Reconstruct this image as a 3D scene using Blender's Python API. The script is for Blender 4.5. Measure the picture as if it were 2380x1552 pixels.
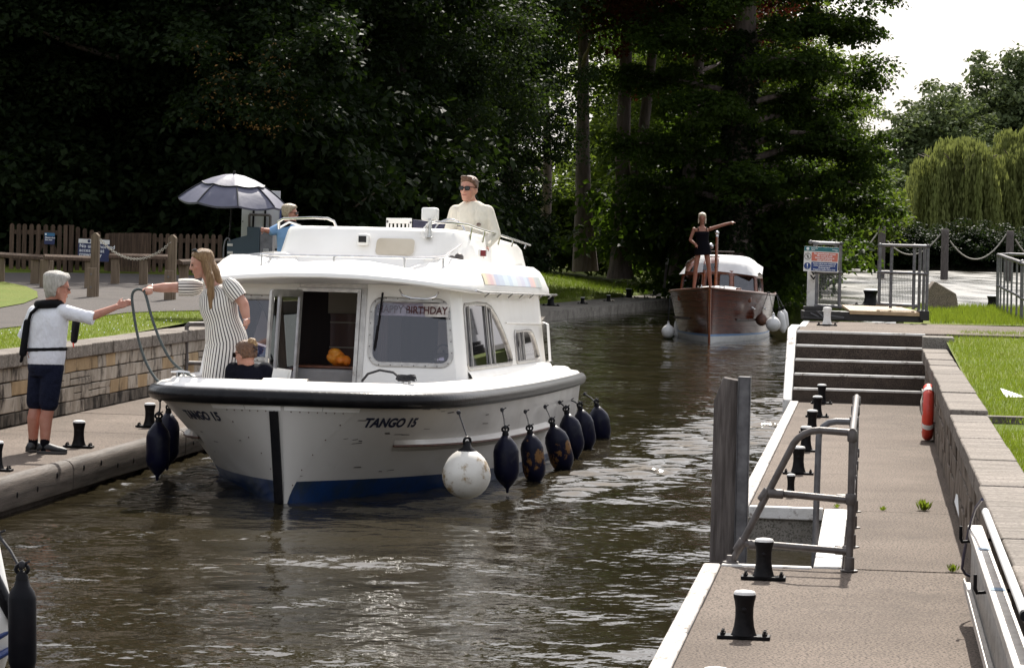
import bpy, bmesh, math, random
import numpy as np
from mathutils import Vector, Matrix, Euler

for _o in list(bpy.data.objects):
    bpy.data.objects.remove(_o)
SC = bpy.context.scene
COL = SC.collection
R = math.radians
V = Vector

# ------------------------------------------------------------------ camera
F, CX, HY, HC = 6880.0, 1190.0, 540.0, 2.2      # pixel focal length, principal point, eye height (photo 2380 px wide)
ROLL = R(1.4)
cam = bpy.data.cameras.new("Camera")
cam_o = bpy.data.objects.new("Camera", cam)
COL.objects.link(cam_o)
cam.sensor_fit = 'HORIZONTAL'
cam.sensor_width = 36.0
cam.lens = 36.0 * F / 2380.0
cam.shift_y = -(776.0 - HY) / 2380.0
cam.clip_start = 0.1
cam.clip_end = 6000.0
cam_o.location = (0, 0, HC)
cam_o.rotation_mode = 'XYZ'
cam_o.rotation_euler = (Matrix.Rotation(R(90), 3, 'X') @ Matrix.Rotation(ROLL, 3, 'Z')).to_euler('XYZ')
SC.camera = cam_o

# ------------------------------------------------------------------ sky, sun, exposure
SUN_EL, SUN_AZ = R(46), R(9)                    # sun stands ahead of the camera, a little to the right
world = bpy.data.worlds.new("World")
SC.world = world
world.use_nodes = True
wn = world.node_tree
wn.nodes.clear()
w_out = wn.nodes.new('ShaderNodeOutputWorld')
w_bg = wn.nodes.new('ShaderNodeBackground')
w_sky = wn.nodes.new('ShaderNodeTexSky')
w_sky.sky_type = 'NISHITA'
w_sky.sun_disc = False
w_sky.sun_elevation = SUN_EL
w_sky.sun_rotation = SUN_AZ
w_sky.altitude = 20
w_sky.air_density = 1.0
w_sky.dust_density = 4.0
w_sky.ozone_density = 1.0
w_mix = wn.nodes.new('ShaderNodeMix')
w_mix.data_type = 'RGBA'
w_mix.inputs['Factor'].default_value = 0.62      # thin bright cloud veil, the same all over
w_mix.inputs['B'].default_value = (7.4, 7.5, 7.8, 1)
wn.links.new(w_sky.outputs[0], w_mix.inputs['A'])
wn.links.new(w_mix.outputs['Result'], w_bg.inputs['Color'])
w_bg.inputs['Strength'].default_value = 0.10
wn.links.new(w_bg.outputs[0], w_out.inputs['Surface'])

sun = bpy.data.lights.new("Sun", 'SUN')
sun.energy = 4.6
sun.angle = R(0.6)
sun.color = (1.0, 0.95, 0.87)
sun_o = bpy.data.objects.new("Sun", sun)
COL.objects.link(sun_o)
sdir = V((math.sin(SUN_AZ) * math.cos(SUN_EL), math.cos(SUN_AZ) * math.cos(SUN_EL), math.sin(SUN_EL)))
sun_o.rotation_euler = sdir.to_track_quat('Z', 'Y').to_euler()
sun_o.location = (20, 60, 60)

SC.view_settings.view_transform = 'Standard'
SC.view_settings.look = 'None'
SC.view_settings.gamma = 1.0
SC.view_settings.use_curve_mapping = False
SC.view_settings.exposure = 0.80
SC.render.engine = 'CYCLES'
SC.cycles.use_denoising = True
SC.cycles.max_bounces = 7
SC.cycles.transparent_max_bounces = 16
SC.cycles.diffuse_bounces = 3
SC.cycles.glossy_bounces = 4
SC.cycles.transmission_bounces = 4
SC.cycles.caustics_reflective = False
SC.cycles.caustics_refractive = False
SC.cycles.sample_clamp_indirect = 6.0

WZ = -0.32                                       # water level; the landing stages are z = 0
UP = 0.92                                        # upper lock side
LA = R(7.0)                                      # direction of the lock against the view
LS, LC = math.sin(LA), math.cos(LA)

def der(px, py):
    dx, dy = px - CX, py - HY
    c, s = math.cos(ROLL), math.sin(ROLL)
    return (dx * c + dy * s) / F, -(-dx * s + dy * c) / F

def at(px, py, D):
    rx, rz = der(px, py)
    return V((rx * D, D, HC + rz * D))

def gnd(px, py, z=0.0):
    rx, rz = der(px, py)
    D = (z - HC) / rz
    return V((rx * D, D, z))

def lk(s, t, z=0.0):
    """lock frame (s along the lock, t to the right) to world"""
    return V((s * LS + t * LC, s * LC - t * LS, z))

# ------------------------------------------------------------------ mesh helpers
class MB:
    def __init__(self):
        self.v = []
        self.f = []
        self.m = []

    def add(self, verts, faces, mi=0):
        b = len(self.v)
        self.v += [tuple(p) for p in verts]
        self.f += [tuple(b + i for i in f) for f in faces]
        self.m += [mi] * len(faces)
        return self

    def box(self, x0, x1, y0, y1, z0, z1, mi=0, M=None):
        vs = [V((x, y, z)) for z in (z0, z1) for x, y in ((x0, y0), (x1, y0), (x1, y1), (x0, y1))]
        if M is not None:
            vs = [M @ p for p in vs]
        return self.add(vs, [(3, 2, 1, 0), (4, 5, 6, 7), (0, 1, 5, 4), (1, 2, 6, 5), (2, 3, 7, 6), (3, 0, 4, 7)], mi)

    def bar(self, a, b, w, h, up=V((0, 0, 1)), mi=0):
        """rectangular bar from a to b, w across, h along up"""
        a, b = V(a), V(b)
        d = (b - a)
        x = d.normalized().cross(up)
        if x.length < 1e-6:
            x = V((1, 0, 0))
        x.normalize()
        z = x.cross(d.normalized())
        vs = []
        for p in (a, b):
            for sx, sz in ((-1, -1), (1, -1), (1, 1), (-1, 1)):
                vs.append(p + x * sx * w / 2 + z * sz * h / 2)
        return self.add(vs, [(0, 1, 2, 3), (7, 6, 5, 4), (0, 4, 5, 1), (1, 5, 6, 2), (2, 6, 7, 3), (3, 7, 4, 0)], mi)

    def loft(self, rings, cap=True, mi=0):
        n = len(rings[0])
        vs = [p for r in rings for p in r]
        fs = []
        for i in range(len(rings) - 1):
            for j in range(n):
                k = (j + 1) % n
                fs.append((i * n + j, i * n + k, (i + 1) * n + k, (i + 1) * n + j))
        if cap:
            fs.append(tuple(range(n - 1, -1, -1)))
            fs.append(tuple((len(rings) - 1) * n + j for j in range(n)))
        return self.add(vs, fs, mi)

    def sheet(self, rows, mi=0):
        n = len(rows[0])
        vs = [p for r in rows for p in r]
        fs = [(i * n + j, i * n + j + 1, (i + 1) * n + j + 1, (i + 1) * n + j) for i in range(len(rows) - 1) for j in range(n - 1)]
        return self.add(vs, fs, mi)

    def tube(self, pts, r, n=8, mi=0, cap=True, closed=False):
        pts = [V(p) for p in pts]
        m = len(pts)
        rr = r if isinstance(r, (list, tuple)) else [r] * m
        rings = []
        ref = None
        for i in range(m):
            if closed:
                d = pts[(i + 1) % m] - pts[i - 1]
            elif i == 0:
                d = pts[1] - pts[0]
            elif i == m - 1:
                d = pts[-1] - pts[-2]
            else:
                d = (pts[i + 1] - pts[i]).normalized() + (pts[i] - pts[i - 1]).normalized()
            if d.length < 1e-9:
                d = V((0, 0, 1))
            d.normalize()
            if ref is None:
                ref = d.orthogonal().normalized()
            ref = (ref - d * ref.dot(d))
            if ref.length < 1e-6:
                ref = d.orthogonal()
            ref.normalize()
            q = d.cross(ref)
            rings.append([pts[i] + (ref * math.cos(a) + q * math.sin(a)) * rr[i] for a in [2 * math.pi * k / n for k in range(n)]])
        if closed:
            rings.append(rings[0])
            return self.loft(rings, False, mi)
        return self.loft(rings, cap, mi)

    def lathe(self, prof, n=16, M=None, mi=0, cap=True):
        rings = []
        for r, z in prof:
            ring = [V((r * math.cos(2 * math.pi * k / n), r * math.sin(2 * math.pi * k / n), z)) for k in range(n)]
            if M is not None:
                ring = [M @ p for p in ring]
            rings.append(ring)
        return self.loft(rings, cap, mi)

    def prism(self, poly, vec, mi=0):
        poly = [V(p) for p in poly]
        n = len(poly)
        vs = poly + [p + V(vec) for p in poly]
        fs = [tuple(range(n - 1, -1, -1)), tuple(range(n, 2 * n))]
        fs += [(i, (i + 1) % n, n + (i + 1) % n, n + i) for i in range(n)]
        return self.add(vs, fs, mi)

    def caps(self, a, ra, b, rb, n=12, k=4, mi=0):
        """round cone from a to b"""
        a, b = V(a), V(b)
        d = b - a
        L = d.length
        d = d.normalized() if L > 1e-9 else V((0, 0, 1))
        x = d.orthogonal().normalized()
        y = d.cross(x)
        rings = []
        for i in range(k + 1):
            ang = -math.pi / 2 + (math.pi / 2) * i / k
            ang = max(ang, -1.45)
            rings.append((a + d * ra * math.sin(ang), ra * math.cos(ang)))
        for i in range(k + 1):
            ang = min((math.pi / 2) * i / k, 1.45)
            rings.append((b + d * rb * math.sin(ang), rb * math.cos(ang)))
        rr = [[c + (x * math.cos(2 * math.pi * j / n) + y * math.sin(2 * math.pi * j / n)) * r for j in range(n)] for c, r in rings]
        return self.loft(rr, True, mi)

    def ball(self, c, rx, ry=None, rz=None, n=14, k=9, mi=0, M=None):
        ry = rx if ry is None else ry
        rz = rx if rz is None else rz
        rings = []
        for i in range(k):
            a = -math.pi / 2 + math.pi * (i + .15) / (k - 1 + .3)
            rings.append([V((rx * math.cos(a) * math.cos(2 * math.pi * j / n), ry * math.cos(a) * math.sin(2 * math.pi * j / n), rz * math.sin(a))) for j in range(n)])
        if M is None:
            rings = [[V(c) + p for p in r] for r in rings]
        else:
            rings = [[V(c) + M @ p for p in r] for r in rings]
        return self.loft(rings, True, mi)

    def mesh(self, name, mats, smooth=35):
        me = bpy.data.meshes.new(name)
        me.from_pydata(self.v, [], self.f)
        for mt in (mats if isinstance(mats, (list, tuple)) else [mats]):
            me.materials.append(mt)
        me.polygons.foreach_set('material_index', self.m)
        fixn(me)
        if smooth:
            me.polygons.foreach_set('use_smooth', [True] * len(me.polygons))
            if smooth < 179:
                me.set_sharp_from_angle(angle=R(smooth))
        me.update()
        return me

    def build(self, name, mats, parent=None, smooth=35, bevel=0, fix=True):
        o = bpy.data.objects.new(name, self.mesh(name, mats, smooth))
        COL.objects.link(o)
        if parent is not None:
            o.parent = parent
        if bevel:
            md = o.modifiers.new('bevel', 'BEVEL')
            md.width = bevel
            md.segments = 2
            md.limit_method = 'ANGLE'
        return o

def fixn(me):
    bm = bmesh.new()
    bm.from_mesh(me)
    bmesh.ops.recalc_face_normals(bm, faces=bm.faces[:])
    bm.to_mesh(me)
    bm.free()

def tag(o, label=None, cat=None, group=None, kind=None):
    if label:
        o['label'] = label
    if cat:
        o['category'] = cat
    if group:
        o['group'] = group
    if kind:
        o['kind'] = kind
    return o

def thing(name, label, cat, loc=(0, 0, 0), rot=(0, 0, 0), group=None):
    o = bpy.data.objects.new(name, None)
    COL.objects.link(o)
    o.empty_display_size = .2
    o.location = loc
    o.rotation_euler = rot
    return tag(o, label, cat, group)

def struct(name, mb, mats, smooth=35):
    return tag(mb.build(name, mats, None, smooth), kind='structure')

def recenter(o):
    """put a world-coordinate mesh's origin at its base"""
    me = o.data
    n = len(me.vertices)
    a = np.empty(n * 3)
    me.vertices.foreach_get('co', a)
    a = a.reshape(-1, 3)
    c = (a.min(0) + a.max(0)) / 2
    c[2] = a[:, 2].min()
    me.vertices.foreach_set('co', (a - c).ravel())
    me.update()
    o.location = c
    return o

def solo(name, mb, mats, label, cat, group=None, smooth=35, bevel=0):
    return tag(recenter(mb.build(name, mats, None, smooth, bevel)), label, cat, group)

def dup(root, loc, rot=None, label=None, group=None, scale=None):
    def cp(o, par):
        c = o.copy()
        COL.objects.link(c)
        c.parent = par
        for ch in [x for x in KIDS.get(o.name, o.children)]:
            cp(ch, c)
        return c
    r = cp(root, None)
    r.location = loc
    if rot is not None:
        r.rotation_euler = rot
    if scale is not None:
        r.scale = scale
    return tag(r, label, None, group)
KIDS = {}

def arr_mesh(name, verts, faces, mats, smooth=False, attr=None):
    """fast mesh from numpy arrays; faces (M,k)"""
    me = bpy.data.meshes.new(name)
    nv, nf, k = len(verts), len(faces), faces.shape[1]
    me.vertices.add(nv)
    me.vertices.foreach_set('co', verts.astype(np.float32).ravel())
    me.loops.add(nf * k)
    me.loops.foreach_set('vertex_index', faces.astype(np.int32).ravel())
    me.polygons.add(nf)
    me.polygons.foreach_set('loop_start', np.arange(0, nf * k, k, dtype=np.int32))
    me.polygons.foreach_set('loop_total', np.full(nf, k, dtype=np.int32))
    if smooth:
        me.polygons.foreach_set('use_smooth', np.ones(nf, dtype=bool))
    for mt in (mats if isinstance(mats, (list, tuple)) else [mats]):
        me.materials.append(mt)
    if attr is not None:
        at_ = me.attributes.new('shade', 'FLOAT', 'FACE')
        at_.data.foreach_set('value', attr.astype(np.float32))
    me.update()
    me.validate()
    return me

def link(name, me, parent=None, loc=None):
    o = bpy.data.objects.new(name, me)
    COL.objects.link(o)
    o.parent = parent
    if loc is not None:
        o.location = loc
    return o

def text(name, s, size, M, mat, parent=None, align='CENTER', shear=0.0, weight=0.0, fit=None, thick=0.0015):
    """flat lettering: local x along the line, y up, placed by matrix M"""
    cu = bpy.data.curves.new('lettering', 'FONT')
    cu.body = s
    cu.size = size
    cu.align_x = align
    cu.shear = shear
    cu.offset = weight
    cu.extrude = thick
    cu.resolution_u = 3
    t = bpy.data.objects.new('lettering', cu)
    COL.objects.link(t)
    dg = bpy.context.evaluated_depsgraph_get()
    me = bpy.data.meshes.new_from_object(t.evaluated_get(dg))
    bpy.data.objects.remove(t)
    me.name = name
    if fit is not None:
        xs = [v.co.x for v in me.vertices]
        w = max(xs) - min(xs)
        k = fit / w
        for v in me.vertices:
            v.co.x *= k
    me.materials.clear()
    me.materials.append(mat)
    o = bpy.data.objects.new(name, me)
    COL.objects.link(o)
    if callable(M):
        for v in me.vertices:
            v.co = M(v.co)
        me.update()
    else:
        me.transform(M)
    o.parent = parent
    return o

def remesh(mb, name, mat, parent=None, voxel=.008, smooth_it=4, loc=None):
    """join overlapping closed shapes into one continuous skin"""
    me = mb.mesh('tmp', mat, 0)
    o = bpy.data.objects.new('tmp', me)
    COL.objects.link(o)
    md = o.modifiers.new('r', 'REMESH')
    md.mode = 'VOXEL'
    md.voxel_size = voxel
    md.use_smooth_shade = True
    if smooth_it:
        sm = o.modifiers.new('s', 'SMOOTH')
        sm.factor = .5
        sm.iterations = smooth_it
    dg = bpy.context.evaluated_depsgraph_get()
    out = bpy.data.meshes.new_from_object(o.evaluated_get(dg))
    bpy.data.objects.remove(o)
    out.name = name
    out.materials.clear()
    for mt in (mat if isinstance(mat, (list, tuple)) else [mat]):
        out.materials.append(mt)
    out.polygons.foreach_set('use_smooth', [True] * len(out.polygons))
    r = bpy.data.objects.new(name, out)
    COL.objects.link(r)
    r.parent = parent
    return r

# ------------------------------------------------------------------ materials
def newmat(name):
    m = bpy.data.materials.new(name)
    m.use_nodes = True
    nt = m.node_tree
    return m, nt, nt.nodes['Principled BSDF']

def nd(nt, typ, **kw):
    n = nt.nodes.new(typ)
    for k, v in kw.items():
        if k.startswith('i_'):
            n.inputs[k[2:].replace('_', ' ')].default_value = v
        else:
            setattr(n, k, v)
    return n

def rgba(c):
    return (c[0], c[1], c[2], 1)

def mixc(nt, fac, a, b, mode='MIX'):
    m = nt.nodes.new('ShaderNodeMix')
    m.data_type = 'RGBA'
    m.blend_type = mode
    for key, val in (('Factor', fac), ('A', a), ('B', b)):
        if hasattr(val, 'links') or isinstance(val, bpy.types.NodeSocket):
            nt.links.new(val, m.inputs[key])
        else:
            m.inputs[key].default_value = val if key == 'Factor' else rgba(val)
    return m.outputs['Result']

def noise(nt, scale, detail=4, stretch=(1, 1, 1), rough=.55, lo=.35, hi=.65, coord='Object', offs=None):
    tc = nt.nodes.new('ShaderNodeTexCoord')
    mp = nt.nodes.new('ShaderNodeMapping')
    mp.inputs['Scale'].default_value = stretch
    if coord == 'World':
        g = nt.nodes.new('ShaderNodeNewGeometry')
        nt.links.new(g.outputs['Position'], mp.inputs['Vector'])
    else:
        nt.links.new(tc.outputs[coord], mp.inputs['Vector'])
    no = nt.nodes.new('ShaderNodeTexNoise')
    no.inputs['Scale'].default_value = scale
    no.inputs['Detail'].default_value = detail
    no.inputs['Roughness'].default_value = rough
    nt.links.new(mp.outputs[0], no.inputs['Vector'])
    if lo is None:
        return no.outputs['Fac']
    mr = nt.nodes.new('ShaderNodeMapRange')
    mr.inputs['From Min'].default_value = lo
    mr.inputs['From Max'].default_value = hi
    nt.links.new(no.outputs['Fac'], mr.inputs['Value'])
    return mr.outputs[0]

def pm(name, c, c2=None, rough=.6, scale=6, bump=0., bscale=60, metal=0., spec=.5, rand=0., coat=0., stretch=(1, 1, 1),
       speck=None, sscale=120, bstretch=(1, 1, 1), coord='Object', lo=.35, hi=.65, stain=None, stscale=1.5, stlo=.5, sthi=.7, rough2=None):
    m, nt, b = newmat(name)
    L = nt.links
    if c2 is None:
        c2 = tuple(x * .82 for x in c)
    col = mixc(nt, noise(nt, scale, 5, stretch, lo=lo, hi=hi, coord=coord), c, c2)
    if speck is not None:
        col = mixc(nt, noise(nt, sscale, 2, lo=.50, hi=.60, coord=coord), col, speck)
    if stain is not None:
        col = mixc(nt, noise(nt, stscale, 8, stretch, rough=.7, lo=stlo, hi=sthi, coord=coord), col, stain)
    if rand:
        oi = nt.nodes.new('ShaderNodeObjectInfo')
        mr = nt.nodes.new('ShaderNodeMapRange')
        mr.inputs['To Min'].default_value = 1 - rand
        mr.inputs['To Max'].default_value = 1 + rand
        L.new(oi.outputs['Random'], mr.inputs['Value'])
        hs = nt.nodes.new('ShaderNodeHueSaturation')
        L.new(mr.outputs[0], hs.inputs['Value'])
        L.new(col, hs.inputs['Color'])
        col = hs.outputs[0]
    L.new(col, b.inputs['Base Color'])
    b.inputs['Roughness'].default_value = rough
    if rough2 is not None:
        mr = nt.nodes.new('ShaderNodeMapRange')
        mr.inputs['To Min'].default_value = rough
        mr.inputs['To Max'].default_value = rough2
        L.new(noise(nt, scale * 1.7, 4, stretch, coord=coord), mr.inputs['Value'])
        L.new(mr.outputs[0], b.inputs['Roughness'])
    b.inputs['Metallic'].default_value = metal
    b.inputs['Specular IOR Level'].default_value = spec
    if coat:
        b.inputs['Coat Weight'].default_value = coat
        b.inputs['Coat Roughness'].default_value = .08
    if bump:
        bp = nt.nodes.new('ShaderNodeBump')
        bp.inputs['Strength'].default_value = min(1., bump)
        bp.inputs['Distance'].default_value = .01 * max(1, bump)
        L.new(noise(nt, bscale, 5, bstretch, lo=None, coord=coord), bp.inputs['Height'])
        L.new(bp.outputs[0], b.inputs['Normal'])
    return m

def leafmat(name, c1, c2, trans, tw=.4, rough=.55):
    """leaf: diffuse and translucent, hue varied leaf by leaf"""
    m, nt, b = newmat(name)
    L = nt.links
    a = nd(nt, 'ShaderNodeAttribute', attribute_name='shade')
    col = mixc(nt, a.outputs['Fac'], c1, c2)
    L.new(col, b.inputs['Base Color'])
    b.inputs['Roughness'].default_value = rough
    b.inputs['Specular IOR Level'].default_value = .04
    tr = nt.nodes.new('ShaderNodeBsdfTranslucent')
    tcol = mixc(nt, a.outputs['Fac'], trans, tuple(x * .6 for x in trans))
    L.new(tcol, tr.inputs['Color'])
    mx = nt.nodes.new('ShaderNodeMixShader')
    mx.inputs[0].default_value = tw
    L.new(b.outputs[0], mx.inputs[1])
    L.new(tr.outputs[0], mx.inputs[2])
    L.new(mx.outputs[0], nt.nodes['Material Output'].inputs['Surface'])
    return m

def glassmat(name, tint=(.45, .45, .5), refl=1.0, rough=.02):
    """thin tinted pane: see-through with a sky reflection"""
    m, nt, b = newmat(name)
    nt.nodes.remove(b)
    L = nt.links
    fr = nd(nt, 'ShaderNodeFresnel', i_IOR=1.5)
    mul = nd(nt, 'ShaderNodeMath', operation='MULTIPLY_ADD', use_clamp=True)
    mul.inputs[1].default_value = 1.6 * refl
    mul.inputs[2].default_value = .02
    L.new(fr.outputs[0], mul.inputs[0])
    t = nd(nt, 'ShaderNodeBsdfTransparent', i_Color=rgba(tint))
    g = nd(nt, 'ShaderNodeBsdfGlossy', i_Roughness=rough)
    g.inputs['Color'].default_value = (.95, .95, 1, 1)
    mx = nt.nodes.new('ShaderNodeMixShader')
    L.new(mul.outputs[0], mx.inputs[0])
    L.new(t.outputs[0], mx.inputs[1])
    L.new(g.outputs[0], mx.inputs[2])
    L.new(mx.outputs[0], nt.nodes['Material Output'].inputs['Surface'])
    return m

M = {}
M['concrete'] = pm('deck_concrete', (.195, .155, .126), (.122, .095, .076), spec=.14, rough=.85, scale=.5, bump=.5, bscale=160, speck=(.045, .035, .028), sscale=62, rand=.05, stain=(.085, .068, .055), stscale=1.1, stlo=.54, sthi=.74, coord='World')
M['concrete_grey'] = pm('weathered_concrete', (.33, .30, .265), (.20, .18, .155), spec=.14, rough=.85, scale=3, bump=.5, bscale=50, speck=(.12, .11, .09), sscale=60, stain=(.08, .07, .055), stscale=2.2, stlo=.5, sthi=.75, rand=.10)
M['dark_concrete'] = pm('stained_concrete', (.06, .045, .036), (.03, .023, .019), spec=.14, rough=.9, scale=7, bump=.6, bscale=90, speck=(.13, .10, .08), sscale=140)
M['coping'] = pm('coping_stone', (.25, .217, .188), (.14, .12, .10), spec=.14, rough=.8, scale=3, bump=.5, bscale=40, stretch=(.5, 3, 3), speck=(.12, .10, .085), sscale=45, rand=.12, stain=(.06, .05, .042), stscale=3.2, stlo=.50, sthi=.72, bstretch=(.3, 2, 2))
M['stone_light'] = pm('wall_stone_pale', (.45, .395, .33), (.32, .27, .215), spec=.14, rough=.85, scale=5, bump=.7, bscale=25, rand=.10, stain=(.05, .04, .033), stscale=4.5, stlo=.50, sthi=.64, stretch=(1, 1, .5))
M['stone_buff'] = pm('wall_stone_buff', (.42, .305, .18), (.31, .215, .12), spec=.14, rough=.85, scale=5, bump=.7, bscale=25, rand=.15, stain=(.035, .026, .02), stscale=3, stlo=.56, sthi=.68, stretch=(1, 1, .5))
M['stone_dark'] = pm('wall_stone_mossy', (.17, .145, .12), (.07, .058, .047), spec=.14, rough=.9, scale=6, bump=.8, bscale=25, rand=.25, stain=(.016, .014, .012), stscale=3, stlo=.48, sthi=.62, stretch=(1, 1, .5))
M['mortar'] = pm('mortar', (.09, .075, .06), (.05, .04, .033), spec=.14, rough=.95, scale=9, bump=.6, bscale=80)
M['stone_side'] = pm('wall_stone_brown', (.20, .165, .135), (.12, .095, .075), spec=.14, rough=.88, scale=4, bump=.8, bscale=22, rand=.2, stain=(.035, .028, .022), stscale=2.4, stlo=.5, sthi=.68, stretch=(1, 1, .6))
M['white_paint'] = pm('worn_white_paint', (.72, .70, .67), (.56, .53, .49), spec=.14, rough=.6, scale=5, bump=.4, bscale=60, stain=(.20, .165, .14), stscale=7, stlo=.57, sthi=.66)
M['timber_grey'] = pm('silvered_timber', (.16, .138, .127), (.075, .063, .058), spec=.14, rough=.8, scale=5, bump=.6, bscale=30, stretch=(8, 8, .6), bstretch=(10, 10, .5), stain=(.05, .04, .036), stscale=3, stlo=.55, sthi=.75)
M['kerb_paint'] = pm('weathered_kerb_paint', (.52, .49, .465), (.38, .35, .32), spec=.14, rough=.65, scale=6, bump=.5, bscale=60, stretch=(3, .6, 3), stain=(.16, .13, .11), stscale=6, stlo=.55, sthi=.68)
M['fascia'] = pm('weathered_fascia_timber', (.115, .093, .078), (.062, .05, .042), spec=.14, rough=.7, scale=4, bump=.7, bscale=24, stretch=(6, .35, 6), bstretch=(8, .4, 8), stain=(.045, .035, .03), stscale=2, stlo=.5, sthi=.72, rough2=.5)
M['deck_timber'] = pm('deck_boards', (.42, .30, .17), (.30, .20, .11), .7, 5, .3, 40, stretch=(1, 8, 1), rand=.12)
M['fence_timber'] = pm('fence_timber', (.10, .066, .046), (.055, .037, .027), spec=.14, rough=.85, scale=5, bump=.5, bscale=40, stretch=(6, 6, .5), bstretch=(6, 6, .4), rand=.2)
M['post_timber'] = pm('sawn_post_timber', (.20, .15, .105), (.13, .096, .066), spec=.14, rough=.8, scale=5, bump=.5, bscale=40, stretch=(6, 6, .5), bstretch=(6, 6, .4), rand=.12, stain=(.08, .06, .045), stscale=4, stlo=.6, sthi=.8)
M['galv'] = pm('galvanised_steel', (.15, .145, .15), (.09, .086, .09), .5, 14, .15, 80, metal=.35, stain=(.07, .055, .045), stscale=6, stlo=.62, sthi=.8)
M['rail_dark'] = pm('oxidised_tube', (.115, .10, .095), (.07, .058, .052), .5, 10, .2, 90, metal=.3, stain=(.17, .16, .15), stscale=7, stlo=.6, sthi=.75)
M['steel'] = pm('stainless', (.62, .61, .60), (.5, .49, .48), .18, 20, 0, metal=1.)
M['alu'] = pm('brushed_aluminium', (.50, .48, .45), (.36, .34, .32), .45, 10, .2, 60, metal=.75, stain=(.18, .15, .12), stscale=7, stlo=.6, sthi=.75)
M['iron'] = pm('black_iron_paint', (.004, .0038, .0045), (.009, .0075, .008), .45, 20, .3, 45, spec=.12, stain=(.03, .022, .018), stscale=9, stlo=.66, sthi=.76)
M['black'] = pm('black_rubber', (.005, .005, .006), (.010, .009, .010), .5, 14, .2, 60, spec=.12)
M['rubrail'] = pm('scuffed_rub_rail', (.005, .0048, .006), (.010, .009, .010), .28, 6, .35, 28, spec=.2, stretch=(2, 2, 2), stain=(.12, .115, .115), stscale=6, stlo=.68, sthi=.80)
M['gel'] = pm('white_gelcoat', (.84, .815, .775), (.80, .77, .725), .3, 2.5, .06, 5, spec=.5, coat=.25, rough2=.42)
M['gel_hull'] = pm('hull_gelcoat', (.56, .53, .49), (.50, .465, .425), .33, 1.2, .1, 4, coat=.15, stain=(.26, .22, .18), stscale=1.6, stlo=.6, sthi=.85, stretch=(1, 1, .35), rough2=.5)
M['blue_boot'] = pm('blue_boot_top', (.006, .034, .12), (.005, .024, .085), .4, 3, .2, 20, stretch=(1, 1, .5), stain=(.02, .03, .03), stscale=3)
M['fender'] = pm('navy_fender', (.004, .0045, .018), (.003, .0035, .011), .36, 8, .15, 30, spec=.16, stain=(.02, .02, .03), stscale=8)
M['fender_scuffed'] = pm('scuffed_navy_fender', (.004, .0045, .018), (.003, .0035, .011), .4, 8, .2, 30, spec=.16, stain=(.17, .085, .03), stscale=5, stlo=.53, sthi=.58)
M['fender_black'] = pm('black_fender', (.004, .004, .006), (.007, .006, .008), .42, 8, .25, 22, spec=.12)
M['buoy_white'] = pm('dirty_white_buoy', (.70, .67, .61), (.58, .54, .48), .45, 4, .1, 30, stain=(.27, .18, .08), stscale=5, stlo=.52, sthi=.60)
M['buoy_clean'] = pm('white_buoy', (.66, .65, .64), (.54, .53, .52), .45, 4, .1, 30, stain=(.34, .31, .27), stscale=4, stlo=.62, sthi=.75)
M['rope'] = pm('grey_green_rope', (.09, .105, .10), (.05, .06, .058), .8, 60, .6, 300)
M['rope_dark'] = pm('dark_rope', (.015, .015, .02), (.03, .028, .03), .8, 60, .5, 300)
M['rope_pale'] = pm('pale_rope', (.45, .42, .36), (.32, .29, .24), .85, 60, .5, 300)
M['brown_strip'] = pm('rusty_strip', (.10, .04, .022), (.05, .02, .014), .6, 15, .3, 60)
M['navy_text'] = pm('navy_lettering', (.012, .016, .04), (.016, .02, .045), .5, 10)
M['white_flat'] = pm('white_print', (.78, .78, .78), (.74, .74, .74), .6, 10)
M['sign_blue'] = pm('sign_blue', (.008, .016, .075), (.006, .012, .06), .4, 5)
M['sign_teal'] = pm('sign_teal', (.008, .14, .15), (.006, .11, .12), .4, 5)
M['sign_lblue'] = pm('sign_light_blue', (.02, .13, .26), (.02, .11, .22), .4, 5)
M['sign_red'] = pm('sign_salmon', (.55, .15, .10), (.5, .13, .085), .45, 5)
M['sign_navy2'] = pm('sign_royal', (.01, .035, .16), (.008, .03, .14), .4, 5)
M['sign_white'] = pm('sign_cream', (.70, .68, .64), (.64, .62, .58), .45, 5, stain=(.5, .46, .4), stscale=4)
M['grass'] = None
M['mahogany'] = pm('varnished_mahogany', (.105, .022, .009), (.045, .009, .004), .2, 3.0, .05, 20, stretch=(1.4, .28, 9), coat=.12, spec=.35)
M['varnish'] = pm('varnished_trim', (.22, .062, .02), (.14, .036, .012), .25, 4, .05, 20, stretch=(1, .4, 8), coat=.7)
M['canvas'] = pm('white_canvas', (.72, .71, .70), (.64, .63, .62), .8, 3, .3, 12)
M['clear_vinyl'] = glassmat('clear_vinyl', (.75, .75, .77), .8, .12)
M['glass'] = glassmat('cabin_glass', (.62, .59, .68), 1.0, .015)
M['glass_side'] = glassmat('side_glass', (.14, .15, .14), .55, .02)
M['glass_dark'] = glassmat('windscreen_glass', (.22, .22, .26), 1.3, .02)
M['wood_in'] = pm('cabin_joinery', (.13, .045, .02), (.085, .027, .013), .4, 4, .1, 20, stretch=(5, 5, .5), coat=.3)
M['wood_dark'] = pm('dark_joinery', (.035, .014, .010), (.02, .009, .007), .45, 4, stretch=(5, 5, .5))
M['cream_in'] = pm('cream_lining', (.52, .46, .37), (.46, .40, .31), .7, 3)
M['cushion'] = pm('grey_vinyl', (.28, .27, .27), (.22, .21, .21), .5, 4, .2, 14)
M['curtain'] = pm('beige_curtain', (.30, .25, .20), (.22, .18, .14), .85, 6, stretch=(20, 20, .3))
M['orange'] = pm('orange_plastic', (.75, .30, .025), (.80, .20, .02), .45, 9, .4, 14)
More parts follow.
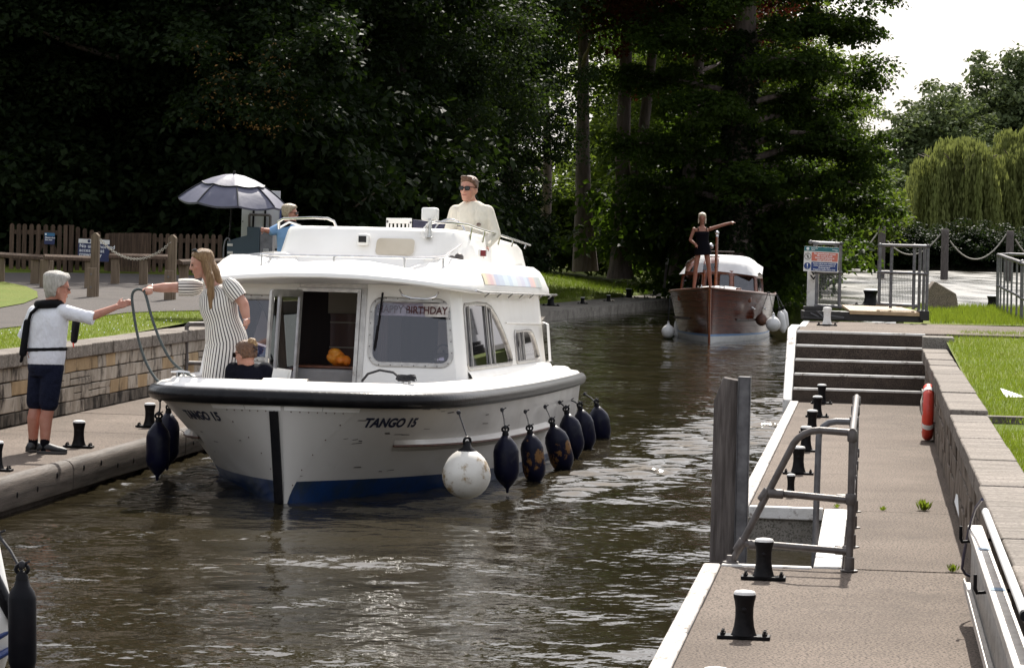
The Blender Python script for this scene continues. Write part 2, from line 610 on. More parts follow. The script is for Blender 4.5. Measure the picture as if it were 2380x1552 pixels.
M['red'] = pm('lifebuoy_red', (.62, .05, .025), (.52, .035, .02), .4, 4, .1, 20, stain=(.45, .08, .05), stscale=5)
M['teal_box'] = pm('slate_green_paint', (.020, .040, .055), (.014, .03, .042), .5, 3, .1, 30)
M['board_grey'] = pm('board_pale_grey', (.52, .52, .53), (.46, .46, .47), .6, 4)
M['umbrella'] = pm('umbrella_nylon', (.105, .105, .15), (.08, .08, .12), .55, 4, .4, 9, stretch=(1, 1, 1))
M['umbrella_trim'] = pm('umbrella_piping', (.012, .012, .018), None, .6)
M['white_plastic'] = pm('white_plastic', (.75, .74, .72), (.70, .69, .66), .4, 6)
M['navy_vinyl'] = pm('navy_vinyl', (.012, .014, .05), (.009, .01, .035), .45, 5, .3, 12)
M['lens_red'] = pm('red_lens', (.20, .01, .012), (.14, .008, .01), .2, 5)
M['dark'] = pm('dark_void', (.008, .008, .009), (.012, .011, .012), .8, 5)
M['ivy'] = None
# =================================================================== THE SETTING
rng = random.Random(7)
nr = np.random.default_rng(11)

def grassmat(name, a, b2, c):
    m, nt, bs = newmat(name)
    col = mixc(nt, noise(nt, 1.1, 6, coord='World', lo=.4, hi=.6), a, b2)
    col = mixc(nt, noise(nt, 30, 3, coord='World', lo=.5, hi=.7), col, c)
    nt.links.new(col, bs.inputs['Base Color'])
    bs.inputs['Roughness'].default_value = .9
    bs.inputs['Specular IOR Level'].default_value = .15
    bp = nd(nt, 'ShaderNodeBump', i_Strength=.9, i_Distance=.03)
    nt.links.new(noise(nt, 45, 5, lo=None, coord='World'), bp.inputs['Height'])
    nt.links.new(bp.outputs[0], bs.inputs['Normal'])
    return m
M['grass'] = grassmat('lawn_turf', (.105, .145, .015), (.15, .168, .026), (.07, .086, .013))
M['bank_grass'] = grassmat('bank_turf', (.12, .16, .022), (.15, .17, .03), (.07, .09, .015))
M['earth'] = pm('woodland_floor', (.035, .028, .018), (.02, .018, .012), .95, 1.2, .8, 9, coord='World')
M['gravel'] = pm('gravel_path', (.072, .057, .049), (.048, .038, .033), .95, 1.2, .8, 60, speck=(.035, .03, .027), sscale=40, coord='World')
M['river_bed'] = pm('river_bed', (.06, .05, .03), (.04, .035, .02), .9, .3, coord='World')

mb = MB()
mb.add([(-3000, -800, -2.6), (3000, -800, -2.6), (3000, 5000, -2.6), (-3000, 5000, -2.6)], [(0, 1, 2, 3)])
struct('ground', mb, M['river_bed'])

# ------------------------------------------------------------------ water
BO = at(655, 925, 26.6)                 # bow of the white cruiser
BO.z = WZ
BTH = R(8.0)
BPITCH = R(1.3)
def bw(v, u, w=0.0):
    """white cruiser frame to world (v to its port side, u astern, w up)"""
    return BMAT @ V((v, u, w))
BMAT = Matrix.Translation(BO) @ Euler((-BPITCH, 0, -BTH)).to_matrix().to_4x4()

def watermat(name='river_water', kb=1.0, rg=.035):
    m, nt, b = newmat(name)
    L = nt.links
    col = mixc(nt, noise(nt, .35, 3, coord='World'), (.030, .024, .013), (.020, .0165, .009))
    L.new(col, b.inputs['Base Color'])
    b.inputs['Roughness'].default_value = rg
    b.inputs['IOR'].default_value = 1.33
    n1 = noise(nt, 1.6, 3, (1.0, .8, 1), lo=None, coord='World')
    n2 = noise(nt, 7.5, 3, (1.0, .75, 1), lo=None, coord='World')
    n3 = noise(nt, 30., 2, (1, .8, 1), lo=None, coord='World')
    b1 = nd(nt, 'ShaderNodeBump', i_Strength=1.0, i_Distance=.06 * kb)
    b2 = nd(nt, 'ShaderNodeBump', i_Strength=1.0, i_Distance=.007 * kb)
    b3 = nd(nt, 'ShaderNodeBump', i_Strength=.8, i_Distance=.0012)
    L.new(n1, b1.inputs['Height'])
    L.new(n2, b2.inputs['Height'])
    L.new(n3, b3.inputs['Height'])
    L.new(b1.outputs[0], b2.inputs['Normal'])
    L.new(b2.outputs[0], b3.inputs['Normal'])
    L.new(b3.outputs[0], b.inputs['Normal'])
    if kb > 1:
        mr = nd(nt, 'ShaderNodeMapRange')
        mr.inputs['To Min'].default_value = .14
        mr.inputs['To Max'].default_value = rg
        L.new(noise(nt, 1.0, 5, (.5, .09, 1), lo=.35, hi=.62, coord='World'), mr.inputs['Value'])
        L.new(mr.outputs[0], b.inputs['Roughness'])
    return m
M['water'] = watermat()
M['water_open'] = watermat('open_river_water', 2.2, .42)

def waves(X, Y):
    z = np.zeros_like(X)
    g = np.random.default_rng(3)
    for i in range(26):
        lam = .28 * (9.0 ** g.random())
        ang = g.normal(math.pi / 2, .75)
        k = 2 * math.pi / lam
        ph = g.random() * 6.28
        z += .0014 * lam * np.sin(k * (X * math.cos(ang) + Y * math.sin(ang)) + ph + .6 * np.sin(.9 * X + .5 * Y + ph))
    # bow and side wash of the moving cruiser
    c, s = math.cos(BTH), math.sin(BTH)
    dx, dy = X - BO.x, Y - BO.y
    v = dx * c - dy * s
    u = dx * s + dy * c
    for sgn in (-1, 1):
        for j, (off, amp) in enumerate(((0, .035), (.55, .024), (1.15, .015), (1.8, .01))):
            front = sgn * v - (.25 + .38 * np.clip(u, 0, None)) - off * 1.0
            env = np.exp(-(front / .22) ** 2) * np.clip(u / 1.2 + .3, 0, 1) * np.exp(-np.clip(u, 0, None) / 14)
            z += amp * env * (1 + .35 * np.sin(5 * u + 9 * v))
    side = np.exp(-((v - 2.1 - .11 * np.clip(u, 0, 30)) / (.45 + .05 * np.clip(u, 0, 30))) ** 2) * np.clip((u - 1) / 2.5, 0, 1)
    for i in range(16):
        lam = .16 + .55 * g.random()
        ang = g.normal(math.pi / 2, .3)
        z += side * .011 * lam ** .8 * np.sin(2 * math.pi / lam * (X * math.cos(ang) + Y * math.sin(ang)) + 6.3 * g.random() + 1.2 * np.sin(1.7 * X + 6 * g.random()) + .8 * np.sin(.8 * Y + 6 * g.random()))
    left = np.exp(-((v + 2.1) / .5) ** 2) * np.clip(u / 1.5, 0, 1) * np.exp(-np.clip(u - 6, 0, None) / 3)
    z += left * .012 * (np.sin(13 * X + 9 * Y) + .8 * np.sin(19 * Y - 7 * X) + .5 * np.sin(37 * X))
    return z

def grid_patch(x0, x1, y0, y1, st, base):
    xs = np.arange(x0, x1 + st * .5, st)
    ys = np.arange(y0, y1 + st * .5, st)
    Xg, Yg = np.meshgrid(xs, ys)
    e = np.minimum.reduce([np.clip((Xg - xs[0]) / 1.5, 0, 1), np.clip((xs[-1] - Xg) / 1.5, 0, 1), np.clip((Yg - ys[0]) / 1.5, 0, 1), np.clip((ys[-1] - Yg) / 3, 0, 1)])
    Z = base + waves(Xg, Yg) * e
    vs = np.stack([Xg, Yg, Z], -1).reshape(-1, 3)
    nx, ny = len(xs), len(ys)
    idx = np.arange(nx * ny).reshape(ny, nx)
    f = np.stack([idx[:-1, :-1], idx[:-1, 1:], idx[1:, 1:], idx[1:, :-1]], -1).reshape(-1, 4)
    return vs, f
pv, pf = [], []
n0 = 0
for args in ((-6.5, 6.1, 12.0, 50.0, .07, WZ), (-7.0, 17.0, 50.07, 112.0, .26, WZ)):
    a_, b_ = grid_patch(*args)
    pv.append(a_)
    pf.append(b_ + n0)
    n0 += len(a_)
Wf = WZ - .035
pv.append(np.array([(-900, -60, Wf), (900, -60, Wf), (900, 1400, Wf), (-900, 1400, Wf)], float))
pf.append(np.array([[n0, n0 + 1, n0 + 2, n0 + 3]]))
o = link('water', arr_mesh('water', np.concatenate(pv), np.concatenate(pf), [M['water'], M['water_open']], True))
o.data.polygons[len(o.data.polygons) - 1].material_index = 1
tag(o, kind='structure')

# ------------------------------------------------------------------ right landing stage (lock frame: x = t, y = s)
LROT = (0, 0, -LA)
RE, RW = -1.08, .71
mb = MB()
mb.box(RE + .02, RW + .3, 6, 19.93, -2.4, -.09)
mb.box(-.36, RW + .3, 19.93, 24.33, -2.4, -.095)
mb.box(RE + .02, RW + .3, 24.33, 46.8, -2.4, -.09)
st_r = mb.build('landing_stage_right', M['concrete_grey'])
st_r.rotation_euler = LROT
tag(st_r, kind='structure')
def slab(parent, x0, x1, y0, y1, z0, z1, mat, name='slab', bev=.006):
    b_ = MB()
    b_.box(x0, x1, y0, y1, z0, z1)
    return b_.build(name, mat, parent, bevel=bev)
js = [6, 10.6, 14.0, 17.6, 20.0]
for a_, b_ in zip(js[:-1], js[1:]):
    slab(st_r, RE + .105, RW, a_ + .009, b_ - .009, -.09, rng.uniform(-.004, .004), M['concrete'])
slab(st_r, -.165, RW, 20.006, 24.30, -.095, .001, M['concrete'])
js = [24.31, 29.6, 35.2, 40.9]
for a_, b_ in zip(js[:-1], js[1:]):
    slab(st_r, RE + .105, RW, a_ + .009, b_ - .009, -.09, rng.uniform(-.004, .004), M['concrete'])
# painted edge
for a_, b_ in ((6, 12.2), (12.21, 16.4), (16.41, 19.93), (24.40, 29), (29.01, 34.4), (34.41, 40.35)):
    slab(st_r, RE - .015, RE + .10, a_, b_, -.30, .012, M['kerb_paint'], 'painted_edge', .012)
slab(st_r, RE + .105, -.37, 19.90, 19.99, -.24, .010, M['white_paint'], 'painted_edge', .01)
slab(st_r, RE + .105, -.37, 24.29, 24.40, -.09, .010, M['white_paint'], 'painted_edge', .01)
slab(st_r, -.36, -.17, 19.99, 24.29, -.20, .012, M['white_paint'], 'painted_edge', .01)

# weathered piles in the mouth of the ladder recess
def pile(label, px, py_top, D, w, mat, name, tops):
    p = at(px, py_top, D)
    b_ = MB()
    h = p.z + 2.4
    if tops == 'timber':
        b_.loft([[V((sx * w / 2 * k + dxx, sy * w / 2 * k, z)) for sx, sy in ((-1, -1), (1, -1), (1, 1), (-1, 1))] for z, k, dxx in ((-2.4, 1.12, 0), (p.z - .55, 1.06, .0), (p.z - .16, .98, 0))], False)
        b_.add([V((sx * w / 2 * k, sy * w / 2 * k, z)) for sx, sy, z, k in ((-1, -1, p.z - .16, .98), (1, -1, p.z - .01, .6), (1, 1, p.z - .01, .6), (-1, 1, p.z - .16, .98))], [(0, 1, 2, 3)])
        b_ = MB()
        prof = [(-w * .56, -2.4), (w * .56, -2.4), (w * .5, p.z - .02), (-w * .12, p.z), (-w * .48, p.z - .17)]
        b_.prism([V((x, -w / 2, z)) for x, z in prof], (0, w, 0))
    else:
        b_.box(-w / 2, w / 2, -w * .35, w * .35, -2.4, p.z)
        b_.box(-w / 2 - .006, -w / 2, -w * .55, w * .55, -2.4, p.z)
        b_.box(w / 2, w / 2 + .006, -w * .55, w * .55, -2.4, p.z)
    o = b_.build(name, mat, None, bevel=.008)
    o.location = (p.x, p.y, 0)
    o.rotation_euler = LROT
    tag(o, label, 'pile')
    recenter_keep(o)
    return o
def recenter_keep(o):
    z0 = min(v.co.z for v in o.data.vertices)
    for v in o.data.vertices:
        v.co.z -= z0
    o.location.z += z0
pile('weathered grey timber pile with chamfered top beside the ladder recess', 1689, 876, 21.6, .175, M['timber_grey'], 'timber_pile', 'timber')
pile('galvanised steel post standing right beside the grey timber pile', 1731, 875, 21.5, .082, M['galv'], 'steel_pile', 'steel')

# ------------------------------------------------------------------ steps
ST0, RISE, TREAD = 40.42, UP / 5, .33
st = thing('stone_steps', 'five dark concrete steps with white painted edges up from the landing stage', 'steps', lk(ST0, -.2, 0), LROT)
for i in range(5):
    b_ = MB()
    b_.box(-.86, .92, i * TREAD, 5 * TREAD + .3, i * RISE if i else -.3, (i + 1) * RISE - .004)
    p_ = b_.build('step', M['dark_concrete'], st, bevel=.006)
    n_ = MB()
    n_.box(-.86, .925, i * TREAD - .012, i * TREAD + .075, (i + 1) * RISE - .030, (i + 1) * RISE + .004)
    n_.build('painted_nosing', M['white_paint'], p_, bevel=.01)
b_ = MB()
b_.prism([V((-.995, -.12, -.3)), V((-.995, -.12, .02)), V((-.995, 1.45, UP + .03)), V((-.995, 3.2, UP + .03)), V((-.995, 3.2, -.3))], (.125, 0, 0))
b_.build('painted_stringer', M['white_paint'], st, bevel=.012)

# ------------------------------------------------------------------ right retaining wall with coping
wr = thing('retaining_wall', 'brown stone retaining wall with pale coping along the right landing stage', 'wall', lk(15, RW, 0), LROT)
b_ = MB()
b_.box(.02, .34, -9, 25.4, -.3, .60)
b_.build('wall_core', M['mortar'], wr)
rs = random.Random(5)
zc = [-.02, .20, .41, .60]
for k in range(3):
    y = 0.3 + rs.uniform(-.4, 0)
    while y < 25.3:
        L = rs.uniform(.38, .95) + (y > 16) * .4
        b_ = MB()
        e = .008
        z0, z1 = zc[k] + e, zc[k + 1] - e
        j = [rs.uniform(-.008, .008) for _ in range(4)]
        b_.prism([V((rs.uniform(-.018, .004), y + e, z0 + j[0])), V((rs.uniform(-.018, .004), min(y + L, 25.38) - e, z0 + j[1])), V((rs.uniform(-.018, .004), min(y + L, 25.38) - e, z1 + j[2])), V((rs.uniform(-.018, .004), y + e, z1 + j[3]))], (.1, 0, 0))
        b_.build('stone', M['stone_side'], wr, bevel=.008)
        y += L
y = -8.8
while y < 25.3:
    L = rs.uniform(.85, 1.35)
    zt = .73 if y < 10.7 else .775
    y1 = y + L
    if y < 10.7 < y1:
        y1 = 10.7
    y1 = min(y1, 25.35)
    b_ = MB()
    jz = rs.uniform(-.006, .006)
    b_.box(-.045 + rs.uniform(-.008, .008), .285, y + .005, y1 - .005, .60, zt + jz)
    b_.build('coping_slab', M['coping'], wr, bevel=.012)
    y = y1
b_ = MB()
b_.box(-.04, .38, 25.37, 26.0, .60, UP + .005)
b_.build('end_block', M['concrete_grey'], wr, bevel=.015)

# upper lock side on the right: concrete walk, lawns
mb = MB()
P_ = lambda s, t, z: lk(s, t, z)
def quad_sheet(mb, s0, s1, t0, t1, zf, ns=2, nt_=2, mi=0):
    mb.sheet([[P_(s0 + (s1 - s0) * i / ns, t0 + (t1 - t0) * j / nt_, zf(s0 + (s1 - s0) * i / ns, t0 + (t1 - t0) * j / nt_)) for j in range(nt_ + 1)] for i in range(ns + 1)], mi)
mb = MB()
mb.box(RE + .03, 30, 42.05, 46.9, -2.4, UP)
mb.box(RE + .03, .99, 41.9, 42.06, -.2, UP - .004)
lsr = mb.build('lock_side_right', M['concrete'], None)
lsr.rotation_euler = LROT
tag(lsr, kind='structure')
slab(lsr, RE - .015, RE + .09, 43.75, 46.7, -.3, UP + .008, M['white_paint'], 'painted_edge', .012)
mb = MB()
quad_sheet(mb, 4, 41.9, .985, 1.6, lambda s, t: .64 + .012 * max(0, s - 26) + (.0 if s < 25.4 else .05), 24, 3)
quad_sheet(mb, 4, 41.9, 1.6, 40, lambda s, t: .645 + .012 * max(0, s - 26) + (.0 if s < 25.4 else .05), 24, 8)
quad_sheet(mb, 41.9, 43.6, 1.2, 40, lambda s, t: .885 + (s - 41.9) * .022 + (.0), 3, 8)
struct('lawn_right', mb, M['grass'], 60)
# kerb across the lawn
b_ = MB()
b_.box(-.045, 6.5, -.07, .07, -.12, .035)
kb = b_.build('lawn_kerb', M['coping'], None, bevel=.01)
kb.location = lk(25.62, RW + .31, .70)
kb.rotation_euler = LROT
tag(kb, 'low stone kerb crossing the right lawn from the wall coping', 'kerb')
# grass spit before the river
mb = MB()
mb.sheet([[P_(s, t, z) for t, z in ((.45, -.6), (.5, UP - .06), (.9, UP + .0), (3, UP + .02), (30, UP + .02))] for s in (46.9, 50, 55, 59.4, 59.9)])
mb.sheet([[P_(s, t, z) for t in (.45, 3, 30)] for s, z in ((59.9, UP + .0), (60.2, -.6))])
struct('grass_spit', mb, M['grass'], 60)

# ------------------------------------------------------------------ left landing stage
LE, LW = -7.24, -9.10
mb = MB()
mb.box(LW - .4, LE - .09, 12, 42, -2.4, -.09)
st_l = mb.build('landing_stage_left', M['dark_concrete'])
st_l.rotation_euler = LROT
tag(st_l, kind='structure')
js = [12, 18.5, 24.4, 27.35, 30.3, 33.3, 37.2, 42]
for a_, b_ in zip(js[:-1], js[1:]):
    slab(st_l, LW, LE - .13, a_ + .009, b_ - .009, -.09, rng.uniform(-.004, .004), M['concrete'])
js = [12, 16.6, 21.2, 26.45, 30.9, 35.4, 42]
for k, (a_, b_) in enumerate(zip(js[:-1], js[1:])):
    bm_ = MB()
    prof = [(-.125, -.26), (-.012, -.26), (.0, -.235), (.0, -.07), (-.012, -.03), (-.045, .004), (-.08, .014), (-.125, .012)]
    bm_.prism([V((LE + x, a_ + .012, z)) for x, z in prof], (0, b_ - a_ - .024, 0))
    fo = bm_.build('fascia_beam', M['fascia'], st_l, bevel=.006)
    bm_ = MB()
    y = a_ + .35
    while y < b_ - .2:
        zz = -.12 + (.04 if (int(y * 7) % 2) else -.03)
        bm_.lathe([(.016, -.004), (.016, .004), (.009, .009)], 8, Matrix.Translation((LE, y, zz)) @ Matrix.Rotation(R(90), 4, 'Y') @ Matrix.Scale(1.7, 4, (1, 0, 0)))
        y += .62
    bm_.build('bolt', M['iron'], fo)
# ladder-free dark wall foot is the stage body itself

# ------------------------------------------------------------------ left stone wall
wl = thing('stone_wall', 'low wall of weathered cream and buff stone blocks with flat grey coping behind the left landing stage', 'wall', lk(30, LW, 0), LROT)
b_ = MB()
b_.box(-.35, -.03, -16, 14.0, -.2, .63)
b_.build('wall_core', M['mortar'], wl)
rs = random.Random(21)
zc = [0., .145, .315, .475, .635]
for k in range(4):
    y = -1.6 + rs.uniform(-.2, .2)
    while y < 13.9:
        tall = (k < 3 and rs.random() < .0)
        L = rs.choice((.30, .38, .46, .55, .66, .8)) * rs.uniform(.9, 1.1)
        y1 = min(y + L, 13.95)
        e = .006
        z0, z1 = zc[k] + e, zc[k + 1] - e
        r_ = rs.random()
        if k == 0:
            mt = M['stone_dark'] if r_ < .6 else M['stone_light']
        elif k == 1:
            mt = M['stone_dark'] if r_ < .12 else (M['stone_buff'] if r_ < .25 else M['stone_light'])
        else:
            mt = M['stone_dark'] if r_ < .03 else (M['stone_buff'] if r_ < .27 else M['stone_light'])
        b_ = MB()
        px_ = rs.uniform(-.004, .014)
        split = k in (1, 2) and rs.random() < .25
        parts = [(z0, z1)] if not split else [(z0, (z0 + z1) / 2 - .005), ((z0 + z1) / 2 + .005, z1)]
        for (za, zb) in parts:
            b_ = MB()
            j = [rs.uniform(-.006, .006) for _ in range(4)]
            b_.prism([V((rs.uniform(-.004, .012), y + e, za + j[0])), V((rs.uniform(-.004, .012), y1 - e, za + j[1])), V((rs.uniform(-.004, .012), y1 - e, zb + j[2])), V((rs.uniform(-.004, .012), y + e, zb + j[3]))], (-.08, 0, 0))
            b_.build('stone', mt, wl, bevel=.007)
        y = y1
y = -15.9
while y < 13.9:
    L = rs.uniform(.75, 1.15)
    b_ = MB()
    b_.box(-.36, .05 + rs.uniform(-.008, .008), y + .005, min(y + L, 14) - .005, .635, .79 + rs.uniform(-.005, .005))
    b_.build('coping_slab', M['coping'], wl, bevel=.014)
    y += L

# ------------------------------------------------------------------ left bank
def hL(x, y):
    return .775 + .0165 * min(max(y - 37, 0), 30)
mb = MB()
rows = []
for s in list(range(4, 38, 4)) + list(range(38, 74, 2)):
    row = []
    for t in (LW - .37, LW - 1.2, LW - 2.5, -14, -17, -22, -30, -45, -80):
        p = lk(s, t)
        row.append(V((p.x, p.y, hL(p.x, p.y) - (.0 if t < LW - .4 else .01))))
    rows.append(row)
mb.sheet(rows)
struct('lawn_left', mb, M['grass'], 60)
# upper lock side left of the chamber, beyond the landing stage
mb = MB()
mb.box(LW - .6, LE, 44.0, 63, -2.4, UP)
mb.box(LW - .6, LE, 42.0, 44.0, -2.4, .5)
lsl = mb.build('lock_side_left', M['concrete'], None)
lsl.rotation_euler = LROT
tag(lsl, kind='structure')

def on_left(px, py):
    D = 45.0
    for _ in range(30):
        p = at(px, py, D)
        z = hL(p.x, p.y)
        rx, rz = der(px, py)
        D = .5 * D + .5 * (z - HC) / rz
    p = at(px, py, D)
    return V((p.x, p.y, hL(p.x, p.y)))
lo_ = [(-260, 800), (-100, 778), (0, 765), (75, 757), (150, 748), (220, 738), (294, 728), (380, 725), (471, 723), (560, 721)]
hi_ = [(-260, 640), (-100, 637), (0, 635), (75, 635), (150, 635), (220, 636), (294, 637), (380, 639), (471, 642), (560, 646)]
mb = MB()
rows = []
for a_, b_ in zip(lo_, hi_):
    A, B = on_left(*a_), on_left(*b_)
    row = []
    for i in range(9):
        p = A.lerp(B, i / 8)
        row.append(V((p.x, p.y, hL(p.x, p.y) + .012)))
    rows.append(row)
mb.sheet(rows)
struct('path', mb, M['gravel'], 60)
mb = MB()
pts = [on_left(*q) for q in ((-120, 742), (0, 718), (55, 708), (88, 694), (86, 680), (60, 668), (0, 656), (-120, 648))]
mb.add([V((p.x, p.y, hL(p.x, p.y) + .024)) for p in pts], [tuple(range(len(pts)))])
struct('lawn_wedge', mb, M['bank_grass'], 60)

# far left bank: quay, grass slope, wood floor
edge = [(.37, 62.4), (1.14, 85.07), (3.97, 97.3), (7.0, 110), (9.8, 126), (13.0, 150), (17.0, 185), (22.5, 224), (28.2, 266), (30, 280)]
zq = [-.02, -.04, -.04, -.02, .02, .05, .05, .05, .05, .05]
mb = MB()
quay, slope = [], []
for i, ((x, y), z) in enumerate(zip(edge, zq)):
    a_ = V(edge[max(0, i - 1)])
    b_ = V(edge[min(len(edge) - 1, i + 1)])
    d = (b_ - a_).normalized()
    n = V((-d.y, d.x))
    def pt(o_, zz):
        return V((x + n.x * o_, y + n.y * o_, zz))
    quay.append([pt(-.02, -2.4), pt(0, z), pt(.35, z + .005), pt(2.0, z + .01)])
    slope.append([pt(1.98, z - .05), pt(2.1, z + .10), pt(4.5, .28), pt(8, .72), pt(13, 1.0), pt(30, 1.25), pt(140, 1.4)])
mb.sheet(quay[:5])
struct('quay_left', mb, M['concrete_grey'])
mb = MB()
mb.sheet(slope)
mb.sheet([[r[0] + V((0, 0, -.02)), r[1]] for r in quay[4:]])
struct('bank_left', mb, M['bank_grass'], 60)

# far bank of the river
mb = MB()
mb.sheet([[V((x, y, z)) for x in range(-60, 420, 40)] for y, z in ((273, -.6), (273.6, .3), (277, .7), (300, 1.2), (2500, 2.0))])
struct('far_bank', mb, M['earth'], 60)

# ------------------------------------------------------------------ real grass blades on the lawns
def blades(n, sampler, h0, h1, w, seed):
    g = np.random.default_rng(seed)
    P3 = sampler(g, n)
    n = len(P3)
    a = g.random(n) * 6.283
    h = h0 + (h1 - h0) * g.random(n)
    lean = g.normal(0, .35, (n, 2)) * h[:, None]
    dx, dy = np.cos(a) * w / 2, np.sin(a) * w / 2
    v = np.empty((n, 3, 3))
    v[:, 0] = P3 + np.stack([dx, dy, np.zeros(n)], 1)
    v[:, 1] = P3 - np.stack([dx, dy, np.zeros(n)], 1)
    v[:, 2] = P3 + np.concatenate([lean, h[:, None]], 1)
    return v.reshape(-1, 3), np.arange(3 * n).reshape(-1, 3), g.random(n)
M['blade'] = leafmat('grass_blade', (.095, .148, .015), (.20, .208, .035), (.23, .31, .025), .42)
M['blade_dry'] = leafmat('bank_grass_blade', (.07, .12, .014), (.13, .14, .03), (.17, .24, .02), .45)
def s_right(g, n):
    s = 15.5 + 28 * g.random(n) ** 1.15
    t = 1.0 + g.random(n) * np.clip(.10 * s - .1, .6, 6)
    z = np.where(s < 41.9, .64 + .012 * np.clip(s - 26, 0, None) + np.where(s < 25.4, 0, .05), .885 + (s - 41.9) * .022)
    ok = ~((s > 41.9) & ((t < 1.25) | (s > 43.55))) & ~(np.abs(s - 25.62) < .09)
    return np.stack([s * LS + t * LC, s * LC - t * LS, z], 1)[ok]
v_, f_, a_ = blades(75000, s_right, .025, .075, .007, 1)
tag(link('grass', arr_mesh('grass', v_, f_, M['blade'], False, a_)), 'bright green short lawn grass right of the wall coping', 'grass', kind='stuff')
def s_spit(g, n):
    s = 46.95 + 12.8 * g.random(n)
    t = .9 + 4.5 * g.random(n)
    return np.stack([s * LS + t * LC, s * LC - t * LS, np.full(n, UP + .01)], 1)
v_, f_, a_ = blades(22000, s_spit, .04, .13, .012, 2)
tag(link('grass', arr_mesh('grass', v_, f_, M['blade'], False, a_)), 'rougher green grass on the spit in front of the bright river', 'grass', kind='stuff')
def s_left(g, n):
    X = -9.5 + 6.5 * g.random(n)
    Y = 31 + 16 * g.random(n)
    t = X * LC - Y * LS
    s = X * LS + Y * LC
    lowx = [on_left(*q) for q in lo_]
    yb = np.interp(X, [p.x for p in lowx], [p.y for p in lowx])
    ok = (t < LW - .38) & (Y < yb - .02) & (s < 44)
    z = .775 + .0165 * np.clip(Y - 37, 0, 30)
    return np.stack([X, Y, z], 1)[ok]
v_, f_, a_ = blades(60000, s_left, .015, .045, .008, 3)
tag(link('grass', arr_mesh('grass', v_, f_, M['blade'], False, a_)), 'short sunlit lawn grass behind the left stone wall', 'grass', kind='stuff')
def s_bank(g, n):
    k = g.random(n)
    i = np.clip((k * 3.4).astype(int), 0, 3)
    e = np.array(edge)
    f = k * 3.4 - i
    p = e[i] * (1 - f[:, None]) + e[i + 1] * f[:, None]
    d = e[i + 1] - e[i]
    d /= np.linalg.norm(d, axis=1)[:, None]
    nn = np.stack([-d[:, 1], d[:, 0]], 1)
    o_ = 2.1 + 12 * g.random(n)
    q = p + nn * o_[:, None]
    z = np.interp(o_, [2.1, 4.5, 8, 13, 30], [.06, .28, .72, 1.0, 1.25])
    return np.concatenate([q, z[:, None]], 1)
v_, f_, a_ = blades(45000, s_bank, .06, .20, .02, 4)
tag(link('grass', arr_mesh('grass', v_, f_, M['blade_dry'], False, a_)), 'dappled rough grass on the bank below the tree trunks', 'grass', kind='stuff')
# daisies on the left lawn
g_ = np.random.default_rng(5)
Pd = s_left(g_, 2600)[:80]
cs = []
fs = []
for i, p in enumerate(Pd):
    r_ = .006
    zz = .035
    k = len(cs)
    cs += [(p[0] - r_, p[1] - r_, p[2] + zz), (p[0] + r_, p[1] - r_, p[2] + zz), (p[0] + r_, p[1] + r_, p[2] + zz + .012), (p[0] - r_, p[1] + r_, p[2] + zz + .012)]
    fs.append((k, k + 1, k + 2, k + 3))
tag(link('daisies', arr_mesh('daisies', np.array(cs), np.array(fs), M['white_flat'])), 'tiny white daisies scattered over the left lawn', 'flowers', kind='stuff')
# weeds in the joints of the landing stage
def weed(px, py, n, h, label, seed):
    c = gnd(px, py, 0.0)
    g = np.random.default_rng(seed)
    vs, fs_ = [], []
    for i in range(n):
        a = g.random() * 6.28
        r0 = g.random() * h * .9
        p0 = np.array([c.x + math.cos(a) * r0 * .5, c.y + math.sin(a) * r0 * .5, 0.0])
        tip = p0 + np.array([math.cos(a) * h * .6 * g.random(), math.sin(a) * h * .6 * g.random(), h * (.4 + .6 * g.random())])
        w_ = h * .22
        s_ = np.array([-math.sin(a) * w_ / 2, math.cos(a) * w_ / 2, 0])
        mid = (p0 * .4 + tip * .6)
        k = len(vs)
        vs += [p0, mid - s_, tip, mid + s_]
        fs_.append((k, k + 1, k + 2, k + 3))
    me = arr_mesh('weed', np.array(vs) , np.array(fs_), M['blade'], False, g.random(len(fs_)))
    o = link('weed', me)
    recenter(o)
    tag(o, label, 'weed', 'weeds in the landing stage joints')
weed(2147, 1186, 60, .10, 'largest bright green weed tuft in a joint of the right landing stage', 1)
weed(2052, 1186, 26, .05, 'small weed tuft left of the largest one in the same joint', 2)
weed(1945, 1180, 24, .045, 'thin weed beside the white edge of the ladder recess', 3)
weed(2215, 1328, 36, .06, 'low yellowish weed tuft near the hanging ladder', 4)
# =================================================================== TREES
M['bark'] = pm('bark', (.20, .15, .135), (.10, .075, .067), .9, 3, .9, 14, stretch=(3, 3, .5), bstretch=(4, 4, .6), stain=(.10, .085, .075), stscale=3, stlo=.58, sthi=.72)
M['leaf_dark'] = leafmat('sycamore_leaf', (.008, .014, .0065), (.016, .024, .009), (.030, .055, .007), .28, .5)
M['leaf_mid'] = leafmat('sycamore_leaf_lit', (.016, .030, .007), (.034, .052, .011), (.10, .17, .015), .40, .5)  # brighter copy of the sycamore leaf, sunlight put into its colour
M['leaf_ivy'] = leafmat('ivy_leaf', (.012, .020, .008), (.022, .034, .012), (.03, .05, .008), .2, .4)
M['leaf_far'] = leafmat('far_leaf', (.075, .10, .045), (.11, .135, .06), (.13, .17, .05), .35, .6)  # greyer and paler leaf, distance haze put into its colour
M['leaf_green'] = leafmat('bright_leaf', (.045, .07, .014), (.075, .10, .02), (.17, .24, .025), .42, .55)  # fresh green leaf, colour raised so foliage behind the trunks looks sunlit
M['leaf_willow'] = leafmat('willow_leaf', (.13, .155, .05), (.22, .235, .08), (.25, .28, .07), .38, .6)
M['leaf_seed'] = leafmat('seed_cluster', (.16, .085, .03), (.22, .13, .05), (.26, .15, .05), .3, .6)
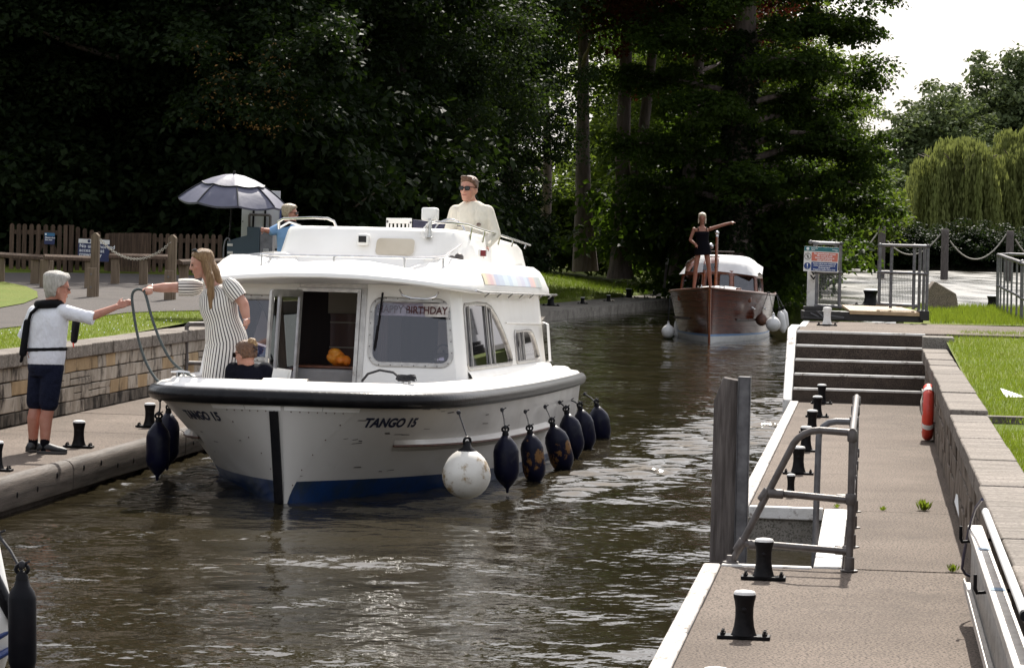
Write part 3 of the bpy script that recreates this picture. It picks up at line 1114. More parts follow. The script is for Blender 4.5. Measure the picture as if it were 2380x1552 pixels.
M['leaf_copper'] = leafmat('copper_leaf', (.075, .020, .014), (.05, .024, .012), (.14, .03, .015), .3, .5)

M['leaf_cent'] = leafmat('sycamore_leaf_shade', (.015, .025, .012), (.028, .040, .017), (.06, .10, .014), .32, .5)  # copy between the dark and lit leaves, light level put into its colour

def leaf_arrays(P3, g, lmin, lmax, wid=.62, up=.6, outward=None, droop=.25):
    """kite shaped, creased leaves at points P3"""
    n = len(P3)
    nrm = g.normal(0, 1, (n, 3))
    nrm[:, 2] = np.abs(nrm[:, 2]) + up
    if outward is not None:
        nrm += outward * .8
    nrm /= np.linalg.norm(nrm, axis=1)[:, None]
    d = g.normal(0, 1, (n, 3))
    d[:, 2] -= droop
    d -= nrm * np.sum(d * nrm, 1)[:, None]
    d /= np.linalg.norm(d, axis=1)[:, None]
    s = np.cross(nrm, d)
    l = (lmin + (lmax - lmin) * g.random(n))[:, None]
    v = np.empty((n, 4, 3))
    v[:, 0] = P3
    v[:, 1] = P3 + d * l * .45 + s * l * wid * .5 + nrm * l * .10
    v[:, 2] = P3 + d * l
    v[:, 3] = P3 + d * l * .45 - s * l * wid * .5 + nrm * l * .10
    return v.reshape(-1, 3), np.arange(4 * n).reshape(-1, 4)

def clumped(g, centers, radii, per, flat=.45):
    """leaf points gathered in flattened sprays round the centres"""
    n = len(centers) * per
    d = g.normal(0, 1, (n, 3))
    d /= np.linalg.norm(d, axis=1)[:, None]
    r = g.random(n) ** .45
    rad = np.repeat(radii, per)
    off = d * (r * rad)[:, None]
    off[:, 2] *= flat
    # sprays droop towards their rim
    off[:, 2] -= .35 * rad * (np.hypot(off[:, 0], off[:, 1]) / rad) ** 2
    return np.repeat(centers, per, 0) + off, d

def crown_mesh(name, g, z0, z1, rad, nc, per, lsz, mat, shell=.5, cr=(.7, 1.4), skew=0.0):
    zc, hz = (z0 + z1) / 2, (z1 - z0) / 2
    d = g.normal(0, 1, (nc, 3))
    d /= np.linalg.norm(d, axis=1)[:, None]
    r = (shell + (1 - shell) * g.random(nc)) * (1 + .16 * np.sin(3 * np.arctan2(d[:, 1], d[:, 0]) + 1.3) + .12 * g.normal(0, 1, nc))
    prof = np.where(d[:, 2] < 0, 1.0, 1 - .25 * d[:, 2])
    c = np.stack([d[:, 0] * rad * r * prof, d[:, 1] * rad * r * prof, zc + d[:, 2] * hz * r], 1)
    P3, o_ = clumped(g, c, cr[0] + (cr[1] - cr[0]) * g.random(nc), per)
    v, f = leaf_arrays(P3, g, lsz[0], lsz[1], outward=o_)
    tone = np.repeat(g.random(nc), per) * .5 + .5 * g.random(len(f))
    return arr_mesh(name, v, f, mat, False, tone)

def trunk_mesh(name, g, h, r0, limbs=6, lean=(0, 0), z_l=.35, reach=3.5):
    b_ = MB()
    pts, rr = [], []
    for i in range(11):
        k = i / 10
        wob = .10 * math.sin(k * 6 + r0 * 9)
        pts.append(V((lean[0] * k + wob * .6, lean[1] * k + wob, h * k)))
        rr.append(r0 * (1.45 if i == 0 else 1.12 if i == 1 else 1 - .72 * k))
    b_.tube(pts, rr, 12)
    for i in range(limbs):
        k = z_l + (.95 - z_l) * i / max(1, limbs - 1)
        a = i * 2.4 + g.random() * .8
        p0 = V((lean[0] * k, lean[1] * k, h * k))
        L = reach * (1 - .45 * k) * (.8 + .5 * g.random())
        q = [p0 + V((math.cos(a), math.sin(a), 0)) * L * t + V((0, 0, L * (.55 * t - .18 * t * t))) + V((0, 0, .12 * math.sin(7 * t + i))) for t in (0, .25, .5, .75, 1)]
        r1 = r0 * (1 - .72 * k) * .55
        b_.tube(q, [r1, r1 * .8, r1 * .6, r1 * .4, r1 * .15], 7)
    return b_.mesh(name, M['bark'], 60)

tg = np.random.default_rng(42)
# crown and trunk shapes shared by alike trees
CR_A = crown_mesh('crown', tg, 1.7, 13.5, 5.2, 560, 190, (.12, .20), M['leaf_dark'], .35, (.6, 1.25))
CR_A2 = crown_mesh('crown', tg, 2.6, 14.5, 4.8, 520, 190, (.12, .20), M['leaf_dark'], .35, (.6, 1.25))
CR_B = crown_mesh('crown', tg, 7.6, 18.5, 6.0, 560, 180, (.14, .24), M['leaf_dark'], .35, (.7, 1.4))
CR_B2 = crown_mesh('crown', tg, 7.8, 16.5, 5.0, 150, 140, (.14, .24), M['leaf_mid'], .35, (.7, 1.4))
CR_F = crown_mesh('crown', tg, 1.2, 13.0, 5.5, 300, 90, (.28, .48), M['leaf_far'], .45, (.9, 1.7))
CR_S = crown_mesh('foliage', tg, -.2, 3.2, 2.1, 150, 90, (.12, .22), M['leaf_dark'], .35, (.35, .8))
TR_A = trunk_mesh('trunk', tg, 12, .30, 6)
TR_B = trunk_mesh('trunk', tg, 14, .36, 6, lean=(.9, 0), z_l=.55)
TR_F = trunk_mesh('trunk', tg, 11, .35, 5, z_l=.3)
TR_S = trunk_mesh('stem', tg, 1.8, .07, 5, z_l=.1, reach=1.6)

def tree(name, label, cat, x, y, z, crown, trunk, sc=1.0, rz=0.0, group=None, mat=None, zs=1.0):
    t = thing(name, label, cat, (x, y, z), (0, 0, rz), group)
    t.scale = (sc, sc, sc * zs)
    if trunk is not None:
        link('trunk', trunk, t)
    c = link('crown', crown, t)
    if mat is not None:
        c.material_slots[0].link = 'OBJECT'
        c.material_slots[0].material = mat
    return t

gw = 'dark trees of the wood behind the lock'
WOOD = [  # px of trunk, D, crown, trunk, scale, label
    (-60, 67, CR_A, TR_A, 1.0, 'dark sycamore at the far left edge above the picket gate'),
    (170, 71, CR_A2, TR_A, 1.05, 'dark sycamore rising behind the picket fence gap'),
    (395, 67, CR_A, TR_A, .98, 'dark sycamore left of the grey umbrella with brown hanging seeds'),
    (735, 73, CR_A2, TR_A, 1.0, 'dark sycamore with thin pale trunk right of the umbrella'),
    (925, 80, CR_A, TR_A, .78, 'dark sycamore behind the man in the cream sweatshirt'),
    (1115, 93, CR_A2, TR_A, .66, 'dark sycamore right behind the man in the cream sweatshirt'),
    (560, 82, CR_B, TR_B, 1.0, 'tall dark tree deeper in the wood above the umbrella'),
    (60, 84, CR_B, TR_B, 1.0, 'tall dark tree deeper in the wood at the left'),
    (880, 94, CR_B, TR_B, 1.05, 'tall dark tree deeper in the wood left of the cream sweatshirt'),
    (1190, 97, CR_B, TR_B, 1.0, 'high crowned tree with bare trunk rising right behind the cream sweatshirt'),
]
for i, (px, D, c_, t_, s_, lab) in enumerate(WOOD):
    p = at(px, 500, D)
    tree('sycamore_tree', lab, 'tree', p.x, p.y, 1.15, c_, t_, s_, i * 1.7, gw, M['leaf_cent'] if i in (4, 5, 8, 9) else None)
# trunks standing on the grass bank
BANK = [
    (1262, 112, CR_B2, TR_A, .8, 'slim dark trunk half hidden left of the bank trees'),
    (1361, 107.5, CR_B2, TR_B, .95, 'straight single tree trunk on the grass bank'),
    (1560, 128, CR_F, TR_A, .8, 'dark tree deeper behind the bank right of the forked trunk'),
]
for i, (px, D, c_, t_, s_, lab) in enumerate(BANK):
    p = at(px, 600, D)
    tree('sycamore_tree', lab, 'tree', p.x, p.y, .85, c_, t_, s_, 2 + i * 2.1, gw, M['leaf_green'] if i == 2 else None)
# forked tree with the notice
p = at(1442, 630, 106.5)
fk = thing('sycamore_tree', 'forked tree with two stems on the grass bank and a small notice nailed on', 'tree', (p.x, p.y, .82), (0, 0, 0), gw)
b_ = MB()
b_.tube([(0, 0, -.2), (0, 0, .25), (.03, 0, 1.2), (.06, 0, 2.4), (-.02, .05, 4.2), (.0, .1, 7), (.1, .2, 13)], [.52, .42, .36, .31, .27, .24, .12], 12)
b_.tube([(.05, 0, 1.5), (.28, -.05, 2.5), (.58, -.1, 3.9), (.80, -.1, 6.2), (1.05, 0, 9), (1.3, .1, 12)], [.26, .24, .21, .19, .16, .08], 11)
b_.build('trunk', M['bark'], fk, 60)
link('crown', CR_B2, fk)
nb = MB()
nb.box(-.13, .13, -.02, .0, 1.15, 1.55)
nb.build('notice', M['sign_white'], fk).location = (.13, -.40, -.2)

# big ivy-clad sycamore leaning over the river, with layered limbs
bx = at(1712, 560, 99)
bt = thing('sycamore_tree', 'big layered sycamore with ivy-clad trunk reaching over the river towards the bright sky', 'tree', (bx.x, bx.y, .6))
b_ = MB()
b_.tube([(0, 0, -.6), (.02, 0, .4), (.05, 0, 2), (0, 0, 5), (.15, .1, 9), (.3, .1, 13)], [.75, .58, .50, .45, .33, .12], 14)
lg = np.random.default_rng(77)
cen, crad = [], []
limbs = []
for i in range(26):
    z = 2.2 + 11.5 * i / 25
    a = (i * 2.399) % 6.283
    L = (5.0 - .12 * z) * (.75 + .35 * lg.random())
    limbs.append((z, a, L))
limbs += [(4.0, -.25, 4.6), (6.6, .1, 4.6), (8.0, -.4, 4.2), (9.6, .25, 4.9), (5.2, .5, 4.2), (3.0, -.5, 4.4), (10.6, -.1, 4.6)]
for z, a, L in limbs:
    ts = np.linspace(0, 1, 7)
    q = [V((math.cos(a) * L * t, math.sin(a) * L * t, z + L * (.42 * t - .30 * t * t) + .1 * math.sin(5 * t + a))) for t in ts]
    r1 = .17 - .008 * z
    b_.tube(q, [max(.02, r1 * (1 - .85 * t)) for t in ts], 7)
    for t in (.38, .55, .7, .82, .92, 1.0):
        c = V((math.cos(a) * L * t, math.sin(a) * L * t, z + L * (.42 * t - .30 * t * t)))
        for k in range(3):
            cen.append((c.x + lg.normal(0, .45), c.y + lg.normal(0, .45), c.z + lg.normal(0.05, .22)))
            crad.append(.45 + .55 * lg.random())
b_.build('trunk', M['bark'], bt, 60)
cen, crad = np.array(cen), np.array(crad)
P3, o_ = clumped(lg, cen, crad, 170, .38)
v_, f_ = leaf_arrays(P3, lg, .12, .21, outward=o_)
tone = np.repeat(lg.random(len(cen)), 170) * .5 + .5 * lg.random(len(f_))
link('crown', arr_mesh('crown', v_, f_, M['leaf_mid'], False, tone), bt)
zz = lg.random(9000) * 8.5
aa = lg.random(9000) * 6.283
rr_ = .50 + .22 * lg.random(9000) - .02 * zz
v_, f_ = leaf_arrays(np.stack([np.cos(aa) * rr_, np.sin(aa) * rr_, zz], 1), lg, .12, .2, outward=np.stack([np.cos(aa), np.sin(aa), 0 * aa], 1) * 2)
link('ivy', arr_mesh('ivy', v_, f_, M['leaf_ivy'], False, lg.random(9000)), bt)

# copper tinted tree in front of it, high crown
p = at(1585, 560, 104)
tree('maple_tree', 'dark tree with copper red leaves overhanging the bank left of the big sycamore', 'tree', p.x, p.y, .8, CR_B2, TR_B, .9, .4, None, M['leaf_copper'])
p = at(1650, 560, 122)
tree('sycamore_tree', 'green sycamore filling the gap between copper tree and big sycamore', 'tree', p.x, p.y, .8, CR_A, TR_A, .95, 2.2, None, M['leaf_green'])

# brown seed sprays hanging from the nearer branch
sg = np.random.default_rng(9)
def spray(label, boxes, D, n, per, mat, lsz, name, seed):
    g = np.random.default_rng(seed)
    c, r_ = [], []
    for k in range(n):
        x0, y0, x1, y1 = boxes[k % len(boxes)]
        p = at(x0 + (x1 - x0) * g.random(), y0 + (y1 - y0) * g.random(), D + g.normal(0, .8))
        c.append(p[:])
        r_.append(.25 + .45 * g.random())
    P3, o_ = clumped(g, np.array(c), np.array(r_), per, .5)
    v, f = leaf_arrays(P3, g, lsz[0], lsz[1], outward=o_)
    return arr_mesh(name, v, f, mat, False, g.random(len(f)))
SCT = [t for t in COL.objects if t.get('label', '').startswith('dark sycamore left of the grey umbrella')][0]
def part_world(name, me, t):
    o = link(name, me, t)
    o.matrix_parent_inverse = Matrix.LocRotScale(t.location, t.rotation_euler, t.scale).inverted()
    return o
part_world('hanging_branch', spray('', [(430, 60, 760, 270), (480, 150, 700, 280), (520, 40, 800, 150)], 61.5, 60, 120, M['leaf_dark'], (.11, .17), 'hanging_branch', 31), SCT)
tag(part_world('seed_clusters', spray('', [(450, 100, 690, 290), (490, 180, 680, 295)], 61.2, 46, 14, M['leaf_seed'], (.05, .09), 'seed_clusters', 32), SCT), kind='stuff')

# shrubs under the trees
SH = [(-40, 64.5, 1.3), (25, 66, 1.1), (110, 68, 1.5), (230, 68, 1.3), (330, 69, 1.5), (450, 67, 1.4), (560, 69, 1.6), (680, 66, 1.4), (800, 72, 1.6), (930, 78, 1.2), (1080, 84, .95), (1170, 92, .75), (1215, 99, .6),
      (1300, 121, 1.2), (1400, 122, 1.3), (1510, 119, 1.4), (1575, 116, 1.45), (1630, 106, 1.8), (1690, 104, 1.5), (1760, 101, 1.4), (1800, 110, 1.5)]
sh_where = ['at the far left edge of the fence', 'behind the picket gate', 'behind the gate right half', 'behind the blue notice', 'behind the close boarded fence', 'behind the right run of pickets', 'behind the umbrella cabinet', 'right of the grey notice board', 'left of the white folding chair', 'below the cream sweatshirt left', 'right of the cream sweatshirt', 'by the rear of the white cruiser roof', 'spilling onto the quay behind the white cruiser',
            'deep behind the slim trunk', 'deep behind the straight trunk', 'right of the forked tree', 'behind the woman pointing, left', 'behind the woman pointing', 'under the big sycamore left', 'under the big sycamore over the water', 'at the right foot of the big sycamore']
for i, (px, D, s_) in enumerate(SH):
    p = at(px, 600, D)
    sh = thing('shrub', 'dark leafy shrub ' + sh_where[i], 'shrub', (p.x, p.y, 1.1 if D < 95 else (.85 if px < 1560 else .2)), (0, 0, i * 1.3), 'dark shrubs under the trees')
    sh.scale = (s_, s_, s_ * (.95 + .25 * ((i * 7) % 5) / 5))
    link('stem', TR_S, sh)
    c = link('foliage', CR_S, sh)
    if px > 1260:
        c.material_slots[0].link = 'OBJECT'
        c.material_slots[0].material = M['leaf_green'] if px < 1600 else M['leaf_mid']
# the rest of the wood: one dark mass of foliage
g = np.random.default_rng(15)
nc = 900
cx_ = -34 + 38 * g.random(nc)
cy_ = 84 + 26 * g.random(nc) + np.clip(cx_ + 6, 0, 20) * 3.4
cy_ = np.where(cx_ > -4, 132 + 20 * g.random(nc), cy_)
cx_ = np.where(cx_ > -4, -8 + 22 * g.random(nc), cx_)
cz_ = 1 + 15 * g.random(nc)
P3, o_ = clumped(g, np.stack([cx_, cy_, cz_], 1), 1.2 + .9 * g.random(nc), 85, .6)
v_, f_ = leaf_arrays(P3, g, .32, .5, outward=o_)
wm = arr_mesh('woodland', v_, f_, [M['leaf_dark'], M['leaf_green']], False, g.random(len(f_)))
wm.polygons.foreach_set('material_index', (np.repeat(cy_, 85) > 130).astype(np.int32))  # rear part takes the raised leaf colour to look sunlit
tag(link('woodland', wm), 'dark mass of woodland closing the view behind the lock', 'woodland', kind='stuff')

# ------------------------------------------------------------------ trees along the river bend and beyond
RIV = [  # px, D, scale, zscale, material, label
    (1762, 128, .9, 1.0, 'leaf_green', 'yellow green tree hanging over the water right of the big sycamore'),
    (1812, 152, .95, .95, 'leaf_green', 'sunlit green tree at the bend behind the sign board'),
    (1862, 187, .95, .9, 'leaf_green', 'rounded green tree left of the open sky'),
    (1945, 245, .95, .75, 'leaf_green', 'paler green tree where the bank meets the far river'),
]
for i, (px, D, s_, zs, mt, lab) in enumerate(RIV):
    p = at(px, 600, D)
    tree('willow_tree' if i == 0 else 'bank_tree', lab, 'tree', p.x, p.y, .1, CR_A if i < 2 else CR_F, TR_F, s_, i * 1.1 + .3, 'trees along the river bend', M[mt], zs)
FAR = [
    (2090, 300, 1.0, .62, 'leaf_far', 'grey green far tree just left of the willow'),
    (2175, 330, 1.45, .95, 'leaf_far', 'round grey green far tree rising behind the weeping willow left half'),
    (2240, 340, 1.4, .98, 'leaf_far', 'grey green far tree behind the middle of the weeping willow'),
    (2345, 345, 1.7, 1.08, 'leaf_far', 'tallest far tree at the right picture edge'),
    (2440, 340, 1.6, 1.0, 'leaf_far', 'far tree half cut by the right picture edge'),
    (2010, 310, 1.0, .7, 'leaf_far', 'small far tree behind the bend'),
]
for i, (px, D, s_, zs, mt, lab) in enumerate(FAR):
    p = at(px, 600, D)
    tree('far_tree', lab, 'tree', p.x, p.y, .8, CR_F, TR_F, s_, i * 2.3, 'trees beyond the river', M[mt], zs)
# low growth along the far water's edge
FS = [(1985, 280), (2035, 279), (2085, 278), (2120, 279), (2165, 281), (2215, 279), (2262, 280), (2310, 279), (2358, 281), (2410, 280)]
for i, (px, D) in enumerate(FS):
    p = at(px, 600, D)
    s_ = 1.35 + .3 * ((i * 3) % 4) / 4
    sh = thing('waterside_bush', 'dark waterside bush number %s from the left along the far bank' % ('one two three four five six seven eight nine ten'.split()[i]), 'bush', (p.x, p.y - 5, -.1), (0, 0, i), 'bushes along the far bank')
    sh.scale = (s_, s_, s_ * .8)
    link('foliage', CR_S, sh)

EB = [(1765, 118, 1.0), (1785, 132, 1.1), (1800, 152, 1.2), (1825, 182, 1.4), (1872, 220, 1.6), (1925, 258, 1.8)]
for i, (px, D, s_) in enumerate(EB):
    p = at(px, 600, D)
    sh = thing('waterside_bush', 'green bush overhanging the water at the bend, %s from the big sycamore' % ('first second third fourth fifth sixth'.split()[i]), 'bush', (p.x, p.y, -.3), (0, 0, i * 1.9), 'bushes overhanging the bend')
    sh.scale = (s_, s_, s_)
    c_ = link('foliage', CR_S, sh)
    c_.material_slots[0].link = 'OBJECT'
    c_.material_slots[0].material = M['leaf_mid'] if i < 3 else M['leaf_green']

# weeping willow
def willow(label, px, D, W, H, seed, n=900):
    p = at(px, 600, D)
    t = thing('weeping_willow', label, 'tree', (p.x, p.y, .3), (0, 0, 0), 'weeping willows on the far bank')
    g = np.random.default_rng(seed)
    b_ = MB()
    b_.tube([(0, 0, -.3), (.2, 0, 2), (0, .2, 5), (.3, 0, H * .8)], [.6, .45, .35, .1], 10)
    for i in range(9):
        a = i * .7
        b_.tube([(0, 0, 3.0 + .3 * i), (math.cos(a) * W * .35, math.sin(a) * W * .35, H * .72), (math.cos(a) * W * .7, math.sin(a) * W * .7, H * .78)], [.2, .13, .03], 6)
    b_.build('trunk', M['bark'], t, 60)
    vs, fs_, sh_ = [], [], []
    k = 0
    for lobe in range(15):
        la = lobe * 2.4
        lr = W * .70 * math.sqrt((lobe + .5) / 15)
        lc = np.array([math.cos(la) * lr, math.sin(la) * lr, H * (1.0 - .42 * (lr / W) ** 1.5) - g.random() * 1.6])
        lw = W * (.20 + .14 * g.random())
        curt = g.random(10) * 6.283
        for j in range(n // 11):
            a = curt[j % 10] + g.normal(0, .13)
            r = lw * math.sqrt(g.random())
            top = lc + np.array([math.cos(a) * r, math.sin(a) * r, -.55 * lw * (r / lw) ** 2.2 + .12 * g.normal()])
            L = min(top[2] - .2 - 1.2 * g.random(), H * (.45 + .35 * g.random()))
            out = np.array([math.cos(a), math.sin(a), 0]) * (r / lw) * .9
            tone = g.random()
            nseg = max(3, int(L / .55))
            for q in range(nseg):
                f0 = q / nseg
                for side in range(2):
                    wv = .05 + .08 * g.random()
                    ang = g.random() * 6.283
                    c0 = top + out * (1 - (1 - f0) ** 3) * .9 + np.array([g.normal(0, .10), g.normal(0, .10), -L * f0])
                    c1 = c0 + np.array([g.normal(0, .06), g.normal(0, .06), -L / nseg * 1.25])
                    s_ = np.array([math.cos(ang), math.sin(ang), 0]) * wv
                    vs += [c0, (c0 + c1) / 2 + s_, c1, (c0 + c1) / 2 - s_]
                    fs_.append((k, k + 1, k + 2, k + 3))
                    sh_.append(.6 * tone + .4 * g.random())
                    k += 4
    link('hanging_foliage', arr_mesh('hanging_foliage', np.array(vs), np.array(fs_), M['leaf_willow'], False, np.array(sh_)), t)
    return t
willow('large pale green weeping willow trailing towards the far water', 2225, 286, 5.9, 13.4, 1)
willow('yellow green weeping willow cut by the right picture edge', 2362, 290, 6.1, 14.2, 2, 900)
# =================================================================== WHITE CRUISER (x = port / picture right, y = astern, z up)
BROT = (-BPITCH, 0, -BTH)
boat = thing('cabin_cruiser', 'white hire cruiser with black rub rail and navy fenders entering the lock', 'boat', BO, BROT)
T_ = [(0, 0), (.35, .01), (.68, .06), (.96, .17), (1.2, .38), (1.37, .72), (1.48, 1.25), (1.56, 2.1), (1.62, 3.4), (1.65, 5), (1.64, 7), (1.6, 8.8), (1.54, 10)]
W_ = [(0, .2), (.15, .48), (.31, .8), (.49, 1.18), (.69, 1.62), (.9, 2.12), (1.12, 2.7), (1.32, 3.35), (1.45, 4.2), (1.53, 5.4), (1.54, 7), (1.5, 8.8), (1.45, 10)]
def crv(L, t):
    n = len(L) - 1
    k = min(max(t, 0), 1) * n
    i = min(int(k), n - 1)
    f = k - i
    g = lambda j: V(L[min(max(j, 0), n)])
    p0, p1, p2, p3 = (V((-L[1][0], L[1][1])) if i == 0 else g(i - 1)), g(i), g(i + 1), g(i + 2)
    return .5 * (2 * p1 + (p2 - p0) * f + (2 * p0 - 5 * p1 + 4 * p2 - p3) * f * f + (3 * p1 - p0 - 3 * p2 + p3) * f ** 3)
def hull(t, w):
    s = -1 if t < 0 else 1
    a, b = crv(T_, abs(t)), crv(W_, abs(t))
    if w >= 0:
        h = (w / .98) ** 1.12
        p = b + (a - b) * h
    else:
        p = b + (V((b.x * .55, b.y + .5)) - b) * min(1, (-w) / .6)
    return V((p.x * s, p.y, w))
def hull_n(t, w):
    e = 1e-3
    a = hull(t + e, w) - hull(t - e, w)
    b = hull(t, w + .01) - hull(t, w - .01)
    n = a.cross(b)
    if n.length < 1e-9:
        return V((0, -1, 0))
    n.normalize()
    s = 1 if t >= 0 else -1
    if n.y > 0 and abs(n.y) > abs(n.x):
        n = -n
    elif abs(n.x) >= abs(n.y) and n.x * s < 0:
        n = -n
    return n
ts = [i / 56 for i in range(57)]
def hull_sheet(ws):
    b_ = MB()
    for s in (-1, 1):
        b_.sheet([[hull(s * (t if t else 1e-6), w) for w in ws] for t in ts])
    return b_
ho = hull_sheet([.22, .30, .42, .55, .68, .8, .9, 1.0]).build('hull', M['gel_hull'], boat, 40)
bt_ = hull_sheet([-.6, -.3, -.1, 0, .1, .22])
bt_.sheet([[V((x * 1.45, 10, z)) for x in (-1, -.5, 0, .5, 1)] for z in (-.4, .98)])
bt_.build('boot_top', M['blue_boot'], boat, 40)
# riveted bow plate and black stem band
b_ = MB()
for s in (-1, 1):
    b_.sheet([[hull(s * (max(1e-6, k / 10 * (.012 + .165 * (j / 12) ** 1.15))), .02 + .88 * j / 12) + hull_n(s * max(.004, k / 10 * .1), .02 + .88 * j / 12) * .005 for j in range(13)] for k in range(11)])
bp_ = b_.build('bow_plate', M['gel_hull'], boat, 40)
b_ = MB()
for s in (-1, 1):
    for j in range(2, 12, 2):
        w_ = .05 + .84 * j / 12
        t_ = s * (.010 + .16 * (j / 12) ** 1.15)
        b_.ball(hull(t_, w_) + hull_n(t_, w_) * .006, .007, n=6, k=4)
    for k in range(1, 8):
        t_ = s * k / 8 * .16
        b_.ball(hull(t_, .86) + hull_n(t_, .86) * .006, .007, n=6, k=4)
tag(b_.build('rivets', M['brown_strip'], bp_), kind='stuff')
b_ = MB()
for s in (-1, 1):
    for a0, a1 in ((.004, .09), (.092, .178)):
        b_.sheet([[hull(s * (a0 + (a1 - a0) * k / 5), w_) + hull_n(s * (a0 + (a1 - a0) * k / 5), w_) * .009 for w_ in (.872, .905, .925)] for k in range(6)])
b_.build('plate_flange', M['gel'], bp_)
b_ = MB()
rows = []
for j in range(13):
    w_ = -.15 + (1.02) * j / 12
    row = []
    for off, dep in ((-.012, 0), (-.012, .022), (.0, .03), (.06, .03), (.072, .022), (.072, 0)):
        t_ = -max(.0015, .012 + off * .30)
        p = hull(t_, w_)
        row.append(V((p.x - (.0 if w_ < 0 else 0), p.y - dep - .004, p.z)))
    rows.append(row)
rows = []
for j in range(13):
    w_ = -.2 + 1.06 * j / 12
    st_p = hull(1e-6, w_)
    rows.append([V((st_p.x + x - .02 + .045 * (1 - j / 12), st_p.y + dy, w_)) for x, dy in ((-.105, .03), (-.10, -.028), (-.085, -.036), (-.035, -.040), (-.02, -.032), (-.018, .03))])
b_.loft([[p for p in r] for r in rows])
b_.build('stem_band', M['black'], boat, 40)
# rub rail
def rail_path(off=0.0, n=120):
    out = []
    for i in range(-n, n + 1):
        t = i / n
        p = hull(t if t else 1e-6, .98)
        a = hull(min(1, t + .01), .98) - hull(max(-1, t - .01), .98)
        nn = V((a.y, -a.x, 0)).normalized()
        out.append((p + nn * off, nn))
    return out
b_ = MB()
rings = []
for p, n_ in rail_path():
    rings.append([p + n_ * (.062 * math.cos(a) - .0) + V((0, 0, .072 * math.sin(a) + .0)) for a in [2 * math.pi * k / 12 for k in range(12)]])
b_.loft(rings)
b_.build('rub_rail', M['rubrail'], boat, 60)
# gunwale and side deck
b_ = MB()
prof = [(-.01, 1.03), (-.02, 1.055), (-.05, 1.075), (-.10, 1.078), (-.13, 1.085), (-.16, 1.115), (-.20, 1.125), (-.32, 1.128), (-.345, 1.11), (-.35, .90)]
rp = rail_path()
b_.sheet([[p + n_ * d + V((0, 0, z - p.z)) for d, z in prof] for p, n_ in rp])
b_.build('gunwale', M['gel'], boat, 50)
b_ = MB()
b_.add([(-.62, .62, .64), (.62, .62, .64), (1.0, 1.1, .64), (1.2, 1.9, .64), (1.4, 3.5, .64), (1.4, 9.9, .64), (-1.4, 9.9, .64), (-1.4, 3.5, .64), (-1.2, 1.9, .64), (-1.0, 1.1, .64)], [tuple(range(10))])
b_.build('well_floor', M['cushion'], boat)
# spray rails
for s, t0, t1 in ((1, .30, .80), (-1, .36, .72)):
    b_ = MB()
    br = MB()
    rows, edge_ = [], []
    for k in range(25):
        f = k / 24
        t = s * (t0 + (t1 - t0) * f)
        ex = .075 * min(1, f * 6 + .12)
        d_ = hull(t + .004, .53) - hull(t - .004, .53)
        n_ = V((d_.y, -d_.x, 0)).normalized()
        wv = .545 - .01 * f
        rows.append([hull(t, wv + .055), hull(t, wv + .012) + n_ * ex, hull(t, wv - .012) + n_ * ex, hull(t, wv - .06)])
        edge_.append(hull(t, wv) + n_ * (ex + .003))
    b_.sheet(rows)
    sp = b_.build('spray_rail', M['gel_hull'], boat, 30)
    br.tube(edge_, .013, 6)
    br.build('rail_edge', M['brown_strip'], sp)
# name on both bows
def on_hull(side, t_mid, w_mid, size):
    N = 400
    pts = [hull(side * i / N, w_mid) for i in range(N + 1)]
    cum = [0]
    for a, b in zip(pts[:-1], pts[1:]):
        cum.append(cum[-1] + (b - a).length)
    s0 = cum[int(t_mid * N)]
    tarr = np.linspace(0, 1, N + 1)
    def f(co):
        s = s0 + (co.x if side > 0 else -co.x)
        t = float(np.interp(s, cum, tarr)) * side
        w = w_mid + co.y
        return hull(t, w) + hull_n(t, w) * (.004 + co.z)
    return f
text('name_lettering', 'TANGO 15', .118, on_hull(1, .276, .735, 1), M['navy_text'], boat, shear=.22, weight=.0045, fit=.60, thick=.0008)
text('name_lettering', 'TANGO 15', .112, on_hull(-1, .245, .75, 1), M['navy_text'], boat, shear=.05, weight=.004, fit=.52, thick=.0008)

# scuffs from lock walls
b_ = MB()
g = random.Random(12)
for k in range(46):
    t_ = g.choice((-1, 1, 1)) * g.uniform(.03, .62)
    w_ = g.uniform(.26, .92)
    L_ = g.uniform(.004, .016)
    h_ = g.uniform(.002, .005)
    q_ = g.uniform(-.008, .008)
    n_ = hull_n(t_, w_) * .0045
    b_.add([hull(t_ - L_, w_ - h_) + n_, hull(t_ + L_, w_ - h_ + q_) + n_, hull(t_ + L_ * .8, w_ + h_ + q_) + n_, hull(t_ - L_ * .7, w_ + h_) + n_], [(0, 1, 2, 3)])
tag(b_.build('scuff_marks', M['rail_dark'], ho), kind='stuff')

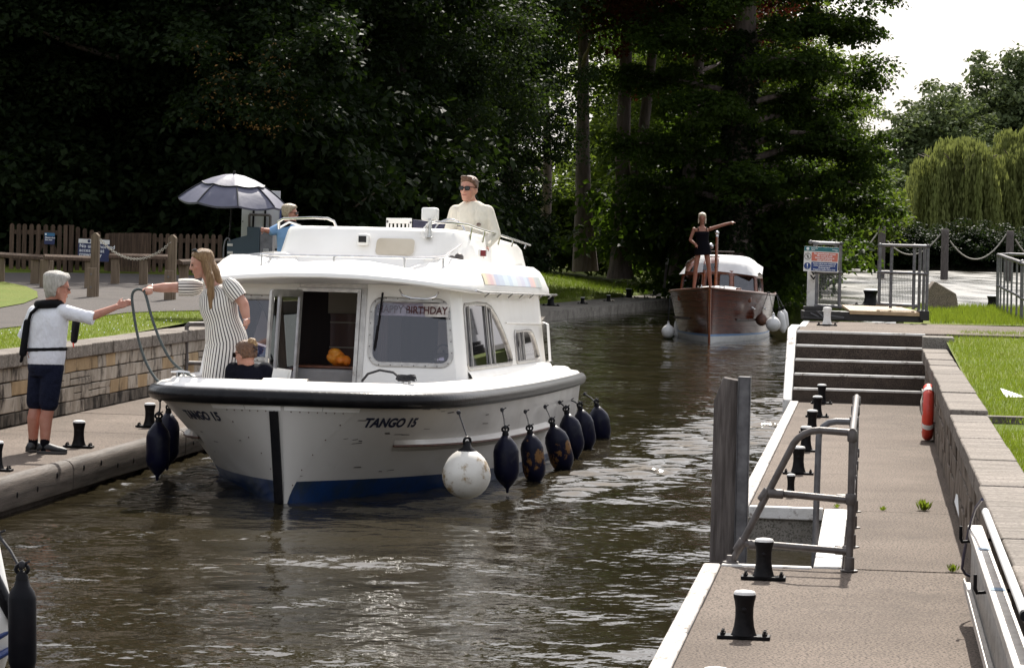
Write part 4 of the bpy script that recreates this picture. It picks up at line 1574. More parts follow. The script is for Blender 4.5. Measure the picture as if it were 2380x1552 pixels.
# ------------------------------------------------------------------ cabin walls with real openings
def rrect(x0, x1, y0, y1, r, n=5):
    out = []
    for cx_, cy_, a0 in ((x1 - r, y1 - r, 0), (x0 + r, y1 - r, 90), (x0 + r, y0 + r, 180), (x1 - r, y0 + r, 270)):
        for k in range(n + 1):
            a = R(a0 + 90 * k / n)
            out.append((cx_ + r * math.cos(a), cy_ + r * math.sin(a)))
    return out
def bil(Q, a, b):
    return (Q[0] * (1 - a) + Q[1] * a) * (1 - b) + (Q[3] * (1 - a) + Q[2] * a) * b
def quad_len(Q):
    return (Q[1] - Q[0]).length, (Q[3] - Q[0]).length
def panel_hole(mb, Q, hole):
    """Q four corners (bottom-left, bottom-right, top-right, top-left); hole as (a,b) loop in 0..1"""
    cx_ = sum(h[0] for h in hole) / len(hole)
    cy_ = sum(h[1] for h in hole) / len(hole)
    angs = sorted([math.atan2(h[1] - cy_, h[0] - cx_) for h in hole] + [math.atan2(y - cy_, x - cx_) for x, y in ((0, 0), (1, 0), (1, 1), (0, 1))])
    def ray_out(a):
        c, s = math.cos(a), math.sin(a)
        k = min([(1 - cx_) / c if c > 1e-9 else 1e9, (0 - cx_) / c if c < -1e-9 else 1e9, (1 - cy_) / s if s > 1e-9 else 1e9, (0 - cy_) / s if s < -1e-9 else 1e9])
        return cx_ + c * k, cy_ + s * k
    def ray_in(a):
        c, s = math.cos(a), math.sin(a)
        best = None
        n = len(hole)
        for i in range(n):
            x1, y1 = hole[i][0] - cx_, hole[i][1] - cy_
            x2, y2 = hole[(i + 1) % n][0] - cx_, hole[(i + 1) % n][1] - cy_
            den = (x2 - x1) * s - (y2 - y1) * c
            if abs(den) < 1e-12:
                continue
            u = (x1 * -s + y1 * c) / den
            if -1e-6 <= u <= 1 + 1e-6:
                k = (x1 + u * (x2 - x1)) * c + (y1 + u * (y2 - y1)) * s
                if k > 0 and (best is None or k > best):
                    best = k
        return cx_ + c * best, cy_ + s * best
    inn = [bil(Q, *ray_in(a)) for a in angs]
    out = [bil(Q, *ray_out(a)) for a in angs]
    n = len(angs)
    mb.add(inn + out, [(i, (i + 1) % n, n + (i + 1) % n, n + i) for i in range(n)])
def qn(Q):
    n = (Q[1] - Q[0]).cross(Q[3] - Q[0]).normalized()
    return n
def window(Q, hole, parent, fw, mat_f, mat_g, screws=True, name='window', inset=.006, bars=()):
    n = qn(Q)
    loop = [bil(Q, *h) for h in hole]
    b_ = MB()
    m = len(loop)
    c = sum(loop, V()) / m
    def ring(off, lift):
        out = []
        for i in range(m):
            d = (loop[(i + 1) % m] - loop[i - 1]).normalized()
            o_ = d.cross(n)
            out.append(loop[i] + o_ * off + n * lift)
        return out
    prof = [(fw, .001), (fw, .010), (fw * .6, .016), (fw * .25, .012), (-.006, .014), (-.012, .002), (-.012, -.02)]
    rings = [ring(*p) for p in prof]
    if (rings[0][0] - c).length < (rings[4][0] - c).length:
        rings = [ring(-a, b) for a, b in prof]
    vs = [p for r in rings for p in r]
    fs = [(i * m + j, i * m + (j + 1) % m, (i + 1) * m + (j + 1) % m, (i + 1) * m + j) for i in range(len(rings) - 1) for j in range(m)]
    b_.add(vs, fs)
    w_ = b_.build('window', mat_f, parent, 50)
    g_ = MB()
    g_.add([p - n * .012 for p in loop], [tuple(range(m))])
    g_.build('pane', mat_g, w_, 0)
    if screws:
        s_ = MB()
        per = 0.0
        for i in range(m):
            a, b = rings[2][i], rings[2][(i + 1) % m]
            L = (b - a).length
            while per < L:
                s_.ball(a.lerp(b, per / L) + n * .001, .006, n=6, k=4)
                per += .115
            per -= L
        tag(s_.build('screws', M['iron'], w_), kind='stuff')
    for (a0, b0, a1, b1, wd) in bars:
        k = MB()
        k.bar(bil(Q, a0, b0) + n * .002, bil(Q, a1, b1) + n * .002, wd, .018, n)
        k.build('glazing_bar', mat_f, w_)
    return w_
zb, zt = 1.0, 1.97
FB = {-2: V((-1.28, 2.62, zb)), -1: V((-.43, 2.52, zb)), 1: V((.36, 2.52, zb)), 2: V((1.28, 2.62, zb))}
FT = {-2: V((-1.15, 2.80, zt)), -1: V((-.41, 2.70, zt)), 1: V((.36, 2.70, zt)), 2: V((1.15, 2.80, zt))}
cw = MB()
QL = [FB[-2], FB[-1], FT[-1], FT[-2]]
QR = [FB[1], FB[2], FT[2], FT[1]]
def hole_from(Q, x0, x1, w0, w1, r, slant=0.0):
    lx, lz = quad_len(Q)
    pts = rrect(0, 1, 0, 1, .001)
    h = []
    for x, y in rrect(x0 * lx, x1 * lx, (w0 - zb) / (zt - zb) * lz, (w1 - zb) / (zt - zb) * lz, r):
        h.append((x / lx + slant * (y / lz - .5), y / lz))
    return h
HL = hole_from(QL, .06, .93, 1.21, 1.80, .10)
HR = hole_from(QR, .075, .945, 1.20, 1.81, .10)
panel_hole(cw, QL, HL)
panel_hole(cw, QR, HR)
# rounded corners to the sides, and side walls
SB = {1: (V((1.34, 2.70, zb)), V((1.36, 2.85, zb)), V((1.36, 6.2, zb)), V((1.32, 9.25, zb)))}
STt = {1: (V((1.215, 2.88, zt - .05)), V((1.235, 3.03, zt - .05)), V((1.235, 6.2, zt - .05)), V((1.2, 9.2, zt - .05)))}
mir = lambda p: V((-p.x, p.y, p.z))
sides = {}
for s in (1, -1):
    B = [p if s > 0 else mir(p) for p in SB[1]]
    Tt = [p if s > 0 else mir(p) for p in STt[1]]
    f0, f1 = (FB[2], FT[2]) if s > 0 else (FB[-2], FT[-2])
    cw.sheet([[f0, f1], [B[0], Tt[0]], [B[1], Tt[1]]])
    Q1 = [B[1], B[2], Tt[2], Tt[1]]
    Q2 = [B[2], B[3], Tt[3], Tt[2]]
    if s < 0:
        Q1 = [Q1[1], Q1[0], Q1[3], Q1[2]]
        Q2 = [Q2[1], Q2[0], Q2[3], Q2[2]]
    fl = (lambda h: h) if s > 0 else (lambda h: [(1 - a, b) for a, b in h][::-1])
    h1 = fl([(.015, .20), (.02, .80), (.035, .85), (.30, .87), (.50, .86), (.60, .82), (.70, .72), (.82, .55), (.92, .36), (.965, .22), (.955, .19), (.93, .18), (.5, .18), (.03, .18)])
    h2 = fl([(.09, .19), (.10, .48), (.115, .52), (.14, .54), (.50, .55), (.60, .54), (.66, .50), (.74, .36), (.79, .22), (.79, .195), (.77, .185), (.4, .18), (.11, .18)])
    panel_hole(cw, Q1, h1)
    panel_hole(cw, Q2, h2)
    sides[s] = (Q1, h1, Q2, h2)
# door surround and rear wall
dl, dr, dtop = (-.335, .275, 1.90)
def fr(v, w):
    f = (w - zb) / (zt - zb)
    return V((v, 2.52 + .18 * f, w))
for a, b, c, d in ((-.43, dl, .62, zt), (dr, .36, .62, zt), (dl, dr, dtop, zt)):
    cw.add([fr(a, c), fr(b, c), fr(b, d), fr(a, d)], [(0, 1, 2, 3)])
cw.add([V((-1.32, 9.25, zb)), V((1.32, 9.25, zb)), V((1.2, 9.2, zt)), V((-1.2, 9.2, zt))], [(0, 1, 2, 3)])
# skirt down to the deck
for s in (1, -1):
    cw.sheet([[(p if s > 0 else mir(p)) + V((0, 0, -.35)) for p in (FB[1] if s > 0 else mir(FB[-1]), FB[2], SB[1][0], SB[1][1], SB[1][2], SB[1][3])],
              [(p if s > 0 else mir(p)) for p in (FB[1] if s > 0 else mir(FB[-1]), FB[2], SB[1][0], SB[1][1], SB[1][2], SB[1][3])]])
cab = cw.build('cabin', M['gel'], boat, 30)
wL = window(QL, HL, boat, .038, M['alu'], M['glass'])
wR = window(QR, HR, boat, .038, M['alu'], M['glass'])
for s in (1, -1):
    Q1, h1, Q2, h2 = sides[s]
    fx = (lambda a: a) if s > 0 else (lambda a: 1 - a)
    window(Q1, h1, boat, .026, M['alu'], M['glass_side'], False, bars=((fx(.11), .19, fx(.11), .85, .03), (fx(.48), .19, fx(.48), .85, .05), (fx(.58), .19, fx(.58), .81, .03)))
    window(Q2, h2, boat, .024, M['alu'], M['glass_side'], False, bars=((fx(.24), .19, fx(.24), .53, .03), (fx(.36), .19, fx(.36), .54, .05)))
# moulding line and step along the side
for s in (1, -1):
    b_ = MB()
    b_.sheet([[V((s * 1.375, y, 1.02)), V((s * 1.40, y, 1.05)), V((s * 1.375, y, 1.10)), V((s * 1.345, y, 1.13))] for y in (2.9, 5, 7, 9.2)])
    b_.sheet([[V((s * 1.345, y, 1.12)), V((s * 1.375, y, 1.13)), V((s * 1.335, y, 1.575)), V((s * 1.27, y, 1.60))] for y in (9.0, 9.24)])
    b_.tube([V((s * 1.285, 5.9, 1.60)), V((s * 1.283, 7.5, 1.59)), V((s * 1.265, 9.2, 1.575))], .012, 6)
    b_.build('side_moulding', M['gel'], boat, 40)
# door frame
b_ = MB()
for a, b in (((dl, .62), (dl, dtop)), ((dr, .62), (dr, dtop))):
    b_.bar(fr(*a) + V((0, -.012, 0)), fr(*b) + V((0, -.012, 0)), .035, .03, V((0, -1, 0)))
b_.bar(fr(dl, dtop) + V((-.017, -.012, 0)), fr(dr, dtop) + V((.017, -.012, 0)), .035, .03, V((0, -1, 0)))
b_.bar(fr(dr + .05, .62) + V((0, -.008, 0)), fr(dr + .05, dtop + .03) + V((0, -.008, 0)), .05, .012, V((0, -1, 0)))
b_.bar(fr(dl, dtop + .045) + V((0, -.008, 0)), fr(dr + .07, dtop + .045) + V((0, -.008, 0)), .04, .012, V((0, -1, 0)))
b_.build('door_frame', M['alu'], boat)
# open glazed door leaf
hx, hy = dl + .02, 2.50
dr_ = V((-.20, -.50, 0)).normalized()
wd = .50
b_ = MB()
rake = V((0, .17, 0))
def dp(a, w):
    return V((hx, hy, w)) + dr_ * a + rake * ((w - zb) / .97)
for (a0, w0), (a1, w1), tt in (((0.0, .70), (0.0, 1.88), .045), ((wd, .70), (wd, 1.88), .045), ((0, 1.86), (wd, 1.86), .07), ((0, .72), (wd, .72), .06), ((.36, .72), (.36, 1.86), .03)):
    b_.bar(dp(a0, w0), dp(a1, w1), tt, .028, dr_.cross(V((0, 0, 1))))
door = b_.build('door', M['alu'], boat)
g_ = MB()
g_.add([dp(.02, .74), dp(wd - .02, .74), dp(wd - .02, 1.84), dp(.02, 1.84)], [(0, 1, 2, 3)])
g_.build('pane', M['glass_side'], door, 0)
b_ = MB()
b_.tube([dp(wd - .01, 1.12) + V((-.04, -.01, 0)), dp(wd - .06, 1.13) + V((-.07, -.02, 0)), dp(wd - .14, 1.11) + V((-.06, -.02, 0))], .009, 6)
b_.bar(dp(wd + .006, .98), dp(wd + .006, 1.22), .02, .04, V((1, 0, 0)))
b_.build('handle', M['steel'], door)

# ------------------------------------------------------------------ roof
RO = [(0, 2.13), (.4, 2.14), (.75, 2.18), (1.02, 2.27), (1.2, 2.42), (1.32, 2.62), (1.385, 2.9), (1.41, 3.4), (1.415, 4.5), (1.415, 6), (1.405, 7.5), (1.38, 8.7), (1.33, 9.2), (1.2, 9.45), (.8, 9.55), (0, 9.58)]
RLOOP = [(.05, -.03), (.012, -.028), (0, -.015), (0, .01), (.012, .03), (.045, .055), (.10, .085), (.2, .12), (.35, .145), (.6, .165), (.95, .18), (1.25, .185)]
def roof_e(v, u):
    return 2.0 - .105 * (abs(v) / 1.41) ** 2 - .0 * u
def roof_p(i, k, lift=0.0, sgn=1):
    v, u = RO[i]
    d, h = RLOOP[k]
    sk_ = min(1, max(0, (i - 4) / 3)) if i < 12 else max(0, (14 - i) / 3)
    d, h = d * (1 - .5 * sk_), h * (1 + (1.1 * sk_ if k > 3 else 0) * (1 if k < 9 else .8))
    vv = v * (1 - d / 1.46)
    uc = 5.85
    uu = uc + (u - uc) * (1 - d / 3.75 * (1.9 if u < 3 else 1.0))
    return V((sgn * vv * (1 + lift), uu, roof_e(v, u) + h + lift * .6))
rings = []
nR = len(RO)
for k in range(len(RLOOP)):
    ring = [roof_p(i, k) for i in range(nR)] + [roof_p(i, k, 0, -1) for i in range(nR - 2, 0, -1)]
    rings.append(ring)
b_ = MB()
b_.loft(rings)
roof = b_.build('roof', M['gel'], boat, 60)
# coloured band on the roof shoulder
def bandmat():
    m, nt, b = newmat('striped_band')
    tc = nt.nodes.new('ShaderNodeTexCoord')
    sp = nt.nodes.new('ShaderNodeSeparateXYZ')
    nt.links.new(tc.outputs['Object'], sp.inputs[0])
    mr = nd(nt, 'ShaderNodeMapRange')
    mr.inputs['From Min'].default_value = 3.3
    mr.inputs['From Max'].default_value = 7.9
    nt.links.new(sp.outputs['Y'], mr.inputs['Value'])
    cr = nt.nodes.new('ShaderNodeValToRGB')
    e = cr.color_ramp
    e.interpolation = 'CONSTANT'
    cols = [(0, (.05, .06, .12)), (.03, (.7, .55, .08)), (.08, (.7, .25, .1)), (.12, (.55, .06, .08)), (.17, (.6, .35, .35)), (.2, (.12, .2, .5)), (.26, (.2, .35, .6)), (.34, (.45, .65, .75)), (.42, (.25, .45, .7)), (.48, (.55, .7, .78)), (.56, (.5, .5, .65)), (.63, (.35, .35, .6)), (.7, (.4, .55, .75)), (.76, (.15, .25, .5)), (.8, (.6, .12, .12)), (.86, (.7, .2, .08)), (.9, (.2, .25, .2)), (.94, (.06, .12, .2)), (.97, (.1, .2, .15))]
    while len(e.elements) < len(cols):
        e.elements.new(.5)
    for el, (p, c) in zip(e.elements, cols):
        el.position = p
        el.color = rgba(tuple(.45 * q_ + .55 * .62 for q_ in c))
    nt.links.new(mr.outputs[0], cr.inputs[0])
    nt.links.new(cr.outputs[0], b.inputs['Base Color'])
    b.inputs['Roughness'].default_value = .35
    return m
b_ = MB()
def roof_side(u, k, lift):
    us = [RO[i][1] for i in range(5, 13)]
    vs = [RO[i][0] for i in range(5, 13)]
    v = float(np.interp(u, us, vs))
    d, h = RLOOP[k]
    d, h = d * .5, h * (2.1 if k > 3 else 1)
    return V((v * (1 - d / 1.46) + lift, u, roof_e(v, u) + h + lift * .7))
b_.sheet([[roof_side(u, k, .005) for k in (4, 5, 6)] for u in [3.45 + 4.6 * i / 30 for i in range(31)]])
b_.build('striped_band', bandmat(), roof, 60)
# grab rails along the roof edge
for s in (1, -1):
    b_ = MB()
    b_.tube([V((s * 1.43, 2.72, 1.90)), V((s * 1.455, 2.95, 1.885))] + [V((s * 1.455, 2.95 + 6 * i / 8, 1.885)) for i in range(1, 9)] + [V((s * 1.40, 9.1, 1.87))], .011, 7)
    for i in range(7):
        b_.tube([V((s * 1.455, 3.5 + .85 * i, 1.885)), V((s * 1.40, 3.5 + .85 * i, 1.835))], .008, 6)
    b_.build('grab_rail', M['steel'], roof)
b_ = MB()
b_.tube([V((.72, 2.40, 1.885)), V((.76, 2.36, 1.83)), V((.85, 2.35, 1.805)), (1.0, 2.37, 1.80), V((1.08, 2.41, 1.825)), V((1.1, 2.45, 1.87))], .009, 7)
b_.build('grab_handle', M['steel'], roof)
b_ = MB()
b_.tube([fr(.50, 1.89) + V((.01, -.035, 0)), fr(.485, 1.6) + V((0, -.035, 0)), fr(.465, 1.36) + V((0, -.03, 0))], [.012, .008, .005], 6)
b_.bar(fr(.475, 1.56) + V((0, -.025, 0)), fr(.455, 1.33) + V((0, -.022, 0)), .014, .012, V((0, -1, 0)))
b_.build('wiper', M['black'], boat)

# ------------------------------------------------------------------ flybridge tub
FO = [(0, 3.85), (.38, 3.86), (.70, 3.92), (.92, 4.08), (1.02, 4.36), (1.07, 4.8), (1.09, 5.6), (1.10, 7), (1.10, 8.4), (1.06, 9.0)]
def tub(k, f):
    v, u = FO[k]
    w0 = 2.05
    top = 2.53 - .012 * max(0, u - 4.2) - (.05 * max(0, (u - 8.2)) if u > 8.2 else 0)
    ins = .10 * f
    return V((v * (1 - ins) if v else 0, u + .30 * f * max(0, 1 - (u - 4) / 1.2), w0 + (top - w0) * f))
b_ = MB()
prof = [(0, 0), (.25, 0), (.5, 0), (.75, 0), (.92, 0), (.985, .012), (1, .03), (1, .05), (.98, .07), (.6, .075), (.05, .08)]
rows = []
idx = list(range(len(FO) - 1, 0, -1))
for f, ins in prof:
    row = []
    for k in idx:
        p = tub(k, f)
        row.append(V((-(p.x - ins), p.y + ins * (1 if k < 5 else 0), p.z)))
    for k in range(0, len(FO)):
        p = tub(k, f)
        row.append(V((p.x - (ins if k else 0), p.y + ins * (1 if k < 5 else 0), p.z)))
    rows.append(row)
b_.sheet(rows)
fly = b_.build('flybridge', M['gel'], boat, 50)
b_ = MB()
b_.add([(-1.0, 4.2, 2.2), (1.0, 4.2, 2.2), (1.05, 9.0, 2.2), (-1.05, 9.0, 2.2)], [(0, 1, 2, 3)])
b_.build('flybridge_floor', M['gel'], fly)
b_ = MB()
rr = rrect(-.20, .20, -.085, .085, .04)
FZ = lambda x, w: V((x, 3.87 + .30 * (w - 2.05) / .48 - .012, w))
b_.add([FZ(.32 + x, 2.33 + y) for x, y in rr], [tuple(range(len(rr)))])
b_.build('access_panel', M['cream_in'], fly)
b_ = MB()
b_.box(-.075, .045, 3.98, 4.1, 2.335, 2.455)
nl = b_.build('nav_light', M['white_plastic'], fly, bevel=.02)
nl2 = MB()
nl2.box(-.055, .025, 3.97, 3.985, 2.365, 2.43)
nl2.build('lens', M['dark'], nl)
b_ = MB()
b_.box(1.10, 1.17, 4.6, 4.72, 2.255, 2.335)
nl = b_.build('nav_light', M['white_plastic'], fly, bevel=.015)
nl2 = MB()
nl2.box(1.13, 1.185, 4.585, 4.66, 2.262, 2.325)
nl2.build('lens', M['lens_red'], nl)
# horn
hp = V((1.0, 3.95, 2.18))
b_ = MB()
b_.lathe([(.052, 0), (.048, .012), (.03, .04), (.02, .08), (.016, .13)], 14, Matrix.Translation(hp + V((-.06, -.06, .02))) @ Matrix.Rotation(R(-90), 4, 'X') @ Matrix.Rotation(R(12), 4, 'Y'))
b_.ball(hp + V((.0, .03, .05)), .05, n=12, k=8)
b_.tube([hp + V((0, .03, 0)), hp + V((0, .03, -.09))], .012, 6)
b_.build('horn', M['rail_dark'], fly)
# stainless rails
b_ = MB()
rl = [V((-.86, 3.95, 2.24)), V((-.86, 3.3, 2.215)), V((-.83, 3.1, 2.205)), V((-.72, 3.0, 2.2)), V((-.3, 2.95, 2.2)), V((.2, 2.95, 2.205)), V((.7, 2.98, 2.205)), V((.93, 3.05, 2.21)), V((1.02, 3.2, 2.225)), V((1.03, 3.6, 2.29)), V((1.03, 4.2, 2.37))]
b_.tube(rl, .013, 8)
for p in (V((-.82, 3.08, 2.2)), V((-.84, 3.55, 2.22)), V((-.05, 2.95, 2.2)), V((.66, 2.98, 2.205)), V((1.0, 3.3, 2.235))):
    b_.tube([p, V((p.x, p.y, 2.08))], .012, 8)
    b_.lathe([(.028, 0), (.028, .006), (.014, .012)], 10, Matrix.Translation((p.x, p.y, 2.085)))
b_.build('guard_rail', M['steel'], roof)
b_ = MB()
b_.tube([V((-1.02, 4.52, 2.50)), V((-1.01, 4.45, 2.57)), V((-.94, 4.38, 2.60)), V((-.6, 4.28, 2.615)), V((-.45, 4.27, 2.61)), V((-.38, 4.28, 2.58)), V((-.35, 4.3, 2.51))], .014, 8)
b_.tube([V((-1.02, 4.52, 2.50)), V((-1.02, 5.0, 2.58)), V((-1.02, 5.6, 2.56)), V((-1.02, 5.8, 2.5))], .012, 8)
b_.build('coaming_rail', M['steel'], fly)
b_ = MB()
b_.tube([V((.58, 4.3, 2.50)), V((.60, 4.3, 2.57)), V((.68, 4.32, 2.60)), V((.84, 4.4, 2.60)), V((.97, 4.65, 2.59)), V((1.04, 5.3, 2.55)), V((1.07, 6.2, 2.53)), V((1.08, 7.5, 2.5)), V((1.06, 9.0, 2.47))], .014, 8)
for p in (V((.99, 4.85, 2.575)), V((1.045, 5.4, 2.545)), V((1.07, 6.4, 2.525)), V((1.08, 7.4, 2.5)), V((1.07, 8.6, 2.48))):
    b_.tube([p, V((p.x - .02, p.y, 2.42))], .011, 7)
b_.build('coaming_rail', M['steel'], fly)
# post with white instrument box
b_ = MB()
b_.tube([V((.66, 4.14, 2.44)), V((.66, 4.14, 2.62))], .022, 10)
b_.lathe([(.045, 0), (.045, .008), (.02, .015)], 12, Matrix.Translation((.66, 4.14, 2.435)))
pl = b_.build('instrument_post', M['steel'], fly)
b_ = MB()
b_.box(.565, .735, 4.14, 4.26, 2.61, 2.745)
b_.build('instrument_box', M['white_plastic'], pl, bevel=.02)
b_ = MB()
b_.tube([V((.70, 4.13, 2.67)), V((.67, 4.10, 2.60)), V((.60, 4.10, 2.53)), V((.585, 4.12, 2.46)), V((.62, 4.12, 2.435))], .006, 6)
b_.build('cable', M['white_plastic'], pl)
b_ = MB()
b_.loft([[V((.66 + x * k, 5.0 + y * k + dy, z)) for x, y in rrect(-.28, .28, -.12, .12, .06)] for z, k, dy in ((2.2, 1.0, 0), (2.46, .95, .02), (2.53, .8, .05))])
b_.build('helm_console', M['gel'], fly, 60)
b_ = MB()
b_.tube([V((.68 + .17 * math.cos(a), 5.28 + .06 * math.sin(a), 2.50 + .16 * math.sin(a))) for a in [2 * math.pi * k / 24 for k in range(24)]], .012, 6, closed=True)
b_.build('helm_wheel', M['steel'], fly, 60)

# ------------------------------------------------------------------ inside the cabin
b_ = MB()
b_.box(-1.2, 1.2, 5.3, 5.36, .66, 1.93)
b_.build('bulkhead', M['wood_dark'], boat)
b_ = MB()
b_.box(-.36, -.02, 4.4, 4.42, .9, 1.66)
b_.box(-.36, -.02, 4.36, 4.4, 1.64, 1.66, 0)
b_.build('cupboard_front', M['wood_in'], boat)
b_ = MB()
b_.box(-.40, .0, 4.45, 4.5, 1.66, 1.95)
b_.build('lining_panel', M['cream_in'], boat)
for z in (1.30, 1.56):
    b_ = MB()
    b_.box(-.36, .02, 4.37, 4.40, z, z + .015)
    b_.build('shelf_edge', M['cream_in'], boat)
b_ = MB()
b_.tube([V((.03, 3.9, .9)), V((.02, 4.0, 1.93))], .016, 8)
b_.build('cabin_pole', M['alu'], boat)
b_ = MB()
b_.box(.04, .45, 4.1, 4.14, .7, 1.80)
b_.build('locker', M['wood_dark'], boat)
b_ = MB()
b_.box(-.40, .34, 2.72, 3.25, .70, 1.12)
b_.build('seat_base', M['cushion'], boat, bevel=.03)
b_ = MB()
b_.box(-.36, .33, 2.74, 3.3, 1.125, 1.15)
b_.build('seat_top', M['wood_in'], boat, bevel=.008)
b_ = MB()
b_.box(.40, 1.22, 2.95, 5.2, .7, 1.19)
b_.box(-1.22, -.42, 2.95, 5.2, .7, 1.05)
b_.build('galley_unit', M['cushion'], boat, bevel=.01)
b_ = MB()
b_.box(.9, 1.22, 3.7, 3.73, 1.2, 1.62)
b_.build('splash_panel', M['cream_in'], boat)
for s, x0, x1 in ((-1, -.62, -.46), (1, .42, .53), (-1, -1.12, -1.0)):
    b_ = MB()
    cols = []
    for k in range(15):
        x = x0 + (x1 - x0) * k / 14
        y = 2.92 + .02 * math.sin(k * 2.1)
        cols.append([V((x + .03 * (1 if w < 1.5 else 0) * s * 0, y - .1 * (1.9 - w) * .2, w)) for w in (1.08, 1.3, 1.5, 1.7, 1.88)])
    b_.sheet(cols)
    b_.build('curtain', M['curtain'], boat, 60)
b_ = MB()
b_.tube([V((1.1 + .0, 3.2, 1.45)), V((1.1, 3.2, 1.45))], .01, 6)
b_ = MB()
sw = [V((1.02 + .16 * math.cos(a), 3.75, 1.50 + .16 * math.sin(a))) for a in [2 * math.pi * k / 24 for k in range(24)]]
b_.tube([p - V((0, 0, .22)) for p in sw], .012, 6, closed=True)
b_.build('steering_wheel', M['black'], boat)

# things aboard ------------------------------------------------------
def on_boat(v, u, w):
    return bw(v, u, w)
kt = thing('kettle', 'steel whistling kettle with arched handle behind the right front window', 'kettle', on_boat(.95, 3.12, 1.192 + .065), BROT)
b_ = MB()
b_.lathe([(.085, 0), (.10, .02), (.10, .05), (.085, .09), (.05, .115), (.02, .12)], 20)
b_.build('body', M['steel'], kt, 60)
b_ = MB()
b_.tube([V((.085 * math.cos(a), 0, .09 + .105 * math.sin(a))) for a in [math.pi * k / 12 for k in range(13)]], .009, 7)
b_.ball((0, 0, .13), .016, n=8, k=6)
b_.build('handle', M['black'], kt)
b_ = MB()
b_.tube([V((.08, 0, .05)), V((.13, 0, .085)), V((.155, 0, .11))], [.02, .013, .01], 8)
b_.build('spout', M['steel'], kt)
ob = MB()
g = random.Random(4)
for k in range(16):
    a, r_ = g.random() * 6.28, g.random() * .12
    ob.ball((math.cos(a) * r_ * 1.1, math.sin(a) * r_ * .7, .035 + g.random() * .06 * (1 - r_ * 5)), .05 + .035 * g.random(), .05, .035 + .02 * g.random(), n=9, k=6, M=Euler((g.random(), g.random(), g.random() * 6)).to_matrix())
ob.ball((-.02, 0, .13), .07, .06, .045, n=10, k=7)
bag = remesh(ob, 'orange_bag', M['orange'], None, .012, 2)
bag.location = on_boat(-.11, 2.98, 1.152 + .065)
bag.rotation_euler = BROT
tag(bag, 'crumpled orange bag on the sill inside the open cabin door', 'bag')
b_ = MB()
b_.lathe([(.045, 0), (.05, .02), (.05, .17), (.03, .21), (.018, .22), (.018, .25)], 14)
bo_ = b_.build('bottle', M['orange'], None, 60)
bo_.location = on_boat(.125, 3.02, 1.152 + .065)
bo_.rotation_euler = BROT
tag(bo_, 'upright orange bottle at the right edge inside the cabin door', 'bottle')
# birthday banner
bn = thing('birthday_banner', 'clear banner with dark red birthday lettering inside the right front window', 'banner', on_boat(.69, 2.735, 1.725 + .065), (BROT[0] - R(8), 0, BROT[2] - R(6)))
M['banner'] = pm('banner_film', (.80, .76, .72), (.5, .46, .44), .25, 14)
M['banner_red'] = pm('banner_red', (.09, .008, .01), (.06, .007, .008), .5)
b_ = MB()
b_.sheet([[V((x, .012 * math.sin(x * 14), z)) for z in (-.06, .07)] for x in [-.37 + .74 * k / 24 for k in range(25)]])
b_.build('film', M['banner'], bn, 60)
text('lettering', 'HAPPY BIRTHDAY', .105, Matrix.Translation((0, -.022, -.035)) @ Matrix.Rotation(R(90), 4, 'X'), M['banner_red'], bn, weight=.002, fit=.72)
# folding chair on the flybridge
fc = thing('folding_chair', 'white slatted folding chair with navy canvas on the flybridge', 'chair', on_boat(.0, 6.9, 2.305), (0, 0, -BTH + R(8)))
b_ = MB()
b_.box(-.36, -.33, -.02, .02, .0, .48)
b_.box(-.10, -.07, -.02, .02, .0, .47)
b_.box(-.36, -.07, -.02, .02, .44, .50)
b_.box(-.36, -.07, -.02, .02, .20, .24)
for k in range(5):
    b_.box(-.315 + .045 * k, -.29 + .045 * k, -.012, .012, .24, .44)
b_.build('slatted_back', M['white_plastic'], fc, bevel=.006)
b_ = MB()
b_.add([(-.065, -.02, .49), (.34, .0, .46), (.40, 0, .30), (.36, .02, .24), (-.06, 0, .24), (-.065, .1, .49), (.34, .1, .46), (.40, .1, .30), (.36, .1, .24), (-.06, .1, .24)],
       [(0, 1, 2, 3, 4), (9, 8, 7, 6, 5), (0, 5, 6, 1), (1, 6, 7, 2), (2, 7, 8, 3), (3, 8, 9, 4), (4, 9, 5, 0)])
b_.build('canvas', M['navy_vinyl'], fc, bevel=.012)
b_ = MB()
b_.tube([(.36, .03, .2), (.42, .03, .42), (.5, .03, .36), (.62, .03, .28)], .012, 6)
b_.tube([(-.3, .05, 0), (.3, .05, .3)], .012, 6)
b_.build('frame', M['white_plastic'], fc)
# deck cleats, ropes, signboard on the bow
def cleat(v, u, name_label):
    c = MB()
    c.tube([V((v - .09, u, 1.165)), V((v, u, 1.17)), V((v + .09, u, 1.165))], [.008, .014, .008], 7)
    c.tube([V((v - .03, u, 1.12)), V((v - .03, u, 1.17))], .011, 7)
    c.tube([V((v + .03, u, 1.12)), V((v + .03, u, 1.17))], .011, 7)
    c.build('cleat', M['steel'], boat)
cleat(1.02, .60, '')
cleat(-1.13, .72, '')
kb_ = MB()
g = random.Random(8)
for k in range(9):
    a0 = k * .9
    kb_.tube([V((.09 * math.cos(a0 + j * .8) * (1 - .03 * k), .05 * math.sin(a0 + j * .8), .012 + .012 * (k % 4) + .008 * math.sin(j * 2 + k))) for j in range(8)], .010, 6)
kb_.tube([V((-.06, 0, .03)), V((-.14, .1, .075)), V((-.28, .18, .09)), V((-.40, .22, .05)), V((-.46, .25, -.02))], .012, 7)
rk = kb_.build('rope_coil', M['rope_dark'], None, 60)
rk.location = on_boat(1.02, .60, 1.15)
rk.rotation_euler = BROT
tag(rk, 'dark rope knotted round the right bow cleat', 'rope')
st_ = MB()
st_.sheet([[V((x, .16 * math.cos(k) + .03 * x, .12 * math.sin(k) - .10)) for k in (.2, .6, 1.0, 1.4, 1.8, 2.2)] for x in (-.21, -.1, 0, .1, .2)])
